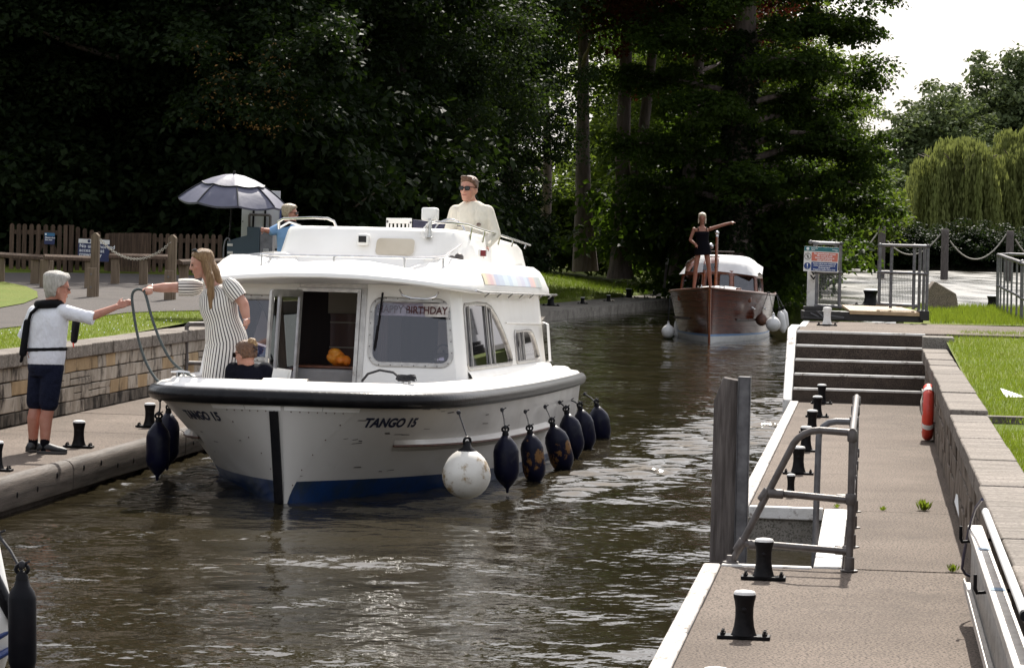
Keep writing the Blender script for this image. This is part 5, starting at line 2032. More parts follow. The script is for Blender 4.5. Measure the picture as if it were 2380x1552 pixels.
so = st_.build('stowed_board', M['alu'], None, 60)
so.location = on_boat(-.10, .62, 1.12)
so.rotation_euler = BROT
tag(so, 'curved grey board lying on the bow coaming beside the seated woman', 'board')
b_ = MB()
b_.box(-.085, .06, -.004, .0, 0, .11)
b_.box(-.055, .085, .010, .014, .015, .12)
lf = b_.build('leaflet', M['sign_white'], None)
lf.location = on_boat(-.20, .80, 1.11)
lf.rotation_euler = (BROT[0] - R(14), R(6), BROT[2])
tag(lf, 'folded pale leaflet propped by the seated woman near the door', 'paper')

# the superstructure follows the boat's bow-up trim
for c in list(boat.children):
    if c.name.split('.')[0] in ('cabin', 'window', 'door', 'door_frame', 'wiper', 'side_moulding', 'bulkhead', 'cupboard_front', 'lining_panel', 'shelf_edge', 'cabin_pole', 'locker', 'seat_base', 'seat_top', 'galley_unit', 'splash_panel', 'curtain', 'steering_wheel'):
        c.location.z += .065
        c.location.x -= .11
    elif c.name.split('.')[0] in ('roof', 'flybridge'):
        c.location.z += .105
        c.location.x -= .11 if c.name.startswith('roof') else .06
# =================================================================== WOODEN CRUISER
WO = gnd(1647, 797, WZ)
WTH = R(7.8)
wo = thing('wooden_cruiser', 'varnished mahogany river cruiser with white canvas hood following up the channel', 'boat', (WO.x, WO.y, WZ), (0, 0, -WTH))
WMAT = Matrix.Translation((WO.x, WO.y, WZ)) @ Matrix.Rotation(-WTH, 4, 'Z')
wT = [(0, 0), (.22, .25), (.46, .6), (.70, 1.05), (.92, 1.6), (1.09, 2.3), (1.20, 3.1), (1.26, 4.1), (1.27, 5.4), (1.22, 7), (1.12, 8.8)]
wW = [(0, .18), (.12, .55), (.27, 1.0), (.45, 1.5), (.64, 2.1), (.82, 2.8), (.98, 3.5), (1.08, 4.4), (1.12, 5.6), (1.08, 7.1), (1.0, 8.8)]
def whull(t, w):
    s = -1 if t < 0 else 1
    a, b = crv(wT, abs(t)), crv(wW, abs(t))
    top = 1.30 - .25 * min(1, abs(t) * 1.1)
    if w >= 0:
        p = b + (a - b) * (w ** 1.05)
        return V((p.x * s, p.y, w * top))
    p = b + (V((b.x * .6, b.y + .3)) - b) * (-w)
    return V((p.x * s, p.y, w * .5))
def wsheet(ws, out=0.0):
    b_ = MB()
    for s in (-1, 1):
        b_.sheet([[whull(s * max(1e-6, i / 44), w) + V((s * out, -out * .5 if i < 20 else 0, 0)) for w in ws] for i in range(45)])
    return b_
hl = wsheet([.155, .3, .45, .6, .75, .9, 1.0])
hl.build('hull', M['mahogany'], wo, 45)
wsheet([.115, .155]).build('blue_line', pm('pale_blue_line', (.12, .25, .45), (.10, .2, .38), .4), wo, 45)
wsheet([-1, -.5, 0, .115]).build('boot_top', M['buoy_clean'], wo, 45)
# planking seams
b_ = MB()
for w in (.30, .42, .54, .66, .78, .90):
    for s in (-1, 1):
        b_.tube([whull(s * (.004 + i / 30 * .99), w) + V((s * .002, -.002, 0)) for i in range(31)], .0028, 4, cap=False)
b_.build('plank_seams', M['wood_dark'], hl and [o for o in COL.objects if o.name.startswith('hull') and o.parent == wo][0])
b_ = MB()
b_.tube([whull(1e-6, w) + V((0, -.015, 0)) for w in (-.4, 0, .3, .6, .9, 1.0)], [.03, .03, .03, .032, .034, .036], 8)
b_.build('stem_post', M['varnish'], wo)
for s in (-1, 1):
    b_ = MB()
    b_.tube([whull(s * max(1e-6, i / 40), 1.0) + V((s * .015, 0, .01)) for i in range(41)], .032, 8)
    b_.build('gunwale', M['wood_in'], wo, 60)
    b_ = MB()
    b_.tube([whull(s * (.30 + .65 * i / 30), .44) + V((s * .02, 0, 0)) for i in range(31)], .022, 6)
    b_.build('rubbing_strake', M['timber_grey'], wo, 60)
dk = MB()
dk.sheet([[whull(s_ * max(1e-6, i / 40), 1.0) + V((0, 0, .008 + .06 * (1 - abs(k)))) if abs(k) == 1 else V((whull(max(1e-6, i / 40), 1.0).x * k, whull(max(1e-6, i / 40), 1.0).y, whull(i / 40, 1.0).z + .06 * (1 - abs(k)) + .008)) for k, s_ in ((-1, -1), (-.5, -1), (0, 1), (.5, 1), (1, 1))] for i in range(41)])
dk.build('deck', M['varnish'], wo, 60)
for t_, r_ in ((.44, .085), (.60, .07)):
    p = whull(t_, .70)
    d_ = whull(t_ + .01, .7) - whull(t_ - .01, .7)
    n_ = V((d_.y, -d_.x, .18)).normalized()
    q = n_.to_track_quat('Z', 'Y').to_matrix().to_4x4()
    b_ = MB()
    b_.lathe([(r_, .0), (r_, .02), (r_ * .78, .028), (r_ * .74, .01)], 20, Matrix.Translation(p) @ q, cap=False)
    pt_ = b_.build('porthole', M['steel'], wo, 40)
    g_ = MB()
    g_.lathe([(r_ * .76, .008), (r_ * .76, .012)], 20, Matrix.Translation(p) @ q)
    g_.build('pane', M['dark'], pt_)
# wheelhouse: windscreen frame, side, canvas hood
def wq(pts):
    return [V(p) for p in pts]
z0, z1 = 1.04, 1.70
fxy = [(-.97, 3.0), (-.36, 2.62), (.36, 2.62), (.97, 3.0)]
front = [V((x, y, z0 + (.05 if abs(x) < .5 else 0))) for x, y in fxy]
frontT = [V((x * .94, y + .20, z1 - (0 if abs(x) < .5 else .06))) for x, y in fxy]
rear = wq([(-1.0, 5.6, z0 - .08), (1.0, 5.6, z0 - .08)])
rearT = wq([(-.95, 5.6, z1 - .12), (.95, 5.6, z1 - .12)])
fw = MB()
def hole_uv(Q, x0, x1, y0, y1, r):
    lx, lz = quad_len(Q)
    return [(x / lx, y / lz) for x, y in rrect(x0 * lx, x1 * lx, y0 * lz, y1 * lz, r)]
QS = [[front[0], front[1], frontT[1], frontT[0]], [front[1], front[2], frontT[2], frontT[1]], [front[2], front[3], frontT[3], frontT[2]],
      [front[3], rear[1], rearT[1], frontT[3]], [rear[0], front[0], frontT[0], rearT[0]]]
wins = []
for k, Q in enumerate(QS):
    h = hole_uv(Q, .08, .92, .16 if k < 3 else .3, .86, .07)
    panel_hole(fw, Q, h)
    wins.append((Q, h))
wh = fw.build('wheelhouse', M['varnish'], wo, 25)
for Q, h in wins:
    window(Q, h, wo, .018, M['wood_in'], M['glass_dark'], False)
cs_ = MB()
cs_.box(-.9, .9, 1.62, 2.9, .95, 1.10)
cs_.build('cabin_trunk', M['varnish'], wo, bevel=.03)
# hood
b_ = MB()
rows = []
for i in range(13):
    a = -1 + 2 * i / 12
    x = .98 * math.copysign(abs(a) ** .85, a)
    ztop = 2.06 - .10 * abs(a) ** 2.2 - .32 * abs(a) ** 9
    zed = z1 - .02 - .10 * abs(a)
    y0_ = 2.74 + .22 * abs(a)
    rows.append([V((x * 1.0, y0_, zed)), V((x * .985, y0_ + .16, zed + (ztop - zed) * .55)), V((x * .96, y0_ + .42, zed + (ztop - zed) * .9)), V((x * .96, y0_ + .75, ztop)), V((x * .96, 4.4, ztop + .02)), V((x * .97, 5.5, ztop - .05)), V((x * .98, 5.75, zed + .2))])
hood_l = MB()
hood_l.sheet([r for r in rows[6:]])
clear = MB()
hood_l.sheet([[p for p in r[3:]] for r in rows[:7]])
hood_l.sheet([r for r in rows[3:5]])
hood_l.sheet([r[:2] for r in rows[:2]])
hood_l.build('canvas_hood', M['canvas'], wo, 60)
clear.sheet([r[:4] for r in rows[:7]])
clear.build('clear_screen', M['clear_vinyl'], wo, 60)
b_ = MB()
b_.sheet([[V((x, y, z)) for y, z in ((2.92, 1.66), (3.05, 1.86), (3.3, 1.97))] for x in (.0, .25, .5)])
# mast with light
b_ = MB()
b_.tube([(-.02, 2.3, 1.1), (-.02, 2.3, 2.55)], [.045, .032], 10)
ms = b_.build('mast', M['varnish'], wo)
b_ = MB()
b_.ball((-.02, 2.3, 2.63), .055, n=12, k=8)
b_.lathe([(.04, 0), (.03, .06)], 10, Matrix.Translation((-.02, 2.3, 2.54)))
b_.build('masthead_light', M['steel'], ms)
b_ = MB()
b_.tube([(-.25, 2.3, 2.17), (.42, 2.3, 2.17)], .018, 7)
b_.build('crosstree', M['timber_grey'], ms)
b_ = MB()
b_.lathe([(.06, 0), (.075, .02), (.07, .05), (.03, .1)], 14, Matrix.Translation((-.16, 2.24, 2.3)) @ Matrix.Rotation(R(90), 4, 'X'))
b_.build('searchlight', M['steel'], ms)
b_ = MB()
b_.box(-.5, .55, 1.5, 2.25, 1.12, 1.2)
b_.build('hatch', M['wood_in'], wo, bevel=.02)
cu = MB()
cu.ball((.1, 1.9, 1.26), .52, .34, .075, n=20, k=9)
cuo = cu.build('deck_cushion', M['canvas'], None, 60)
cuo.matrix_world = WMAT
tag(cuo, 'pale padded cushion on the foredeck of the wooden cruiser', 'cushion')
b_ = MB()
b_.lathe([(.07, 0), (.07, .10), (.055, .11)], 12, Matrix.Translation((.62, 1.05, 1.2)))
b_.box(.40, .62, 1.0, 1.25, 1.16, 1.26)
b_.build('bow_fitting', M['varnish'], wo, bevel=.01)
for s in (-1, 1):
    b_ = MB()
    b_.tube([whull(s * .10, 1) + V((0, 0, .03)), whull(s * .10, 1) + V((0, .02, .09)), whull(s * .14, 1) + V((0, 0, .09)), whull(s * .14, 1) + V((0, 0, .03))], .014, 6)
    b_.build('fairlead', M['steel'], wo)

# fenders of both boats ------------------------------------------------
def fender(label, cpx, cpy, D, length, dia, mat, attach, tilt=0.0, name='fender', tail=True, group=None, cat='fender', twist=0.0):
    c = at(cpx, cpy, D)
    t = thing(name, label, cat, c, (0, 0, twist), group)
    Mx = Matrix.Rotation(tilt, 4, 'Y')
    h, r = length / 2, dia / 2
    b_ = MB()
    pr = [(.012, -h - .05), (.018, -h - .01)] if tail else [(.04 * r / .12, -h)]
    pr += [(r * .55, -h + r * .35), (r * .85, -h + r * .75), (r, -h + r * 1.25), (r, h - r * 1.25), (r * .87, h - r * .78), (r * .58, h - r * .38), (.034, h - .0)]
    b_.lathe(pr, 22, Mx)
    b_.build('body', mat, t, 70)
    e = MB()
    e.lathe([(.034, h - .005), (.032, h + .02), (.022, h + .045)], 12, Mx)
    e.tube([Mx @ V((.032 * math.cos(a), 0, h + .058 + .026 * math.sin(a))) for a in [2 * math.pi * k / 12 for k in range(12)]], .011, 6, closed=True)
    e.build('eye', M['black'], t, 60)
    if attach is not None:
        top = Mx @ V((0, 0, h + .06))
        at_ = Matrix.Rotation(-twist, 4, 'Z') @ (V(attach) - c)
        l_ = MB()
        mid = (top + at_) / 2 + V((.006, 0, 0))
        l_.tube([top + V((0, 0, -.015)), mid, at_], .0085, 6)
        for q in (top + V((0, 0, .02)), at_):
            l_.ball(q, .020, .020, .024, n=8, k=6)
            l_.tube([q, q + V((.04, 0, .02))], .006, 5)
        l_.build('lanyard', M['rope_dark'], t, 60)
    return t
def ball_fender(label, cpx, cpy, D, r, mat, attach, group=None, drop=1.05, eye=True):
    c = at(cpx, cpy, D)
    t = thing('ball_fender', label, 'fender', c, (0, 0, .6), group)
    b_ = MB()
    pr = []
    for k in range(15):
        a = -math.pi / 2 + math.pi * k / 14
        z = r * math.sin(a) * (1.0 if a < 0 else drop)
        rr = r * math.cos(a) * (1 - .10 * max(0, math.sin(a)))
        pr.append((max(rr, .004), z))
    b_.lathe(pr, 28)
    b_.build('body', mat, t, 80)
    e = MB()
    zt_ = r * drop
    e.lathe([(r * .40, zt_ - r * .16), (r * .36, zt_ - r * .05), (r * .20, zt_ + r * .06), (r * .13, zt_ + r * .25), (.01, zt_ + r * .32)], 18)
    e.tube([V((r * .16 * math.cos(a), 0, zt_ + r * .30 + r * .16 * math.sin(a))) for a in [2 * math.pi * k / 12 for k in range(12)]], r * .06, 6, closed=True)
    e.build('collar', M['black'] if eye else mat, t, 60)
    l_ = MB()
    at_ = Matrix.Rotation(-.6, 4, 'Z') @ (V(attach) - c)
    top = V((0, 0, zt_ + r * .45))
    l_.tube([top, (top + at_) / 2, at_], .008, 6)
    l_.ball(at_, .022, n=8, k=6)
    l_.build('lanyard', M['rope_dark'], t, 60)
    return t
gf = 'navy fenders along the right side of the white cruiser'
ball_fender('large dirty white ball fender hanging at the right bow of the white cruiser', 1084, 1102, 26.75, .222, M['buoy_white'], at(1066, 958, 26.95))
fender('navy sausage fender nearest the white ball fender', 1177, 1072, 28.3, .50, .245, M['fender'], at(1167, 952, 28.5), -.06, group=gf, twist=.3)
fender('scuffed navy fender second from the white ball fender', 1239, 1067, 29.9, .52, .235, M['fender_scuffed'], at(1221, 956, 30.1), -.14, group=gf, twist=.2)
fender('most rust-stained navy fender, third from the white ball, tilted outward', 1300, 1045, 31.6, .54, .26, M['fender_scuffed'], at(1267, 945, 31.8), -.32, group=gf, twist=.5)
fender('fourth navy fender from the white ball fender', 1329, 1012, 33.3, .50, .25, M['fender'], at(1301, 935, 33.5), -.24, group=gf, twist=.1)
fender('fifth navy fender from the white ball fender, dipping into the water', 1358, 1000, 34.9, .50, .25, M['fender'], at(1326, 929, 35.1), -.22, group=gf, twist=.4)
fender('rearmost navy fender at the stern quarter of the white cruiser', 1393, 990, 36.6, .50, .275, M['fender'], at(1359, 915, 36.8), -.20, group=gf, twist=.7)
fender('navy fender hanging between the cruiser bow and the left landing stage', 367, 1042, 27.9, .50, .225, M['fender'], at(372, 928, 28.1), .0, group='navy fenders at the left bow', twist=.2)
fender('navy fender half hidden behind the front one at the left bow', 390, 1020, 29.6, .52, .23, M['fender'], at(392, 940, 29.7), .0, group='navy fenders at the left bow', twist=.9)
gw2 = 'white fenders of the wooden cruiser'
def wl(v, u, w):
    return WMAT @ V((v, u, w))
ball_fender('white ball fender on the left side of the wooden cruiser', 1553, 770, 72.2, .165, M['buoy_clean'], at(1557, 690, 72.4), gw2, 1.0, False)
ball_fender('round white fender in front on the right side of the wooden cruiser', 1797, 753, 72.4, .185, M['buoy_clean'], at(1788, 680, 72.8), gw2, 1.0, False)
ball_fender('dark shaded round fender tucked behind the front one on the wooden cruiser', 1770, 743, 72.9, .15, M['brown_strip'], at(1785, 680, 73.2), gw2, 1.0, False)
fender('long white fender hanging aft of the round one on the wooden cruiser', 1817, 748, 73.6, .55, .20, M['buoy_clean'], at(1805, 685, 73.9), -.2, group=gw2, tail=False)
fender('rearmost long white fender on the wooden cruiser', 1824, 742, 74.6, .5, .18, M['buoy_clean'], at(1808, 690, 74.8), -.15, group=gw2, tail=False)
fender('white fender half hidden at the left flank of the wooden cruiser', 1575, 762, 74.5, .5, .2, M['buoy_clean'], at(1572, 715, 74.6), .1, group=gw2, tail=False)

# moored boat cut by the left picture edge
mo = thing('moored_boat', 'bow of a white moored boat with blue stripes cut by the left picture edge', 'boat', at(-40, 1500, 15.5))
def mp(px, py, D):
    return at(px, py, D) - mo.location
b_ = MB()
prof_ = [(-260, 1180), (-6, 1262), (12, 1350), (34, 1428), (22, 1500), (4, 1560), (-260, 1640)]
for i in range(0, 1):
    pass
rows = []
for px, py, d in ((-3, 1255, 15.6), (14, 1340, 15.55), (33, 1428, 15.5), (30, 1470, 15.5), (22, 1515, 15.52), (10, 1555, 15.6), (-12, 1640, 15.8)):
    rows.append([mp(px, py, d + .0), mp(px - 8, py, d - .06), mp(px - 120, py + 4, d - .35), mp(px - 330, py + 10, d - .5)][:])
b_.sheet(rows)
rows2 = []
for px, py, d in ((-3, 1255, 15.6), (14, 1340, 15.55), (33, 1428, 15.5), (30, 1470, 15.5), (22, 1515, 15.52), (10, 1555, 15.6), (-12, 1640, 15.8)):
    rows2.append([mp(px, py, d), mp(px - 60, py, d + .4), mp(px - 330, py, d + .9)])
b_.sheet(rows2)
b_.build('hull', M['gel'], mo, 40)
b_ = MB()
b_.tube([mp(-120, 1270, 15.3), mp(-14, 1345, 15.42), mp(2, 1380, 15.42), mp(22, 1420, 15.43), mp(36, 1440, 15.45)], [.04, .04, .04, .038, .03], 10)
b_.build('rub_rail', M['rubrail'], mo, 60)
for py in (1478, 1525):
    b_ = MB()
    b_.tube([mp(-120, py + 10, 15.10), mp(-8, py + 2, 15.38), mp(20, py - 14, 15.46)], .02, 8)
    b_.build('blue_stripe', M['sign_navy2'], mo, 60)
fender('black sausage fender in the bottom left corner on a dark rope', 52, 1462, 15.1, .50, .145, M['fender_black'], at(-6, 1240, 15.3), -.03, tail=False, cat='fender')
# =================================================================== LOCK FURNITURE
# bollards ------------------------------------------------------------
def make_bollard(label, loc, group, white=False, k=1.0):
    t = thing('bollard', label, 'bollard', loc, LROT, group)
    t.scale = (k, k, k)
    body = M['white_paint'] if white else M['iron']
    b_ = MB()
    b_.lathe([(.072, .022), (.066, .035), (.056, .07), (.050, .12), (.050, .17), (.055, .205), (.061, .228), (.062, .245)], 22)
    b_.build('body', body, t, 60)
    b_ = MB()
    b_.lathe([(.0615, .243), (.060, .256), (.052, .263), (.03, .267), (.004, .268)], 22)
    b_.build('cap', M['white_paint'], t, 60)
    b_ = MB()
    b_.box(-.145, .145, -.055, .055, .002, .022)
    pl_ = b_.build('base_plate', M['iron'], t, bevel=.004)
    for x in (-.115, .115):
        for y in (-.03, .03):
            q = MB()
            q.lathe([(.014, .02), (.014, .036), (.008, .038), (.008, .05)], 6, Matrix.Translation((x, y, 0)))
            q.build('bolt', M['iron'], pl_)
    q = MB()
    q.lathe([(.014, 0), (.014, .008), (.007, .012)], 10, Matrix.Translation((0, -.048, .165)) @ Matrix.Rotation(R(90), 4, 'X'))
    q.build('stud', body, t)
    return t
gb = 'black bollards along the right landing stage'
words = ['nearest the camera, cut by the bottom of the picture', 'nearest whole one, in front of the recess railing', 'second whole one, at the ladder recess corner', '', 'first beyond the ladder recess', 'second beyond the ladder recess', 'third beyond the ladder recess', 'fourth beyond the ladder recess', 'standing right at the foot of the steps']
b0 = None
for s_, w_ in zip((13.35, 16.31, 19.19, 25.38, 27.87, 30.9, 33.9, 36.97, 40.0), words):
    lab = 'black iron bollard with white cap, ' + w_ if w_ else 'small dark mooring post just past the ladder recess behind the rail'
    loc = lk(s_, -.665, 0)
    if b0 is None:
        b0 = make_bollard(lab, loc, gb)
    else:
        o = dup(b0, loc, LROT, lab, gb)
        if not w_:
            o.scale = (.6, .6, .75)
gl = 'black bollards on the left landing stage'
for (s_, t_), lab in zip(((25.21, -7.6), (28.14, -7.66), (31.26, -7.73)), ('black bollard cut by the left picture edge', 'black white-capped bollard beside the man in shorts', 'black white-capped bollard beside the cruiser bow fenders')):
    dup(b0, lk(s_, t_, 0), LROT, lab, gl)
wb = gnd(1922, 757, UP)
make_bollard('white painted bollard at the top of the steps', wb, None, True, 1.05)
gq = 'small black bollards on the far left quay'
for (px, py), lab in zip(((1280, 711), (1354, 706), (1414, 700), (1461, 692), (1521, 688)), ('right behind the cruiser stern', 'second from the cruiser stern', 'third from the cruiser stern', 'fourth and tallest', 'nearest the wooden cruiser')):
    p = gnd(px, py, -.03)
    o = dup(b0, p, LROT, 'small black quay bollard ' + lab, gq)
    k = 1.25 if py in (711, 692) else .8
    o.scale = (k * 1.5, k * 1.5, k)
for (px, py, k), lab in zip(((2023, 708, 1.25), (2307, 716, 1.0)), ('squat dark mooring block between the two mesh gates', 'dark bollard on the grass spit left of the curved railing')):
    D_ = (HC - UP) / -der(px, py + 14)[1]
    p = gnd(px, py + (3 if px < 2200 else 1), UP)
    o = dup(b0, p, LROT, lab, 'dark bollards by the bright river')
    o.scale = (k * 1.9, k * 1.9, k)

# recess railing --------------------------------------------------------
rl = thing('recess_railing', 'grey tubular safety railing round the ladder recess on the right landing stage', 'railing', lk(19.85, -.12, 0), LROT)
TR = .024
def tubes(name, mat, parent, pts, r=TR, n=10):
    b_ = MB()
    b_.tube(pts, r, n)
    return b_.build(name, mat, parent, 60)
def clamp(parent, p, ax, r=.034, h=.075, mat=None):
    b_ = MB()
    q = V(ax).to_track_quat('Z', 'Y').to_matrix().to_4x4()
    b_.lathe([(r * .9, -h / 2), (r, -h / 2 + .006), (r, h / 2 - .006), (r * .9, h / 2)], 12, Matrix.Translation(p) @ q)
    b_.build('fitting', mat or M['rail_dark'], parent, 40)
ptop = .93
posts = [0, 1.55, 3.0, 4.35]
for i, y in enumerate(posts):
    p_ = tubes('post', M['rail_dark'], rl, [(0, y, 0), (0, y, ptop)])
    b_ = MB()
    b_.lathe([(.06, .0), (.06, .008), (.034, .012), (.033, .09), (.027, .095)], 12, Matrix.Translation((0, y, .002)))
    b_.build('flange', M['rail_dark'], p_, 40)
    for z in (ptop, .48):
        clamp(rl, (0, y, z - .03 if z == ptop else z), (0, 0, 1))
tubes('top_rail', M['rail_dark'], rl, [(0, -.03, ptop), (0, 4.4, ptop)])
tubes('mid_rail', M['rail_dark'], rl, [(0, 0, .48), (0, 4.35, .48)])
# sloping end hoop towards the water
hoop = [(0, .02, ptop - .01), (-.22, .02, ptop)] + [(-.22 - .20 * math.sin(R(a)), .02, ptop - .20 * (1 - math.cos(R(a)))) for a in (15, 30, 45, 58)] + [(-.78, .15, .03)]
tubes('end_hoop', M['rail_dark'], rl, hoop)
clamp(rl, (-.575, .09, .48), (-.62, .2, -1), .034, .09)
clamp(rl, (-.735, .14, .13), (-.62, .2, -1), .034, .09)
b_ = MB()
b_.lathe([(.055, 0), (.055, .008), (.03, .014), (.028, .05)], 12, Matrix.Translation((-.795, .15, .012)))
b_.build('flange', M['rail_dark'], rl, 40)
tubes('mid_rail', M['rail_dark'], rl, [(-.56, .09, .50), (0, .02, .47)])
tubes('low_rail', M['rail_dark'], rl, [(-.70, .13, .15), (0, .02, .13)])
for x, z in ((-.5, .495), (-.05, .475), (-.62, .145), (-.05, .133)):
    clamp(rl, (x, .05, z), (1, -.1, -.02), .032, .1)
# ladder hand hold dropping into the recess
hh = [(0, 1.55, ptop - .03), (-.13, 1.55, ptop - .03)] + [(-.13 - .12 * math.sin(R(a)), 1.55, ptop - .03 - .12 * (1 - math.cos(R(a)))) for a in (25, 50, 75, 90)] + [(-.26, 1.55, -.25)]
tubes('hand_hold', M['galv'], rl, hh)

# lifebuoy on the wall -----------------------------------------------------
lb = thing('lifebuoy', 'red lifebuoy hung edge-on against the right wall near the steps', 'lifebuoy', lk(33.2, RW - .085, .32), (0, 0, -LA))
b_ = MB()
ring = [V((0, .255 * math.cos(a), .255 * math.sin(a))) for a in [2 * math.pi * k / 40 for k in range(40)]]
b_.tube(ring, .062, 14, closed=True)
b_.build('ring', M['red'], lb, 80)
for a0 in (30, 120, 210, 300):
    b_ = MB()
    b_.tube([V((0, .255 * math.cos(R(a0 + k)), .255 * math.sin(R(a0 + k)))) for k in (-6, 0, 6)], .0645, 14, cap=False)
    b_.build('reflective_band', M['white_plastic'], lb, 80)
b_ = MB()
b_.tube([V((-.05, .12, .2)), V((-.075, -.05, .12)), V((-.07, -.2, .02)), V((-.03, -.28, -.08))], .011, 7)
b_.tube([V((-.05, .2, .22)), V((-.07, 0, .25)), V((-.05, -.2, .2))], .006, 6)
b_.build('grab_line', M['rope_pale'], lb, 60)

# ladder lying on its edge on wall brackets ----------------------------------
ld = thing('aluminium_ladder', 'long aluminium ladder hung on its edge along the right wall at the bottom right', 'ladder', lk(17.4, RW - .10, .215), LROT)
Ln = 6.6
b_ = MB()
b_.box(-.035, .045, -Ln, 0, .335, .352)
b_.box(-.038, -.032, -Ln, 0, .30, .350)
b_.box(.042, .048, -Ln, 0, .30, .350)
up_ = b_.build('stile', M['alu'], ld, bevel=.003)
b_ = MB()
b_.box(-.045, .035, -Ln, .03, .0, .015)
b_.box(-.055, -.045, -Ln, .03, -.012, .038)
b_.box(.032, .038, -Ln, .03, .0, .05)
b_.build('stile', M['alu'], ld, bevel=.003)
y = -.12
while y > -Ln:
    b_ = MB()
    b_.box(-.018, .018, y - .012, y + .012, .015, .335)
    b_.build('rung', M['alu'], ld, bevel=.003)
    y -= .13
for y_ in (-1.35, -3.2):
    b_ = MB()
    b_.box(-.03, .04, y_ - .06, y_ + .06, .3535, .355)
    b_.build('sticker', M['sign_lblue'], up_)
for y_ in (-.28, -2.75):
    br_ = MB()
    pz = .30
    br_.tube([V((.10, y_, pz + .0)), V((-.075, y_, pz - .02)), V((-.085, y_, pz - .0)), V((-.085, y_, pz + .07))], .010, 8)
    o = br_.build('wall_hook', M['iron'], None, 60)
    o.location = ld.location
    o.rotation_euler = LROT
    tag(o, 'black iron hook holding the ladder, %s one' % ('far' if y_ > -1 else 'near'), 'hook', 'hooks holding the ladder')
# white pole and hose
pA, pB = lk(16.2, RW - .085, .755), lk(11.9, RW - .085, .735)
b_ = MB()
b_.tube([pA, pB], .020, 14)
po = solo('white_pole', b_, M['white_plastic'], 'long white plastic pole resting along the wall above the ladder', 'pole', smooth=60)
b_ = MB()
b_.tube([pB + (pA - pB) * .004, pB - (pA - pB) * .01], .022, 12)
b_.tube([pA, pA + (pA - pB) * .008], .014, 10)
e_ = b_.build('end_cap', M['black'], po)
e_.matrix_parent_inverse = Matrix.Translation(po.location).inverted()
b_ = MB()
hpts = [at(2283, 1160, pA.y), at(2268, 1180, 16.6), at(2252, 1230, 17.0), at(2240, 1290, 17.2), at(2236, 1320, 17.3), at(2243, 1333, 17.4), at(2258, 1340, 17.5), at(2275, 1338, 17.5)]
b_.tube(hpts, .0085, 8)
solo('hose', b_, pm('blue_hose', (.03, .03, .08), (.02, .02, .05), .5), 'thin dark blue hose looping down from the white pole', 'hose', smooth=60)
# litter
b_ = MB()
p = gnd(2350, 924, .72)
b_.add([p + V((-.07, -.1, .01)), p + V((.10, -.12, .015)), p + V((.12, .06, .02)), p + V((-.09, .1, .085)), p + V((-.02, .02, .05))], [(0, 1, 4), (1, 2, 4), (2, 3, 4), (3, 0, 4), (3, 2, 1, 0)])
solo('paper_scrap', b_, M['white_plastic'], 'crumpled white paper scrap on the right lawn', 'litter')
b_ = MB()
p = lk(23.6, RW - .03, .12)
b_.add([p + V((0, 0, .11)), p + V((-.02, -.05, .05)), p + V((-.01, -.25, -.06)), p + V((.0, -.12, .06)), p + V((.01, -.02, .1))], [(0, 1, 2, 3, 4)])
solo('paper_scrap', b_, M['white_plastic'], 'torn white paper sliver against the foot of the right wall', 'litter')

# gate walkway with mesh cages ------------------------------------------------
GY = 47.3
gz_ = UP
def gp(px, py, D):
    return at(px, py, D)
GD = gnd(2000, 748, UP).y
gt = thing('lock_gate_walkway', 'dark lock gate beam with timber walkway over the lock entrance', 'gate', at(2010, 745, GD))
def gl_(px, py, dd=0.0):
    return at(px, py, GD + dd) - gt.location
b_ = MB()
a_, c_ = gl_(1866, 742), gl_(2160, 748)
def beam(px0, py0, px1, py1, d0, d1, mat, name, par):
    b_ = MB()
    A0, A1, B1, B0 = gl_(px0, py0, d0), gl_(px0, py1, d0), gl_(px1, py1 + (px1 - px0) * .0244, d0), gl_(px1, py0 + (px1 - px0) * .0244, d0)
    b_.prism([A0, A1, B1, B0], (0, d1 - d0, 0))
    return b_.build(name, mat, par, bevel=.01)
M['gate_black'] = pm('tarred_timber', (.012, .010, .009), (.022, .018, .016), .6, 5, .5, 30)
beam(1868, 722, 2146, 743, 0, .5, M['gate_black'], 'gate_beam', gt)
beam(1866, 736, 1960, 742, -.06, 0, M['gate_black'], 'lower_beam', gt)
beam(1872, 712, 1912, 722, .1, .5, M['gate_black'], 'mitre_block', gt)
beam(2138, 722, 2160, 745, -.05, .5, M['gate_black'], 'heel_block', gt)
for q in ((1884, 727, 1903, 736), (1898, 722, 1915, 737), (1930, 733, 1962, 738)):
    b_ = MB()
    b_.bar(gl_(q[0], q[1], -.03), gl_(q[2], q[3], -.03), .02, .025, V((0, -1, 0)))
    b_.build('strap', M['galv'], gt)
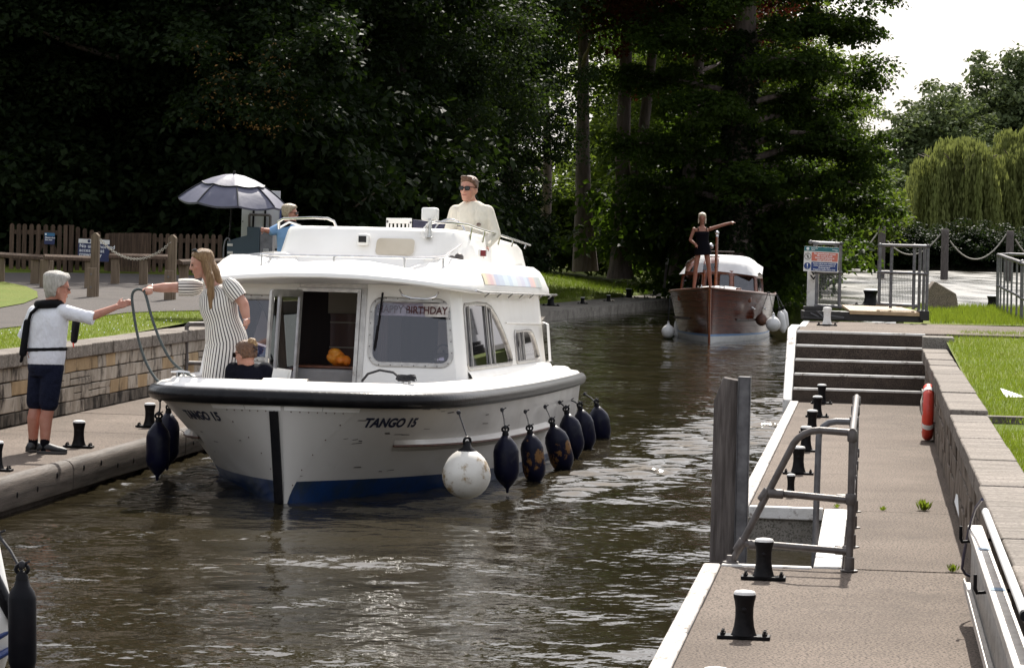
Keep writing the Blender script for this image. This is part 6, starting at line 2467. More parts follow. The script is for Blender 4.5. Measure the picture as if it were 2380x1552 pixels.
# boards
nb_ = 22
for k in range(nb_):
    f0, f1 = k / nb_, (k + .90) / nb_
    b_ = MB()
    def dk_(f, near):
        if near:
            return gl_(1975 + (2148 - 1975) * f, 721 + (727 - 721) * f, -.02)
        return gl_(1957 + (2095 - 1957) * f, 708 + (713 - 708) * f + .5, .95)
    vs = [dk_(f0, 1), dk_(f1, 1), dk_(f1, 0), dk_(f0, 0)]
    b_.prism([v_ + V((0, 0, .0)) for v_ in vs], (0, 0, -.035))
    b_.build('deck_board', M['deck_timber'], gt)
b_ = MB()
b_.prism([gl_(1975, 721.5, -.03), gl_(2149, 727.8, -.03), gl_(2149, 736, -.03), gl_(1975, 730, -.03)], (0, .04, 0))
b_.build('edge_board', M['deck_timber'], gt, bevel=.005)
def cage(label, PX, posts, rails, mesh_box, dd, extra=()):
    base = at((PX[0] + PX[1]) / 2, 722, GD + dd)
    t = thing('mesh_guard', label, 'railing', base, (0, 0, 0), 'grey tubular mesh guards on the gate')
    def g2(px, py, d_=0.0):
        return at(px, py, GD + dd + d_) - base
    for (px, y0, y1, d_) in posts:
        tubes('post', M['galv'], t, [g2(px, y0, d_), g2(px - (y1 - y0) * .0244, y1, d_)], .026, 9)
    for (x0, y0, d0, x1, y1, d1) in rails:
        tubes('rail', M['galv'], t, [g2(x0, y0, d0), g2(x1, y1, d1)], .025, 9)
        for x_, y_, d_ in ((x0, y0, d0), (x1, y1, d1)):
            b_ = MB()
            b_.ball(g2(x_, y_, d_), .036, n=10, k=7)
            b_.build('fitting', M['galv'], t, 60)
    x0, y0, x1, y1, d_ = mesh_box
    b_ = MB()
    n1 = int(abs(x1 - x0) / 3.6)
    n2 = int(abs(y1 - y0) / 3.6)
    for k in range(n1 + 1):
        x_ = x0 + (x1 - x0) * k / n1
        b_.tube([g2(x_ + 1, y0 + (x_ - x0) * .024, d_), g2(x_ - .6, y1 + (x_ - x0) * .024, d_)], .0035, 4)
    for k in range(n2 + 1):
        y_ = y0 + (y1 - y0) * k / n2
        b_.tube([g2(x0, y_, d_), g2(x1, y_ + (x1 - x0) * .024, d_)], .0035, 4)
    tag(b_.build('wire_mesh', M['galv'], t), kind='stuff')
    return t, g2
cL, gL2 = cage('grey mesh guard on the left end of the gate under the notice board', (1880, 1952),
     [(1899, 630, 714, -.1), (1954, 565, 712, -.1), (1943, 567, 640, .45), (1893, 566, 635, .45), (1880, 632, 695, .45)],
     [(1884, 563, .45, 1944, 566, .45), (1899, 566, -.1, 1955, 567, -.1), (1944, 566, .45, 1955, 567, -.1), (1898, 632, -.1, 1953, 634, -.1), (1897, 710, -.1, 1952, 713, -.1), (1886, 632, .45, 1898, 632, -.1)],
     (1901, 636, 1950, 705, -.1), .25)
cR, gR2 = cage('larger grey mesh guard on the right end of the gate', (2045, 2155),
     [(2046, 571, 708, 0), (2073, 570, 716, 0), (2126, 571, 719, 0), (2139, 571, 722, .3), (2149, 571, 722, .6), (2157, 570, 724, -.1)],
     [(2046, 570, 0, 2157, 573, -.1), (2044, 632, 0, 2154, 637, -.1), (2041, 706, 0, 2128, 711, 0), (2126, 571, 0, 2150, 572, .6), (2157, 573, -.1, 2150, 572, .6)],
     (2047, 637, 2127, 700, 0), .3)
# white painted post with chevrons inside the left guard
b_ = MB()
q0 = at(1888, 722, GD + .5)
b_.box(-.09, .09, -.05, .05, 0, 1.0)
cp = b_.build('chevron_post', M['white_paint'], None, bevel=.008)
cp.location = q0
tag(cp, 'pale painted post with black chevrons behind the left mesh guard', 'post')
for zc_ in (.50, .58):
    b_ = MB()
    b_.prism([V((-.06, -.053, zc_ + .07)), V((-.035, -.053, zc_ + .07)), V((0, -.053, zc_ + .025)), V((.035, -.053, zc_ + .07)), V((.06, -.053, zc_ + .07)), V((0, -.053, zc_ - .01))], (0, -.003, 0))
    b_.build('chevron', M['iron'], cp)
# notice board
sg_ = thing('notice_board', 'white, red and blue access notice fixed to the left mesh guard', 'sign', at(1907, 632, GD + .05), (0, R(1.5), R(-3)))
px_m = (GD + .05) / F
sw, sh_ = 80 * px_m, 58 * px_m
b_ = MB()
b_.box(-sw / 2, sw / 2, -.008, .008, 0, sh_)
b_.build('board', M['sign_white'], sg_, bevel=.003)
def plate(name, x0, x1, z0, z1, mat, par, y=-.0095, t_=.002, r=.01):
    b_ = MB()
    rr = rrect(x0, x1, z0, z1, r)
    b_.prism([V((x, y, z)) for x, z in rr], (0, -t_, 0))
    return b_.build(name, mat, par)
plate('header', -sw / 2 + .001, sw / 2 - .001, sh_ * .82, sh_ - .001, M['sign_teal'], sg_, r=.002)
p1 = plate('red_panel', -sw * .28, sw * .48, sh_ * .43, sh_ * .78, M['sign_red'], sg_)
p2 = plate('blue_panel', -sw * .28, sw * .48, sh_ * .04, sh_ * .39, M['sign_navy2'], sg_)
def lines(par, ls, x, ztop, size, gap, mat, y=-.0125, align='CENTER', fit=None):
    for i, l_ in enumerate(ls):
        text('lettering', l_, size, Matrix.Translation((x, y, ztop - gap * i)) @ Matrix.Rotation(R(90), 4, 'X'), mat, par, align, weight=.0008, thick=.0006)
lines(p1, ['No general public access', 'No access to exit', 'Please use entrance at', 'other end of lock'], sw * .10, sh_ * .70, sh_ * .085, sh_ * .083, M['white_flat'])
lines(p2, ['Access only for boat owners and', 'crews, residents and visitors to', 'Hamhaugh Island', 'Shepperton Station Canoe Club'], sw * .10, sh_ * .315, sh_ * .068, sh_ * .080, M['white_flat'])
lines(sg_, ['Environment', 'Agency'], -sw * .30, sh_ * .92, sh_ * .05, sh_ * .055, M['white_flat'], align='LEFT')
lines(sg_, ['Shepperton', 'Lock'], sw * .46, sh_ * .90, sh_ * .045, sh_ * .05, M['white_flat'], align='RIGHT')
def disc(name, x, z, r, mat, par, y=-.010):
    b_ = MB()
    b_.prism([V((x + r * math.cos(a), y, z + r * math.sin(a))) for a in [2 * math.pi * k / 24 for k in range(24)]], (0, -.002, 0))
    return b_.build(name, mat, par)
disc('emblem', -sw * .40, sh_ * .91, sh_ * .06, M['white_flat'], sg_, -.012)
d1 = disc('ring', -sw * .39, sh_ * .60, sh_ * .135, M['brown_strip'], sg_)
disc('ring_field', -sw * .39, sh_ * .60, sh_ * .115, M['sign_white'], d1, -.0125)
b_ = MB()
fx_, fz_ = -sw * .39, sh_ * .60
for a_, c_ in (((0, .05), (0, -.01)), ((0, -.01), (.03, -.075)), ((0, -.01), (-.03, -.075)), ((0, .03), (.035, 0)), ((0, .03), (-.035, 0)), ((-.07, .07), (.07, -.07))):
    b_.bar(V((fx_ + a_[0] * sh_, -.016, fz_ + a_[1] * sh_)), V((fx_ + c_[0] * sh_, -.016, fz_ + c_[1] * sh_)), .012 * sh_ * 1.6, .002, V((0, -1, 0)))
b_.lathe([(.02 * sh_, -.001), (.02 * sh_, .001)], 10, Matrix.Translation((fx_, -.016, fz_ + .075 * sh_)) @ Matrix.Rotation(R(90), 4, 'X'))
b_.build('walking_figure', M['iron'], d1)
d2 = disc('blue_disc', -sw * .39, sh_ * .22, sh_ * .135, M['sign_navy2'], sg_)
b_ = MB()
b_.prism([V((-sw * .39 + x * sh_, -.0125, sh_ * .22 + z * sh_)) for x, z in ((-.022, .095), (.022, .095), (.011, -.03), (-.011, -.03))], (0, -.002, 0))
b_.lathe([(.017 * sh_, -.001), (.017 * sh_, .001)], 10, Matrix.Translation((-sw * .39, -.0135, sh_ * .22 - .07 * sh_)) @ Matrix.Rotation(R(90), 4, 'X'))
b_.build('exclamation_mark', M['white_flat'], d2)

# rough stone block ---------------------------------------------------------------
sbp = gnd(2192, 722, UP)
k_ = sbp.y / F
b_ = MB()
prof_ = [(-35, 0), (33, 0), (34, 20), (29, 43), (-22, 70), (-35, 52)]
b_.prism([V((x * k_, 0, z * k_)) for x, z in prof_], (0, .45, 0))
sb = b_.build('stone_block', pm('rough_aggregate_block', (.16, .12, .09), (.09, .07, .05), .9, 8, 1.2, 45, speck=(.26, .21, .16), sscale=60), None, 0, bevel=.02)
sb.location = (sbp.x, sbp.y, UP - .02)
sb.rotation_euler = (0, R(1), 0)
tag(sb, 'rough brown stone block with sloping top on the grass beside the gate', 'block')

# curved railing at the right edge ---------------------------------------------------
cr_ = thing('curved_railing', 'curved grey handrail with upright bars at the right picture edge', 'railing', gnd(2345, 745, UP))
def c2(px, py, D):
    return at(px, py, D) - cr_.location
RP = [(2318, 592, 716, 57.5), (2325, 594, 720, 56.0), (2333, 597, 725, 54.6), (2341, 600, 730, 53.3), (2350, 603, 735, 52.0), (2362, 607, 742, 50.8), (2374, 612, 752, 49.2), (2392, 618, 762, 47.8), (2412, 624, 775, 46.4)]
for i, (px, y0, y1, D) in enumerate(RP):
    tubes('post' if i in (0, 4, 6, 8) else 'bar', M['galv'], cr_, [c2(px + 2, y0, D), c2(px, y1, D)], .032 if i in (0, 6, 8) else .018, 8)
tubes('top_rail', M['galv'], cr_, [c2(p_[0] + 2, p_[1], p_[3]) for p_ in RP], .032, 9)
tubes('mid_rail', M['galv'], cr_, [c2(p_[0] + 1, p_[1] + (p_[2] - p_[1]) * .58, p_[3]) for p_ in RP], .026, 8)
tubes('top_rail', M['galv'], cr_, [c2(2318, 593, 57.5), c2(2345, 591, 57.2), c2(2400, 593, 57.0)], .03, 8)
b_ = MB()
b_.ball(c2(2376, 611, 49.2), .055, n=12, k=8)
b_.build('post_cap', M['galv'], cr_, 60)

# mooring piles with slack ropes in the river ------------------------------------------
PD = gnd(2197, 648, WZ).y
tops = []
for px, y0, lab in ((2050, 528, 'tall grey timber pile behind the right mesh guard'), (2197, 534, 'tall grey timber pile standing free in the bright river'), (2348, 538, 'tall grey timber pile behind the curved railing'), (1905, 525, 'tall grey timber pile behind the notice board')):
    p = at(px, y0, PD if px != 1905 else PD + 2)
    b_ = MB()
    r_ = .255
    b_.lathe([(r_ * 1.06, -1.2), (r_ * 1.03, p.z - .3), (r_, p.z), (r_ * .8, p.z + .05)], 12, Matrix.Translation((p.x, p.y, 0)))
    solo('mooring_pile', b_, M['timber_grey'], lab, 'pile', 'timber mooring piles in the river', 60)
    tops.append(p)
def sag(a, b, d, n=14):
    return [a.lerp(b, i / n) + V((0, 0, -4 * d * (i / n) * (1 - i / n))) for i in range(n + 1)]
for (p0, p1, d), lab in zip(((at(1960, 600, PD), at(2038, 541, PD), .0), (at(2062, 560, PD), at(2186, 544, PD), 1.2), (at(2208, 560, PD), at(2338, 546, PD), 1.5), (at(2360, 556, PD), at(2450, 560, PD), 1.2)), ('left of the second pile', 'between the two middle piles', 'between the middle and right piles', 'running off the right picture edge')):
    b_ = MB()
    if d == 0:
        pts = [at(*q, PD) for q in ((1900, 570), (1925, 588), (1955, 599), (1975, 600), (1995, 592), (2015, 576), (2030, 555), (2040, 541))]
    else:
        pts = sag(p0, p1, d)
    b_.tube(pts, .055, 6)
    solo('mooring_rope', b_, M['rope_pale'], 'slack pale rope ' + lab, 'rope', 'slack ropes between the piles', 60)

# slim marker post on the grass bank
mpb = at(1545, 656, 103.5)
b_ = MB()
b_.box(-.05, .05, -.03, .03, -.2, .62)
mk = b_.build('marker_post', M['timber_grey'], None, bevel=.006)
mk.location = (mpb.x, mpb.y, mpb.z)
mk.rotation_euler = (0, R(5), 0)
tag(mk, 'slim leaning marker post with white top on the grass bank left of the wooden cruiser', 'post')
b_ = MB()
b_.box(-.052, .052, -.032, .032, .621, .84)
b_.build('white_top', M['white_paint'], mk, bevel=.006)
# =================================================================== LEFT BANK FURNITURE
# tube rail where the landing stage climbs
hr = thing('handrail', 'dark tubular handrail beside the wall end behind the cruiser', 'railing', lk(39.6, LW + .25, 0), LROT)
hb = at(437, 868, hr.location.y)
def h2(px, py, D):
    return hr.matrix_basis.inverted() @ at(px, py, D)
hr_m = Matrix.Translation(hr.location) @ Euler(LROT).to_matrix().to_4x4()
def h2(px, py, D):
    return hr_m.inverted() @ at(px, py, D)
HD = 39.5
tubes('post', M['rail_dark'], hr, [h2(434, 756, HD), h2(432, 880, HD)], .028)
tubes('top_rail', M['rail_dark'], hr, [h2(434, 760, HD), h2(440, 752, HD), h2(475, 752, HD + .4), h2(540, 752, HD + 1)], .028)
tubes('mid_rail', M['rail_dark'], hr, [h2(433, 843, HD), h2(540, 846, HD + 1)], .028)

# tall posts with chain
def onl(px, py):
    return on_left(px, py)
pp = [onl(219, 691), onl(398, 698)]
for p, py, lab in zip(pp, (541, 546), ('taller timber post in front of the blue notice holding a chain', 'timber post right of the fence holding the chain end')):
    D = p.y
    top = at(225, py, D).z if lab.startswith('taller') else at(403, py, D).z
    h = top - p.z
    t = thing('chain_post', lab, 'post', p, LROT, 'timber posts carrying the chain')
    b_ = MB()
    w = .125
    b_.loft([[V((sx * w / 2, sy * w / 2, z)) for sx, sy in ((-1, -1), (1, -1), (1, 1), (-1, 1))] for z in (-.1, h - .05)] + [[V((sx * w * .12, sy * w * .5, h)) for sx, sy in ((-1, -1), (1, -1), (1, 1), (-1, 1))]])
    b_.build('upright', M['post_timber'], t, bevel=.008)
    b_ = MB()
    b_.box(-.085, .055, -.17, -w / 2 - .002, -.1, h * .46)
    s2 = b_.build('splice_block', M['post_timber'], t, bevel=.012)
    for z in (h * .16, h * .36):
        q = MB()
        q.lathe([(.016, 0), (.016, .01)], 8, Matrix.Translation((-.015, -.172, z)) @ Matrix.Rotation(R(90), 4, 'X'))
        q.build('bolt', M['galv'], s2)
ca = at(232, 556, pp[0].y - .05)
cb = at(398, 563, pp[1].y - .05)
ch = thing('chain', 'pale slack chain hanging between the two timber posts', 'chain', (ca + cb) / 2 - V((0, 0, .4)))
pts = sag(ca, cb, .30, 46)
for i in range(46):
    a, b = pts[i], pts[i + 1]
    d = (b - a)
    L = d.length
    d.normalize()
    s_ = d.cross(V((0, 0, 1))).normalized() if i % 2 else d.cross(d.cross(V((0, 0, 1)))).normalized()
    c = (a + b) / 2 - ch.location
    b_ = MB()
    b_.tube([c + d * (L * .62 * math.cos(t_)) + s_ * (.020 * math.sin(t_)) for t_ in [2 * math.pi * k / 10 for k in range(10)]], .0065, 5, closed=True)
    b_.build('link', M['rope_pale'], ch, 60)

# knee rails
def knee(label, A, B, ha, hb_, posts):
    t = thing('knee_rail', label, 'fence', A, (0, 0, 0), 'low timber knee rails along the path')
    b_ = MB()
    a_, c_ = V((0, 0, ha)), (B - A) + V((0, 0, hb_))
    d_ = (c_ - a_).normalized()
    n_ = d_.cross(V((0, 0, 1))).normalized()
    # triangular capping
    ring = lambda p: [p + n_ * -.10 + V((0, 0, -.02)), p + n_ * .10 + V((0, 0, -.02)), p + n_ * .085 + V((0, 0, .035)), p + n_ * .0 + V((0, 0, .075)), p + n_ * -.085 + V((0, 0, .035))]
    b_.loft([ring(a_), ring(c_)])
    b_.build('rail', M['fence_timber'], t, bevel=.006)
    for f in posts:
        p = a_.lerp(c_, f)
        q = MB()
        q.box(p.x - .075, p.x + .075, p.y - .06, p.y + .06, -.1, p.z - .02)
        q.build('post', M['post_timber'], t, bevel=.008)
def kz(px, py, D):
    p = at(px, py, D)
    return V((p.x, p.y, hL(p.x, p.y)))
P0, P1 = onl(-60, 672), onl(107, 676)
knee('low knee rail at the far left in front of the gate', kz(-60, 660, 54), kz(112, 670, 53.5), .50, .46, (.35, .82, 1.0))
knee('low knee rail section left of the chain post', kz(100, 690, 52.0), kz(214, 690, 52.3), .52, .50, (.02, .93))
knee('low knee rail between the two chain posts', kz(252, 680, 54.5), kz(398, 680, 54.5), .50, .50, (.1, .55))
knee('low knee rail behind the striped dress woman', kz(412, 695, 51.5), kz(560, 690, 53.5), .50, .50, (.09, .9))

# picket fence and gate (each picket its own piece)
FD = 60.5
def picket(par, base, px, ytop, ybot, D, w, mat):
    top = at(px, ytop, D)
    bot = V((top.x, top.y, hL(top.x, top.y) + .04))
    h = top.z - bot.z
    b_ = MB()
    prof_ = [(-w / 2, 0), (w / 2, 0), (w / 2, h - w * .45), (w * .32, h - w * .12), (0, h), (-w * .32, h - w * .12), (-w / 2, h - w * .45)]
    o_ = bot - base
    b_.prism([V((o_.x + x, o_.y, o_.z + z)) for x, z in prof_], (0, .022, 0))
    b_.build('picket', mat, par)
def fence_run(name, label, cat, pxs, ytop, D, w, rails_z):
    base = at(pxs[0], 650, D)
    base.z = hL(base.x, base.y)
    t = thing(name, label, cat, base)
    for i, px in enumerate(pxs):
        yt = ytop(px)
        picket(t, base, px, yt, 650, D, w, M['fence_timber'])
    for rz in rails_z:
        b_ = MB()
        a, c = at(pxs[0] - 4, 600, D + .045), at(pxs[-1] + 4, 600, D + .045)
        za, zc_ = hL(a.x, a.y) + rz, hL(c.x, c.y) + rz
        b_.bar(V((a.x, a.y, za)) - base, V((c.x, c.y, zc_)) - base, .035, .09)
        b_.build('rail', M['fence_timber'], t)
    return t, base
conv = lambda x: x / 3.2333 / 1.0504
gate_t, gb_ = fence_run('picket_gate', 'timber picket gate with a small blue sign and diagonal braces', 'gate', [conv(x) for x in (95, 150, 195, 250, 305, 362, 418, 472)], lambda px: 519 + (px - 28) * .03, FD, .088, (.26, .80))
for a, c in (((262, 700), (350, 540)), ((495, 720), (390, 540))):
    b_ = MB()
    q = lambda xy: at(conv(xy[0]), (420 + xy[1] / 3.2333) / 1.0504, FD + .05) - gb_
    b_.bar(q(a), q(c), .03, .09, V((0, -1, 0)).cross(V((1, 0, 0))))
    b_.build('brace', M['fence_timber'], gate_t)
for x in (528, 558):
    b_ = MB()
    p = at(conv(x), 523, FD) - gb_
    b_.box(p.x - .06, p.x + .06, -.03, .09, .0, p.z)
    b_.build('gate_post', M['fence_timber'], gate_t, bevel=.006)
fr1, fb1 = fence_run('picket_fence', 'short picket fence run behind the blue access notice', 'fence', [conv(x) for x in (615, 670, 725, 780, 845)], lambda px: 527 + (px - 181) * .22, FD + .2, .085, (.26, .66))
fr2, fb2 = fence_run('picket_fence', 'right picket fence run beside the control cabinet', 'fence', [conv(x) for x in (1220, 1272, 1325, 1378, 1428, 1482, 1530, 1580, 1632, 1685, 1738)], lambda px: 542 + (px - 359) * .018, FD + .3, .085, (.26, .70))
base = at(conv(865), 650, FD + .25)
base.z = hL(base.x, base.y)
cbf = thing('boarded_fence', 'closely boarded fence panel between the picket runs', 'fence', base)
n_ = 27
for k in range(n_):
    x = 865 + (1190 - 865) * k / (n_ - 1)
    p = at(conv(x), 541.5 + .4 * math.sin(k * 1.7), FD + .25) - base
    b_ = MB()
    b_.box(p.x - .0138, p.x + .0138, -.01 - .005 * (k % 2), .012, .03, p.z)
    b_.build('slat', M['fence_timber'], cbf)
b_ = MB()
a = at(conv(1190), 600, FD + .25) - base
b_.box(-.05, a.x + .05, .012, .04, .3, .4)
b_.build('rail', M['fence_timber'], cbf)
# blue notices
def board(name, label, px0, py0, px1, py1, D, groupless=True):
    c = at((px0 + px1) / 2, py1, D)
    t = thing(name, label, 'sign', c, (0, R(1.4), 0))
    w, h = (px1 - px0) * D / F, (py1 - py0) * D / F
    b_ = MB()
    rr = rrect(-w / 2, w / 2, 0, h, .02)
    b_.prism([V((x, 0, z)) for x, z in rr], (0, .012, 0))
    b_.build('board', M['sign_blue'], t)
    return t, w, h
t, w, h = board('blue_notice', 'navy and white access notice half hidden by the chain post', 180, 556, 253, 607, FD - .35)
plate('white_header', -w / 2 + .004, w / 2 - .004, h * .80, h - .004, M['sign_white'], t, -.001)
lines(t, ['No unauthorised', 'access, boat', 'crews only'], -w * .46, h * .60, h * .235, h * .19, M['white_flat'], -.004, 'LEFT')
disc('emblem', -w * .16, h * .90, h * .07, M['sign_blue'], t, -.004)
t, w, h = board('blue_notice', 'small blue sign fixed on the picket gate', conv(347), 541, conv(430), 568, FD - .06)
plate('light_header', -w / 2 + .003, w / 2 - .003, h * .72, h - .003, M['sign_lblue'], t, -.001, r=.004)
lines(t, ['Please shut', 'the gate'], -w * .42, h * .52, h * .19, h * .18, M['white_flat'], -.004, 'LEFT')
disc('emblem', -w * .36, h * .86, h * .08, M['white_flat'], t, -.004)

# control cabinet, notice board behind it, umbrella
CD = 43.0
cabp = at(581, 640, CD)
ZL = hL(cabp.x, cabp.y) + .02
ct = thing('control_cabinet', 'dark slate green lock control cabinet below the umbrella', 'cabinet', (cabp.x, cabp.y, ZL))
def c3(px, py, D=CD):
    return at(px, py, D) - ct.location
b_ = MB()
bz = 0.0
poly = [c3(528, 560), c3(559, 551), c3(574, 547), c3(574, 527), c3(604, 528)]
poly = [V((poly[0].x, 0, 0))] + [V((q.x, 0, q.z)) for q in poly] + [V((poly[-1].x, 0, 0))]
b_.prism(poly, (0, .55, 0))
b_.build('side_panel', M['teal_box'], ct, bevel=.008)
x0, x1 = c3(604, 528).x, c3(634, 528).x
b_ = MB()
b_.box(x0 + .003, x1, .02, .5, 0, c3(604, 531).z)
b_.build('face', M['galv'], ct, bevel=.006)
b_ = MB()
b_.box(x0 + .06, x0 + .13, .012, .02, c3(604, 600).z, c3(604, 578).z)
vl = b_.build('vent_plate', M['sign_white'], ct)
for i in range(6):
    for j in range(3):
        q = MB()
        q.box(x0 + .066 + j * .02, x0 + .080 + j * .02, .008, .0122, c3(604, 600).z + .01 + i * .022, c3(604, 600).z + .022 + i * .022)
        q.build('vent_slot', M['iron'], vl)
for py in (569, 587):
    q = MB()
    p = c3(530, py)
    q.box(p.x - .01, p.x + .07, -.012, 0, p.z - .02, p.z + .02)
    q.build('hinge', M['alu'], ct, bevel=.003)
b_ = MB()
b_.tube([c3(519, 600), c3(520, 575), c3(523, 560), c3(528, 553), c3(533, 555), c3(534, 562)], .012, 8)
b_.build('hose_loop', M['galv'], ct, 60)
nbp = at(604, 545, CD + 1.3)
nt_ = thing('grey_notice_board', 'pale grey board with pipe frame standing behind the control cabinet', 'board', (nbp.x, nbp.y, ZL), (0, R(.6), 0))
def c4(px, py):
    q = at(px, py, CD + 1.3) - nt_.location
    return V((q.x, 0, q.z))
b_ = MB()
A, B = c4(558, 560), c4(649, 444)
b_.box(A.x, B.x, 0, .03, A.z - .1, B.z)
b_.build('panel', M['board_grey'], nt_, bevel=.004)
b_ = MB()
b_.box(B.x + .004, B.x + .02, -.02, .05, A.z - .3, B.z - .2)
b_.build('blue_edge', M['sign_navy2'], nt_)
for px in (588, 615):
    q = MB()
    q.tube([c4(px, 470) + V((0, -.03, 0)), V((c4(px, 470).x, -.03, 0))], .016, 8)
    q.build('leg', M['iron'], nt_)
q = MB()
q.tube([c4(578, 545) + V((0, -.07, 0)), c4(578, 502) + V((0, -.07, 0)), c4(580, 499) + V((0, -.07, 0)), c4(624, 500) + V((0, -.07, 0)), c4(627, 503) + V((0, -.07, 0)), c4(627, 545) + V((0, -.07, 0))], .022, 9)
q.build('pipe_frame', M['rail_dark'], nt_, 60)
for px, py in ((562, 480), (562, 515), (646, 482)):
    q = MB()
    q.lathe([(.010, 0), (.010, .004)], 8, Matrix.Translation(c4(px, py)) @ Matrix.Rotation(R(90), 4, 'X'))
    q.build('screw', M['iron'], nt_)
# umbrella: eight ribs, sagging panels, vented top
UD = 43.3
uc = at(544, 408, UD)
um = thing('umbrella', 'grey blue storm umbrella with dark piping shading the control cabinet', 'umbrella', uc, (R(5), R(2.5), R(12)))
def ump(r, a, nn=8):
    """height and radius of the canopy at fraction r and angle a"""
    seg = (a / (2 * math.pi) * nn) % 1
    scal = 1 - .055 * math.sin(math.pi * seg) * r * r
    sag_ = -.035 * math.sin(math.pi * seg) * r
    z = -.36 * r ** 1.9 - .02 * r
    return V((.79 * r * scal * math.cos(a), .79 * r * scal * math.sin(a), z + sag_))
b_ = MB()
na = 64
rings_ = [[ump(r, 2 * math.pi * k / na) for k in range(na)] for r in (.02, .2, .4, .56, .70, .85, 1.0)]
b_.loft(rings_, False)
b_.loft([rings_[-1], [p * .985 + V((0, 0, -.035)) for p in rings_[-1]]], False)
can = b_.build('canopy', M['umbrella'], um, 40)
b_ = MB()
b_.loft([[ump(r, 2 * math.pi * k / na) * (1.03 if r > .5 else 1.0) + V((0, 0, .022)) for k in range(na)] for r in (.02, .2, .4, .56)], False)
b_.build('vent_canopy', M['umbrella'], um, 40)
b_ = MB()
b_.tube([ump(.565, 2 * math.pi * k / 32) * 1.03 + V((0, 0, .02)) for k in range(32)], .009, 5, closed=True)
b_.build('piping', M['umbrella_trim'], can)
for k in range(8):
    b_ = MB()
    b_.tube([ump(r, 2 * math.pi * k / 8) + V((0, 0, .006)) for r in (.58, .7, .85, 1.0)], [.012, .012, .012, .01], 5)
    b_.build('rib', M['umbrella_trim'], um)
b_ = MB()
b_.tube([(0, 0, .05), (0, 0, -1.0)], .012, 8)
b_.lathe([(.02, 0), (.016, .05), (.006, .06)], 8, Matrix.Translation((0, 0, .01)))
b_.build('shaft', M['iron'], um)
# =================================================================== PEOPLE
def skinmat(name, c):
    m, nt, b = newmat(name)
    col = mixc(nt, noise(nt, 9, 4), c, tuple(x * k for x, k in zip(c, (.85, .72, .68))))
    nt.links.new(col, b.inputs['Base Color'])
    b.inputs['Roughness'].default_value = .5
    b.inputs['Subsurface Weight'].default_value = .12
    b.inputs['Subsurface Radius'].default_value = (.02, .008, .005)
    return m
M['skin'] = skinmat('skin_ruddy', (.44, .21, .145))
M['skin_pale'] = skinmat('skin_fair', (.52, .28, .205))
M['skin_tan'] = skinmat('skin_tanned', (.30, .135, .085))
M['hair_white'] = pm('white_hair', (.74, .70, .64), (.50, .46, .40), .6, 10, 3, 30, stretch=(6, 6, 1.5), bstretch=(8, 8, 2))
M['hair_blonde'] = pm('blonde_hair', (.42, .26, .12), (.24, .125, .05), .5, 9, 3, 30, stretch=(9, 9, .8), bstretch=(10, 10, 1))
M['hair_brown'] = pm('brown_hair', (.15, .07, .035), (.085, .04, .02), .5, 9, 3, 30, stretch=(9, 9, 2))
M['hair_bun'] = pm('streaked_bun', (.46, .31, .15), (.20, .10, .05), .5, 9, 3, 30, stretch=(9, 9, 3))
M['hair_ash'] = pm('ash_blonde_hair', (.46, .38, .27), (.27, .20, .13), .5, 9, 3, 30, stretch=(9, 9, 1.5))
M['hair_pale'] = pm('pale_blonde_hair', (.70, .62, .48), (.50, .42, .30), .5, 9, 3, 30, stretch=(9, 9, 1.5))
M['shirt_white'] = pm('white_cotton', (.74, .74, .78), (.66, .66, .70), .8, 3, 4, 9, bstretch=(1, 1, .5))
M['denim'] = pm('navy_denim', (.007, .009, .024), (.004, .0055, .014), .9, 6, 3, 12, spec=.15, speck=(.014, .017, .034), sscale=150)
M['cream_jersey'] = pm('cream_sweatshirt', (.76, .71, .60), (.70, .64, .53), .85, 3, 4, 9, bstretch=(1, 1, .5))
M['navy_jersey'] = pm('navy_fleece', (.006, .006, .012), (.004, .004, .008), .9, 6, 2, 12, spec=.12)
M['sky_shirt'] = pm('light_blue_shirt', (.20, .36, .58), (.15, .28, .48), .8, 4, .5, 10)
M['black_cloth'] = pm('black_cloth', (.004, .0035, .006), (.0025, .0025, .004), .9, 6, .4, 14, spec=.1)
M['webbing'] = pm('black_webbing', (.004, .004, .005), (.007, .0065, .008), .7, 14, .3, 60, spec=.12)
M['shoe'] = pm('dark_trainer', (.012, .012, .013), (.03, .03, .032), .6, 14, .3, 40)
M['sole'] = pm('shoe_sole', (.06, .055, .05), None, .8)
M['lens'] = pm('sunglass_lens', (.006, .006, .007), None, .12, spec=.6)
M['eye'] = pm('eye_dark', (.03, .018, .012), None, .3)
M['lip'] = pm('lips', (.34, .12, .10), None, .45)

def lerp(a, b, t):
    return a + (b - a) * t
def torso_rings(J, prof, n=20, grow=0.0):
    """elliptic rings up the spine; prof rows: (t, half width, half depth)"""
    rings = []
    H, C, N = J['hips'], J['chest'], J['neck']
    Sh = (J['shR'] - J['shL']).normalized()
    Sp = (J['hipR'] - J['hipL']).normalized()
    for t, w, d in prof:
        if t < 0:
            p = H + (H - C).normalized() * (-t) * (N - H).length
        elif t < .62:
            p = H.lerp(C, t / .62)
        else:
            p = C.lerp(N, (t - .62) / .38)
        S = Sp.lerp(Sh, min(1, max(0, t)))
        ax = (C - H).normalized().lerp((N - C).normalized(), min(1, max(0, t)))
        S = (S - ax * S.dot(ax)).normalized()
        Fw = ax.cross(S)
        rings.append([p + S * (w + grow) * math.cos(a) + Fw * (d + grow) * math.sin(a) for a in [2 * math.pi * k / n for k in range(n)]])
    return rings
MALE = [(-.20, .12, .09), (-.08, .17, .12), (.05, .172, .125), (.25, .158, .122), (.45, .165, .125), (.65, .185, .128), (.82, .19, .115), (.93, .15, .09), (1.0, .075, .07), (1.06, .06, .06)]
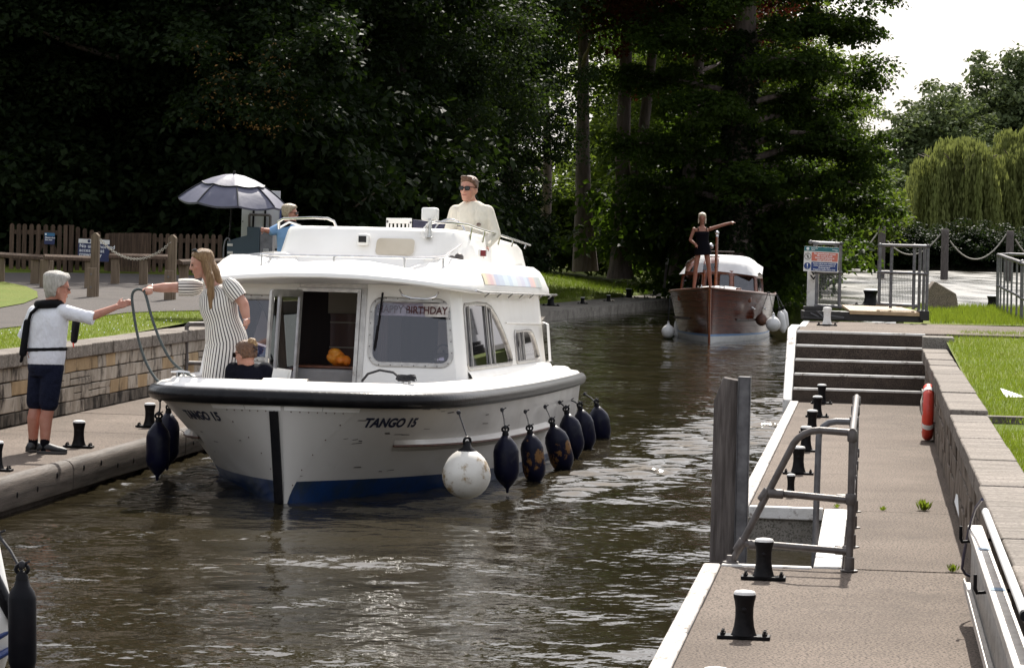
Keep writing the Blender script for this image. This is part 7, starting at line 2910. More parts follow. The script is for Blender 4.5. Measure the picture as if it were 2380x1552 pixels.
FEM = [(-.20, .12, .09), (-.08, .175, .125), (.05, .178, .125), (.28, .138, .105), (.45, .142, .11), (.62, .162, .125), (.8, .165, .10), (.92, .13, .08), (1.0, .065, .06), (1.06, .052, .052)]
HEADP = [(-.118, .056, .022, .020), (-.100, .044, .046, .040), (-.072, .024, .072, .055), (-.035, .008, .091, .066), (.005, .001, .098, .072), (.04, -.003, .100, .0755), (.072, -.007, .092, .071), (.098, -.010, .070, .054), (.113, -.012, .038, .030)]
def head_frame(J):
    f = J['face'].normalized()
    u = J.get('headup', V((0, 0, 1)))
    u = (u - f * u.dot(f)).normalized()
    s = f.cross(u)
    return f, u, s
def add_head(mb, J, k=1.0, n=20):
    f, u, s = head_frame(J)
    c = J['head']
    P = lambda a, b, z: c + (f * a + s * b + u * z) * k
    mb.loft([[P(cc + d * math.cos(t), w * math.sin(t), z) for t in [2 * math.pi * i / n for i in range(n)]] for z, cc, d, w in HEADP])
    mb.caps(P(.094, 0, .022), .0095 * k, P(.112, 0, -.020), .0135 * k, 8, 3)
    mb.ball(P(.104, .011, -.024), .008 * k, n=7, k=5)
    mb.ball(P(.104, -.011, -.024), .008 * k, n=7, k=5)
    mb.caps(P(.088, -.034, .030), .010 * k, P(.088, .034, .030), .010 * k, 8, 3)
    mb.caps(P(.092, -.018, -.052), .0075 * k, P(.092, .018, -.052), .0075 * k, 8, 3)
    mb.caps(P(.088, -.015, -.064), .008 * k, P(.088, .015, -.064), .008 * k, 8, 3)
    mb.ball(P(.075, 0, -.098), .022 * k, n=8, k=6)
    for sg in (-1, 1):
        mb.ball(P(.062, sg * .038, -.018), .024 * k, n=8, k=6)
        Me = Matrix((f, s, u)).transposed()
        mb.ball(P(-.008, sg * .076, -.008), .020 * k, .010 * k, .032 * k, n=9, k=7, M=Me)
    mb.caps(J['neck'] - (J['neck'] - J['chest']).normalized() * .02, .056 * k, c + (u * -.075 - f * .018) * k, .054 * k, 14, 3)
    return P
def add_hand(mb, wr, d, n, side, curl=25, k=1.0, spread=.12, point=None, r=.0088):
    """palm, four unequal fingers with knuckle bends and a thumb leaving the side of the palm"""
    d = d.normalized()
    n = (n - d * n.dot(d)).normalized()      # palm faces n
    s = d.cross(n) * side                    # towards the thumb
    kn = []
    for i, (off, L) in enumerate(((.028, .078), (.010, .086), (-.010, .080), (-.028, .064))):
        k0 = wr + (d * (.085 - .005 * abs(i - 1)) + s * off) * k
        mb.caps(wr + (d * .012 + s * off * .55) * k, .016 * k, k0, .0125 * k, 8, 3)
        dd = (d + s * off * spread * 18 * .35).normalized()
        p = k0
        cl = curl if point is None or i != point else 3
        if point is not None and i != point:
            cl = 62
        ang = 0
        for j, fr_ in enumerate((.45, .32, .25)):
            ang += R(cl) * (1 if j else .7)
            q = p + (dd * math.cos(ang) + n * math.sin(ang)) * L * fr_ * k
            mb.caps(p, (r - .0006 * j) * k, q, (r - .0006 * (j + 1)) * k, 7, 3)
            p = q
    b0 = wr + (d * .022 + s * .022) * k
    b1 = b0 + (s * .030 + d * .034 + n * .006) * k
    b2 = b1 + (s * .010 + d * .030 + n * .012) * k
    mb.caps(wr + d * .01 * k, .015 * k, b0, .015 * k, 8, 3)
    mb.caps(b0, .014 * k, b1, .0105 * k, 8, 3)
    mb.caps(b1, .0105 * k, b2, .0085 * k, 8, 3)
def add_arm(mb, sh, el, wr, r=(.052, .041, .028)):
    mb.caps(sh, r[0], sh.lerp(el, .55), r[0] * .88, 12)
    mb.caps(sh.lerp(el, .5), r[0] * .9, el, r[1], 12)
    mb.caps(el, r[1], el.lerp(wr, .3), r[1] * 1.02, 12)
    mb.caps(el.lerp(wr, .3), r[1] * 1.02, wr, r[2], 12)
def add_leg(mb, hp, kn, an, toe, r=(.086, .054, .037), foot=True):
    mb.caps(hp, r[0], kn, r[1], 14)
    back = (kn - an).cross(toe - an).cross(kn - an)
    bk = (an - toe)
    bk.z = 0
    bk = bk.normalized() * .016
    mid = kn.lerp(an, .30) + bk
    mb.caps(kn, r[1] * .96, mid, r[1] * 1.06, 14)
    mb.caps(mid, r[1] * 1.06, an, r[2], 14)
    if foot:
        mb.caps(an + V((0, 0, -.02)), .04, toe, .028, 10)
        mb.ball(an + bk * 1.6 + V((0, 0, -.035)), .036, n=10, k=6)
def person(label, J, prof, skin, legs=True, vox=.0075, hands=(), armr=(.052, .041, .028), legr=(.086, .054, .037), feet=True, hk=1.0):
    root = J['root']
    t = thing('person', label, 'person', root)
    for k in list(J):
        if isinstance(J[k], Vector) and k not in ('root', 'face', 'headup'):
            J[k] = J[k] - root
    mb = MB()
    mb.loft(torso_rings(J, prof))
    for sd in 'LR':
        mb.ball(J['sh' + sd], armr[0] * 1.08, n=12, k=8)
        add_arm(mb, J['sh' + sd], J['el' + sd], J['wr' + sd], armr)
        if legs:
            add_leg(mb, J['hip' + sd], J['kn' + sd], J['an' + sd], J['toe' + sd], legr, feet)
    P = add_head(mb, J, hk)
    for sd, n_, side, kw in hands:
        d = J['wr' + sd] - J['el' + sd] if 'hd' + sd not in J else J['hd' + sd] + root
        add_hand(mb, J['wr' + sd], d, n_, side, **kw)
    body = remesh(mb, 'body', skin, t, vox, 2)
    return t, P
def garment(t, name, mat, rings=None, caps_=(), vox=.012, sm=3, balls=()):
    mb = MB()
    if rings:
        mb.loft(rings)
    for a, ra, b, rb in caps_:
        mb.caps(a, ra, b, rb, 14)
    for b in balls:
        mb.ball(*b)
    return remesh(mb, name, mat, t, vox, sm)
def cut_tube(t, name, mat, sections, n=20, thick=0.0, smooth=60):
    """open cloth tube through elliptic sections (centre, side vec, fwd vec)"""
    mb = MB()
    mb.loft([[c + a * math.cos(q) + b * math.sin(q) for q in [2 * math.pi * k / n for k in range(n)]] for c, a, b in sections], False)
    return mb.build(name, mat, t, smooth)
def eyes(t, P, lips=True):
    mb = MB()
    for sg in (-1, 1):
        mb.ball(P(.0945, sg * .031, .008), .0085, n=8, k=6)
    mb.build('eyes', M['eye'], t, 80)
    if lips:
        mb = MB()
        mb.caps(P(.099, -.014, -.0575), .0045, P(.099, .014, -.0575), .0045, 8, 3)
        mb.build('lips', M['lip'], t, 80)
def glasses(t, P, thick=.0035, lens='lens', w=.060, big=.021, dz=.010, rim='webbing', lift=0.0, back=0.0):
    mb = MB()
    for sg in (-1, 1):
        pts = []
        for k in range(14):
            a = 2 * math.pi * k / 14
            ca, sa = math.cos(a), math.sin(a)
            pts.append(P(.110 - .010 * abs(ca * .5 + .5 * 1) * .6 - back, sg * (.033 + .026 * math.copysign(abs(ca) ** .7, ca)), dz + lift + big * math.copysign(abs(sa) ** .8, sa)))
        mb.add(pts, [tuple(range(14))])
    g = mb.build('glasses', M[lens], t, 0)
    fb = MB()
    for sg in (-1, 1):
        fb.tube([P(.106 - back, sg * .058, dz + lift + .012), P(.06 - back, sg * .080, dz + lift + .012), P(-.005 - back, sg * .082, dz + lift + .008)], thick, 6)
        fb.tube([P(.110 - .010 * abs(math.cos(2 * math.pi * k / 14) * .5 + .5) * .6 - back, sg * (.033 + .026 * math.copysign(abs(math.cos(2 * math.pi * k / 14)) ** .7, math.cos(2 * math.pi * k / 14))), dz + lift + big * math.copysign(abs(math.sin(2 * math.pi * k / 14)) ** .8, math.sin(2 * math.pi * k / 14))) for k in range(14)], thick * .8, 5, closed=True)
    fb.tube([P(.112 - back, -.008, dz + lift + .008), P(.112 - back, .008, dz + lift + .008)], thick, 6)
    fb.build('frame', M[rim], g)
def hair_cap(t, P, mat, z0, front, back_z, grow=.014, extra=(), vox=.009, sm=2, wide=1.0, top=0.0):
    """hair shell over the skull: front = forward limit, back_z = nape height"""
    mb = MB()
    n = 22
    rings = []
    for z, cc, d, w in HEADP:
        if z < back_z:
            continue
        lim = front if z < .085 else 1.0
        ring = []
        for i in range(n):
            a = 2 * math.pi * i / n
            x = cc + (d + grow + (top if z > .06 else 0)) * math.cos(a)
            y = (w + grow * wide) * math.sin(a)
            fl = front(z) if callable(front) else front
            if x > fl:
                x = fl
            ring.append(P(x, y, z + (grow * .6 + top if z > .07 else 0)))
        rings.append(ring)
    zt_ = HEADP[-1][0] + grow + top
    rings.append([P(-.012 + .02 * math.cos(2 * math.pi * i / n), .015 * math.sin(2 * math.pi * i / n), zt_ + .004) for i in range(n)])
    mb.loft(rings)
    for a, ra, b, rb in extra:
        mb.caps(a, ra, b, rb, 10, 3)
    return remesh(mb, 'hair', mat, t, vox, sm)

# ------------------------------------------------------------------ man on the left landing stage
D = 28.1
q = lambda px, py, dd=0.0: at(px, py, D + dd)
J = dict(root=gnd(98, 1052, 0.0), hips=q(107, 845), chest=q(112, 752, .02), neck=q(114, 708, .0), head=q(132, 670, -.02),
         face=V((.93, .30, -.12)), headup=V((.12, 0, 1)),
         shL=q(81, 726, .10), elL=q(57, 781, .16), wrL=q(68, 820, .02), shR=q(147, 724, -.07), elR=q(207, 738, -.12), wrR=q(271, 713, -.04),
         hipL=q(92, 858, .05), hipR=q(122, 858, -.05), knL=q(83, 945, .06), knR=q(113, 948, -.06), anL=q(77, 1031, .06), anR=q(104, 1038, -.08),
         toeL=q(100, 1047, .16), toeR=q(140, 1054, -.10))
t, P = person('white-haired man in white shirt and navy shorts reaching for the rope', J, MALE, M['skin'], hands=(('R', V((.1, .9, -.3)), 1, dict(curl=16)), ('L', V((.8, -.2, .3)), -1, dict(curl=45))), legr=(.088, .060, .040), hk=1.12)
MAN = dict(J)
S_ = (J['shR'] - J['shL']).normalized()
prof = [(-.03, .19, .15), (.10, .20, .158), (.25, .20, .158), (.45, .205, .158), (.65, .215, .155), (.82, .21, .135), (.93, .165, .105), (1.0, .085, .08)]
sh = garment(t, 'shirt', M['shirt_white'], torso_rings(J, prof), [(J['shR'], .074, J['shR'].lerp(J['elR'], .95), .060), (J['shL'], .072, J['shL'].lerp(J['elL'], .92), .062)], .011, 3)
b_ = MB()
c_, d_ = J['shR'].lerp(J['elR'], 1.0), (J['elR'] - J['shR']).normalized()
b_.tube([c_ - d_ * .03, c_ + d_ * .015, c_ + d_ * .045], [.062, .066, .060], 16)
b_.build('cuff', M['shirt_white'], sh, 60)
b_ = MB()
c_, d_ = J['shL'].lerp(J['elL'], .95), (J['elL'] - J['shL']).normalized()
b_.tube([c_ - d_ * .03, c_ + d_ * .03], [.066, .066], 16)
b_.build('cuff', M['shirt_white'], sh, 60)
garment(t, 'shorts', M['denim'], torso_rings(J, [(-.22, .16, .13), (-.08, .195, .15), (.03, .19, .145), (.10, .182, .14)]), [(J['hipR'] + V((0, 0, .0)), .108, J['knR'] + V((0, 0, .05)), .094), (J['hipL'], .106, J['knL'] + V((0, 0, .05)), .092)], .012, 3)
for sd in 'LR':
    an, toe = J['an' + sd], J['toe' + sd]
    b_ = MB()
    b_.caps(an + V((0, 0, .055)), .046, an + V((0, 0, -.02)), .046, 12)
    b_.build('sock', M['black_cloth'], t, 60)
    d_ = (toe - an)
    d_.z = 0
    d_.normalize()
    s_ = V((-d_.y, d_.x, 0))
    zf = .0
    heel = V((an.x, an.y, 0)) - d_ * .07
    b_ = MB()
    prof_ = [(-.0, .030, .045), (.03, .042, .085), (.08, .045, .092), (.14, .046, .075), (.20, .050, .058), (.25, .046, .048), (.285, .022, .032)]
    b_.loft([[heel + d_ * x + s_ * w * math.cos(a) + V((0, 0, .018 + h * .5 + h * .5 * math.sin(a))) for a in [2 * math.pi * k / 16 for k in range(16)]] for x, w, h in prof_])
    so_ = b_.build('shoe', M['shoe'], t, 60)
    b_ = MB()
    outl = [(x, w * 1.06) for x, w, h in prof_]
    poly = [heel + d_ * x + s_ * w for x, w in outl] + [heel + d_ * x - s_ * w for x, w in outl[::-1]]
    b_.prism([p + V((0, 0, .002)) for p in poly], (0, 0, .026))
    b_.build('sole', M['sole'], so_, bevel=.004)
fr_ = lambda z: -.012 if z < .02 else (.045 if z < .06 else .085)
hair_cap(t, P, M['hair_white'], 0, fr_, -.08, .022, extra=[(P(.06, -.03, .10), .028, P(.075, .03, .105), .026), (P(-.05, 0, -.06), .05, P(-.06, 0, .02), .06), (P(.03, 0, .115), .03, P(.07, .02, .125), .02)], top=.012)
glasses(t, P, .0022, 'glass', big=.014, rim='hair_brown')
eyes(t, P)
# life jacket
lj = MB()
N_ = J['neck']
fwd = torso_rings(J, [(.6, .0, 1.0)])[0]
Fw = (S_.cross(V((0, 0, 1)))).normalized() * -1
if Fw.y < 0:
    Fw = -Fw
col_pts = [N_ + V((0, 0, .02)) + S_ * .105 * math.cos(a) - Fw * .10 * math.sin(a) + V((0, 0, -.015 - .03 * math.cos(a * 2) * 0)) for a in [R(x) for x in range(-50, 231, 20)]]
lj.tube(col_pts, [.03] + [.042] * (len(col_pts) - 2) + [.03], 10)
pts = [N_ - Fw * .125 + S_ * -.03 + V((0, 0, -.02)), J['chest'] - Fw * .150 + S_ * -.09 + V((0, 0, .10)), J['chest'] - Fw * .148 + S_ * -.13]
lj.tube(pts, .016, 8)
pouch0, pouch1 = J['chest'] - Fw * .145 + S_ * -.14 + V((0, 0, .02)), J['hips'].lerp(J['chest'], .28) - Fw * .155 + S_ * -.16
lj.caps(pouch0, .030, pouch1, .036, 10)
lj.caps(pouch1, .020, J['hips'] - Fw * .14 + S_ * -.19 + V((0, 0, .03)), .014, 8)
belt = [pouch1 + V((0, 0, .03))] + [J['hips'].lerp(J['chest'], .36) + S_ * .200 * math.sin(a) - Fw * .156 * math.cos(a) for a in [R(x) for x in (-25, 0, 25, 50, 75, 95, 110)]]
lj.tube(belt, .0175, 8)
fl0 = N_ + S_ * .10 + Fw * .14 + V((0, 0, -.10))
lj.caps(q(178, 740, .22) - J['root'], .04, q(172, 790, .18) - J['root'], .034, 10)
o = lj.build('life_jacket', M['webbing'], t, 60)
b_ = MB()
b_.caps(q(170, 798, .14) - J['root'], .008, q(171, 806, .14) - J['root'], .007, 6)
b_.build('pull_toggle', M['red'], o)

# ------------------------------------------------------------------ woman in the striped dress
wroot = bw(-.86, 1.32, .665)
D = wroot.y
J = dict(root=wroot, hips=q(527, 792), chest=q(508, 712, -.02), neck=q(494, 662, -.02), head=q(470, 613, -.06),
         face=V((-.95, -.22, -.25)), headup=V((-.25, 0, 1)),
         shR=q(449, 668, .12), elR=q(398, 668, .10), wrR=q(348, 670, .06), shL=q(538, 668, -.14), elL=q(566, 706, -.16), wrL=q(574, 748, -.18),
         hipL=q(545, 805, -.06), hipR=q(508, 805, .06), knL=q(545, 905, -.08), knR=q(508, 905, .02), anL=q(546, 985, -.02), anR=q(506, 985, .06), toeL=q(528, 1000, -.12), toeR=q(482, 1000, -.02))
for k in ('anL', 'anR', 'toeL', 'toeR'):
    J[k].z = wroot.z + (.07 if k[0] == 'a' else .025)
J['hdR'] = V((-.9, 0, -.35)) - wroot
J['hdL'] = V((.12, 0, -1)) - wroot
t, P = person('long-haired woman in striped dress leaning from the bow holding out a looped rope', J, FEM, M['skin_pale'], hands=(('R', V((.0, .3, -1)), -1, dict(curl=62)), ('L', V((-.9, .2, 0)), 1, dict(curl=18))), armr=(.060, .048, .031), hk=1.06)
WOM = dict(J)
# dress with stripe coordinate
def stripemat(freq):
    m, nt, b = newmat('striped_dress_cloth')
    a = nd(nt, 'ShaderNodeAttribute', attribute_name='stripe')
    mu = nd(nt, 'ShaderNodeMath', operation='MULTIPLY')
    mu.inputs[1].default_value = freq
    nt.links.new(a.outputs['Fac'], mu.inputs[0])
    fr = nd(nt, 'ShaderNodeMath', operation='FRACT')
    nt.links.new(mu.outputs[0], fr.inputs[0])
    gt_ = nd(nt, 'ShaderNodeMath', operation='GREATER_THAN')
    gt_.inputs[1].default_value = .66
    nt.links.new(fr.outputs[0], gt_.inputs[0])
    col = mixc(nt, gt_.outputs[0], (.76, .72, .66), (.035, .025, .03))
    nt.links.new(col, b.inputs['Base Color'])
    b.inputs['Roughness'].default_value = .8
    bp = nd(nt, 'ShaderNodeBump', i_Strength=.5, i_Distance=.012)
    nt.links.new(noise(nt, 7, 3, (1, 1, .4), lo=None), bp.inputs['Height'])
    nt.links.new(bp.outputs[0], b.inputs['Normal'])
    return m
M['stripe'] = stripemat(1.0)
def striped(name, rings, cnt, parent, shift=0.0, openseam=None):
    n = len(rings[0])
    vs, fs, at_ = [], [], []
    for r in rings:
        for j in range(n):
            vs.append(r[j][:])
    sv = []
    for i in range(len(rings) - 1):
        for j in range(n):
            k = (j + 1) % n
            fs.append((i * n + j, i * n + k, (i + 1) * n + k, (i + 1) * n + j))
    me = bpy.data.meshes.new(name)
    me.from_pydata(vs, [], fs)
    me.materials.append(M['stripe'])
    at2 = me.attributes.new('stripe', 'FLOAT', 'CORNER')
    vals = []
    for i in range(len(rings) - 1):
        for j in range(n):
            vals += [j / n * cnt + shift, (j + 1) / n * cnt + shift, (j + 1) / n * cnt + shift, j / n * cnt + shift]
    at2.data.foreach_set('value', vals)
    me.polygons.foreach_set('use_smooth', [True] * len(me.polygons))
    me.update()
    return link(name, me, parent)
n = 72
Sd = (J['shR'] - J['shL']).normalized()
prof = [(.0, .222, .17), (.10, .218, .168), (.25, .196, .155), (.36, .182, .145), (.48, .185, .15), (.60, .196, .165), (.74, .198, .145), (.86, .178, .112), (.94, .125, .088), (.97, .09, .075)]
rt = torso_rings(J, prof, n)
sk = []
Hh = J['hips']
Sp = (J['hipR'] - J['hipL']).normalized()
Fp = V((0, 0, 1)).cross(Sp)
for z, w, d, dx in ((-.72, .215, .20, -.03), (-.6, .215, .195, -.03), (-.45, .22, .195, -.025), (-.3, .228, .19, -.015), (-.16, .230, .182, -.005), (-.07, .228, .174, 0)):
    ring = []
    for j in range(n):
        a = 2 * math.pi * j / n
        fold = 1 + .045 * math.sin(a * 9 + z * 3) * min(1, -z * 1.6)
        ring.append(Hh + V((dx, 0, z)) + Sp * w * fold * math.cos(a) + Fp * d * fold * math.sin(a))
    sk.append(ring)
rings = sk + rt
# torso rings share the winding of the skirt rings
striped('dress', rings, 40, t)
for sd, lng in (('R', .62), ('L', .60)):
    s0, e0 = J['sh' + sd], J['el' + sd]
    d_ = (e0 - s0).normalized()
    x_ = d_.orthogonal().normalized()
    y_ = d_.cross(x_)
    secs = []
    for f, r_ in ((-.45, .045), (-.22, .072), (.0, .084), (.3, .086), (.5, .084), (lng + .05, .080)):
        c_ = s0.lerp(e0, f)
        secs.append([c_ + (x_ * math.cos(2 * math.pi * j / 40) + y_ * math.sin(2 * math.pi * j / 40)) * r_ for j in range(40)])
    striped('sleeve', secs, 18, t, .3)
# leg slit
# long hair
hx = [(P(-.02, .03, .06), .085, P(-.075, .02, -.10), .075), (P(-.07, .02, -.08), .07, P(-.10, .05, -.24), .058), (P(-.08, .05, -.18), .05, P(-.07, .05, -.33), .03),
      (P(-.02, -.06, .0), .045, P(-.03, -.09, -.16), .042), (P(-.03, -.09, -.12), .042, P(.0, -.10, -.30), .034), (P(.0, -.10, -.26), .034, P(.03, -.10, -.40), .016),
      (P(-.03, .07, .0), .045, P(-.05, .09, -.18), .042), (P(-.05, .09, -.18), .042, P(-.03, .10, -.32), .026)]
hair_cap(t, P, M['hair_blonde'], 0, lambda z: (-.005 if z < .015 else (.04 if z < .06 else .075)), -.08, .018, extra=hx, vox=.010)
b_ = MB()
for sg in (-1, 1):
    b_.tube([P(.035, sg * .010, .135), P(.03, sg * .06, .118), P(-.01, sg * .085, .075)], .005, 6)
    b_.ball(P(.04, sg * .035, .130), .024, .010, .018, n=9, k=6)
b_.build('sunglasses', M['lens'], t, 60)
eyes(t, P)
for sd in 'RL':
    b_ = MB()
    w_, e_ = J['wr' + sd], J['el' + sd]
    d_ = (w_ - e_).normalized()
    x_ = d_.orthogonal().normalized()
    y_ = d_.cross(x_)
    c_ = w_ - d_ * .025
    b_.tube([c_ + (x_ * math.cos(2 * math.pi * k / 14) + y_ * math.sin(2 * math.pi * k / 14)) * .034 for k in range(14)], .0045, 5, closed=True)
    b_.build('bracelet', M['steel'], t, 60)

# rope passed between them
def cat(pts, n=8):
    out = []
    P_ = [pts[0]] + list(pts) + [pts[-1]]
    for i in range(1, len(P_) - 2):
        for k in range(n):
            f = k / n
            p0, p1, p2, p3 = P_[i - 1], P_[i], P_[i + 1], P_[i + 2]
            out.append(.5 * (2 * p1 + (p2 - p0) * f + (2 * p0 - 5 * p1 + 4 * p2 - p3) * f * f + (3 * p1 - p0 - 3 * p2 + p3) * f ** 3))
    out.append(pts[-1])
    return out
rp_ = [bw(-1.13, .72, 1.16), at(398, 886, 27.75), at(380, 889, 27.75), at(362, 880, 27.8), at(338, 838, 27.9), at(320, 780, 28.0), at(309, 715, 28.05), at(307, 688, 28.07), at(312, 676, 28.07), at(322, 672, 28.07), at(333, 676, 28.05), at(340, 690, 28.0), at(352, 735, 27.9), at(372, 790, 27.8), at(400, 840, 27.75), at(440, 872, 27.7), at(470, 887, 27.6), at(490, 893, 27.6)]
b_ = MB()
b_.tube(cat(rp_), .0135, 8)
solo('mooring_rope', b_, M['rope'], 'grey green mooring rope looped between the two reaching hands', 'rope', smooth=60)

# ------------------------------------------------------------------ seated woman at the bow, seen from behind
groot = bw(-.44, .95, .665)
D = groot.y
J = dict(root=groot, hips=q(578, 945, .05), chest=q(577, 876), neck=q(576, 846), head=q(572, 824, -.03), face=V((-.80, .55, -.15)),
         shL=q(543, 861, .03), shR=q(616, 861, -.03), elL=q(534, 915, .05), elR=q(628, 915, .0), wrL=q(550, 960, .25), wrR=q(605, 962, .25),
         hipL=q(562, 970, .05), hipR=q(596, 970, .05), knL=q(560, 962, .42), knR=q(598, 962, .42), anL=q(560, 1010, .46), anR=q(598, 1010, .46), toeL=q(558, 1020, .6), toeR=q(598, 1020, .6))
for k in ('anL', 'anR', 'toeL', 'toeR'):
    J[k].z = max(J[k].z, groot.z + .05)
t, P = person('seated woman in dark navy top with hair clipped up, seen from behind at the bow', J, FEM, M['skin_pale'], hands=(('L', V((0, 0, -1)), 1, {}), ('R', V((0, 0, -1)), -1, {})), vox=.009, hk=1.06)
garment(t, 'navy_top', M['navy_jersey'], torso_rings(J, [(-.1, .19, .15), (.1, .185, .145), (.35, .17, .135), (.62, .20, .15), (.8, .205, .135), (.92, .165, .11), (1.02, .08, .08)]), [(J['shR'], .082, J['elR'], .066), (J['shL'], .082, J['elL'], .066), (J['elR'], .058, J['wrR'], .045), (J['elL'], .058, J['wrL'], .045)], .011, 3)
garment(t, 'trousers', M['denim'], torso_rings(J, [(-.2, .16, .13), (0, .19, .15), (.1, .18, .14)]), [(J['hipR'], .10, J['knR'], .075), (J['hipL'], .10, J['knL'], .075), (J['knR'], .07, J['anR'], .055), (J['knL'], .07, J['anL'], .055)], .014, 2)
hair_cap(t, P, M['hair_brown'], 0, lambda z: (.0 if z < .02 else (.04 if z < .06 else .075)), -.06, .016)
b_ = MB()
for i in range(9):
    a = i * .7
    b_.ball(P(-.075 + .025 * math.cos(a), .025 * math.sin(a), .095 + .02 * math.sin(a * 2)), .034, .03, .03, n=9, k=6)
remesh(b_, 'bun', M['hair_bun'], t, .008, 1)
b_ = MB()
b_.caps(P(-.115, -.02, .055), .013, P(-.115, .015, .03), .01, 8)
b_.caps(P(-.115, .02, .06), .012, P(-.11, -.02, .02), .01, 8)
b_.build('hair_clip', M['wood_dark'], t, 60)
glasses(t, P, .003)

# ------------------------------------------------------------------ man at the flybridge helm
hroot = bw(.62, 6.15, 2.305)
D = hroot.y
J = dict(root=hroot, hips=q(1096, 585, .05), chest=q(1096, 511), neck=q(1095, 471), head=q(1090, 441, -.05), face=V((-.42, -.9, .02)), headup=V((0, 0, 1)),
         shR=q(1060, 493, -.02), shL=q(1132, 493, .0), elR=q(1045, 545, -.06), elL=q(1149, 545, -.02), wrR=q(1062, 568, -.35), wrL=q(1128, 572, -.35),
         hipR=q(1082, 590, .03), hipL=q(1110, 590, .03), knR=q(1075, 590, -.40), knL=q(1118, 590, -.40), anR=q(1075, 594, -.62), anL=q(1118, 594, -.62), toeR=q(1073, 596, -.75), toeL=q(1120, 596, -.75))
for k in J:
    if k[:2] in ('hi', 'kn', 'an', 'to') and isinstance(J[k], Vector):
        J[k].z = max(J[k].z, hroot.z + (.11 if k[:2] in ('hi', 'kn') else .06))
t, P = person('man in cream sweatshirt and sunglasses steering from the flybridge', J, MALE, M['skin_pale'], hands=(('R', V((0, .2, -1)), -1, dict(curl=50)), ('L', V((0, .2, -1)), 1, dict(curl=50))), vox=.009, hk=1.14)
sw_ = garment(t, 'sweatshirt', M['cream_jersey'], torso_rings(J, [(-.05, .195, .15), (.12, .205, .16), (.35, .205, .16), (.62, .215, .162), (.8, .215, .145), (.92, .175, .118), (1.03, .088, .088)]), [(J['shR'], .082, J['elR'], .074), (J['shL'], .082, J['elL'], .074), (J['elR'], .072, J['wrR'], .05), (J['elL'], .072, J['wrL'], .05)], .011, 4)
b_ = MB()
S2 = (J['shL'] - J['shR']).normalized()
b_.tube([J['neck'] + V((0, -.01, .002)) + S2 * .075 * math.cos(a) + V((0, -1, 0)) * .070 * math.sin(a) + V((0, 0, -.022 * max(0, math.sin(a)))) for a in [2 * math.pi * k / 24 for k in range(24)]], .014, 8, closed=True)
b_.build('collar', M['cream_jersey'], sw_, 60)
garment(t, 'trousers', M['denim'], torso_rings(J, [(-.15, .16, .12), (0, .19, .14), (.08, .18, .13)]), [(J['hipR'], .09, J['knR'], .07), (J['hipL'], .09, J['knL'], .07), (J['knR'], .065, J['anR'], .05), (J['knL'], .065, J['anL'], .05)], .014, 2)
cw_ = q(1113, 524) - J['root']
fy = min(v.co.y for v in sw_.data.vertices if abs(v.co.z - cw_.z) < .03 and abs(v.co.x - cw_.x) < .03)
emb = MB()
for i in range(5):
    a = R(30 + 30 * i)
    emb.prism([V((cw_.x + .010 * math.cos(a), fy - .006, cw_.z + .010 * math.sin(a))), V((cw_.x + .028 * math.cos(a - .24), fy - .006, cw_.z + .028 * math.sin(a - .24))), V((cw_.x + .028 * math.cos(a + .24), fy - .006, cw_.z + .028 * math.sin(a + .24)))], (0, .004, 0))
emb.box(cw_.x - .022, cw_.x + .022, fy - .006, fy - .002, cw_.z - .004, cw_.z + .003)
emb.build('emblem', M['banner_red'], sw_)
lx_ = q(1071, 526) - J['root']
fy2 = min(v.co.y for v in sw_.data.vertices if abs(v.co.z - lx_.z) < .03 and abs(v.co.x - lx_.x) < .03)
text('lettering', 'BAILLO', .022, Matrix.Translation((lx_.x, fy2 - .004, lx_.z)) @ Matrix.Rotation(R(90), 4, 'X'), M['navy_text'], sw_, weight=.001)
hair_cap(t, P, M['hair_brown'], 0, lambda z: (-.01 if z < .02 else (.035 if z < .065 else .088)), -.045, .009, top=.012, extra=[(P(.06, -.035, .112), .022, P(.07, .04, .116), .022)])
glasses(t, P, .0042, big=.019)
b_ = MB()
b_.caps(P(.099, -.020, -.056), .0045, P(.099, .020, -.056), .0045, 8, 3)
b_.build('lips', M['lip'], t, 80)

# ------------------------------------------------------------------ woman at the control cabinet
lroot = V((at(672, 560, 42.2).x, 42.2, hL(at(672, 560, 42.2).x, 42.2) + .02))
D = 42.2
J = dict(root=lroot, hips=q(668, 606), chest=q(669, 552), neck=q(668, 522), head=q(674, 497, .0), face=V((.95, -.20, -.02)),
         shL=q(683, 532, -.12), shR=q(648, 531, .06), elR=q(631, 538, .02), wrR=q(611, 534, -.02), elL=q(690, 570, -.18), wrL=q(700, 600, -.25),
         hipR=q(660, 612, .05), hipL=q(677, 612, -.05), knR=q(660, 680, .05), knL=q(677, 680, -.05), anR=q(659, 742, .05), anL=q(676, 742, -.05), toeR=q(675, 752, .0), toeL=q(692, 752, -.1))
for k in ('anL', 'anR', 'toeL', 'toeR'):
    J[k].z = lroot.z + (.08 if k[0] == 'a' else .03)
J['hdR'] = V((-.5, -.1, .75)) - lroot
t, P = person('short-haired blonde woman in light blue shirt with one hand on the control cabinet', J, FEM, M['skin'], hands=(('R', V((-.2, 1, 0)), 1, dict(curl=14)), ('L', V((-.3, .9, 0)), -1, dict(curl=25))), vox=.010)
garment(t, 'shirt', M['sky_shirt'], torso_rings(J, [(-.05, .19, .15), (.12, .19, .145), (.35, .165, .13), (.62, .18, .14), (.8, .185, .12), (.92, .15, .095), (1.0, .08, .075)]), [(J['shR'], .075, J['shR'].lerp(J['elR'], .9), .066), (J['shL'], .075, J['shL'].lerp(J['elL'], .6), .066)], .012, 3)
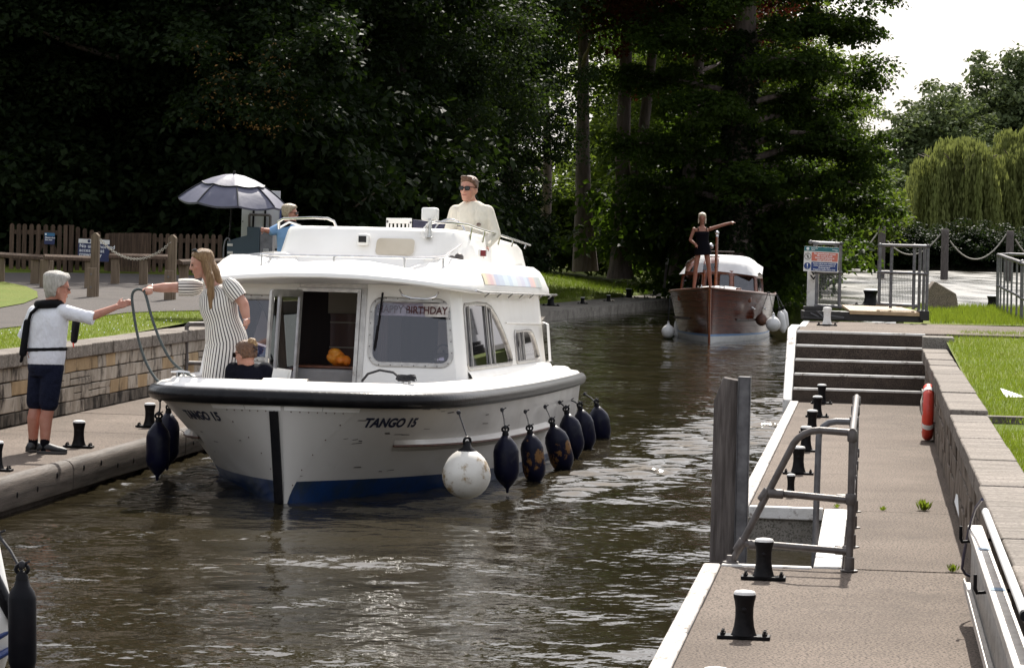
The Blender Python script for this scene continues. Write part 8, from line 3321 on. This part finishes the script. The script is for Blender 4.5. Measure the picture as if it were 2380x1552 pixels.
garment(t, 'trousers', M['denim'], torso_rings(J, [(-.2, .16, .13), (0, .19, .15), (.08, .18, .14)]), [(J['hipR'], .10, J['knR'], .075), (J['hipL'], .10, J['knL'], .075), (J['knR'], .07, J['anR'], .055), (J['knL'], .07, J['anL'], .055)], .014, 2)
hair_cap(t, P, M['hair_ash'], 0, lambda z: (.005 if z < .02 else (.05 if z < .06 else .09)), -.075, .022, top=.010)
glasses(t, P, .003)
b_ = MB()
b_.tube([J['neck'] + V((0, 0, .005)) + V((.095 * math.cos(a), .085 * math.sin(a), .012 * math.cos(a))) for a in [2 * math.pi * k / 20 for k in range(20)]], .042, 10, closed=True)
b_.build('life_jacket_collar', M['webbing'], t, 60)

# ------------------------------------------------------------------ woman pointing on the wooden cruiser
proot = WMAT @ V((-.28, 1.25, 1.20))
D = proot.y
fz = proot.z
J = dict(root=proot, hips=q(1633, 573), chest=q(1632, 545), neck=q(1632, 527), head=q(1632, 508, -.02), face=V((-.12, -.97, -.1)),
         shR=q(1613, 533, 0), shL=q(1651, 532, 0), elR=q(1604, 558, -.02), wrR=q(1620, 571, -.16), elL=q(1680, 523, -.02), wrL=q(1703, 517, -.02),
         hipR=q(1624, 580), hipL=q(1641, 580), knR=q(1617, 623, -.02), knL=q(1648, 623, -.02), anR=q(1613, 656, 0), anL=q(1652, 655, .02), toeR=q(1609, 664, -.16), toeL=q(1660, 663, -.15))
for k in ('anL', 'anR', 'toeL', 'toeR'):
    J[k].z = fz + (.075 if k[0] == 'a' else .03)
for sd in 'LR':
    J['kn' + sd].z = (J['an' + sd].z + J['hip' + sd].z) / 2 + .02
J['hdL'] = V((1, -.05, .12)) - proot
J['hdR'] = V((.9, -.3, -.1)) - proot
t, P = person('blonde woman in short black dress standing on the wooden cruiser and pointing right', J, FEM, M['skin_tan'], hands=(('L', V((0, -.2, -1)), 1, dict(curl=20, point=0)), ('R', V((0, 1, 0)), 1, dict(curl=30))), vox=.010, armr=(.046, .037, .026), legr=(.080, .052, .036))
garment(t, 'black_dress', M['black_cloth'], torso_rings(J, [(-.42, .215, .18), (-.2, .20, .16), (0, .188, .145), (.28, .150, .12), (.5, .155, .125), (.66, .172, .135), (.75, .168, .115), (.80, .15, .09)]), (), .011, 2)
b_ = MB()
for sg in (-1, 1):
    b_.tube([J['chest'].lerp(J['neck'], .35) + V((sg * .10, -.125, .02)), J['neck'] + V((sg * .105, -.045, .0)), J['neck'] + V((sg * .10, .05, -.02)), J['chest'].lerp(J['neck'], .3) + V((sg * .09, .12, .02))], .009, 6)
b_.build('straps', M['black_cloth'], t, 60)
hair_cap(t, P, M['hair_pale'], 0, lambda z: (-.0 if z < .02 else (.045 if z < .06 else .085)), -.085, .022, top=.012, extra=[(P(-.01, .08, .0), .024, P(.0, .085, -.11), .018), (P(-.01, -.08, .0), .024, P(.0, -.085, -.11), .018)], vox=.010)
eyes(t, P)
for sd in 'LR':
    an = J['an' + sd]
    toe = J['toe' + sd]
    d_ = (toe - an)
    d_.z = 0
    d_.normalize()
    b_ = MB()
    b_.caps(V((an.x, an.y, .045)) - d_ * .03, .042, V((toe.x, toe.y, .035)), .036, 10)
    b_.build('shoe', M['board_grey'], t, 60)
# steersman behind the windscreen of the wooden cruiser
sroot = WMAT @ V((-.62, 3.9, .35))
D = sroot.y
B_ = lambda x, y, z: sroot + V((x, y, z))
J = dict(root=sroot, hips=B_(0, 0, .50), chest=B_(0, -.03, .83), neck=B_(0, -.04, 1.03), head=B_(.01, -.06, 1.17), face=V((-.1, -1, 0)),
         shR=B_(-.18, -.03, .96), shL=B_(.18, -.03, .96), elR=B_(-.24, -.12, .70), elL=B_(.24, -.12, .70), wrR=B_(-.14, -.34, .72), wrL=B_(.14, -.34, .72),
         hipR=B_(-.09, 0, .48), hipL=B_(.09, 0, .48), knR=B_(-.11, -.42, .48), knL=B_(.11, -.42, .48), anR=B_(-.11, -.42, .1), anL=B_(.11, -.42, .1), toeR=B_(-.11, -.55, .05), toeL=B_(.11, -.55, .05))
t, P = person('person in dark plum top with pale cap steering inside the wooden cruiser', J, MALE, M['skin'], hands=(('R', V((0, 0, -1)), -1, dict(curl=60)), ('L', V((0, 0, -1)), 1, dict(curl=60))), vox=.012)
garment(t, 'top', pm('plum_cloth', (.05, .015, .035), (.03, .01, .022), .8), torso_rings(J, [(-.05, .19, .15), (.12, .19, .15), (.35, .19, .145), (.62, .205, .148), (.8, .205, .13), (.92, .16, .105), (1.0, .085, .08)]), [(J['shR'], .075, J['elR'], .062), (J['shL'], .075, J['elL'], .062), (J['elR'], .06, J['wrR'], .045), (J['elL'], .06, J['wrL'], .045)], .014, 2)
garment(t, 'trousers', M['denim'], torso_rings(J, [(-.15, .16, .12), (0, .19, .14), (.08, .18, .13)]), [(J['hipR'], .095, J['knR'], .072), (J['hipL'], .095, J['knL'], .072), (J['knR'], .068, J['anR'], .052), (J['knL'], .068, J['anL'], .052)], .016, 2)
hair_cap(t, P, M['canvas'], 0, lambda z: .1, .045, .016, top=.02, extra=[(P(.10, -.03, .055), .010, P(.15, 0, .045), .010), (P(.10, .03, .055), .010, P(.15, 0, .045), .010)])
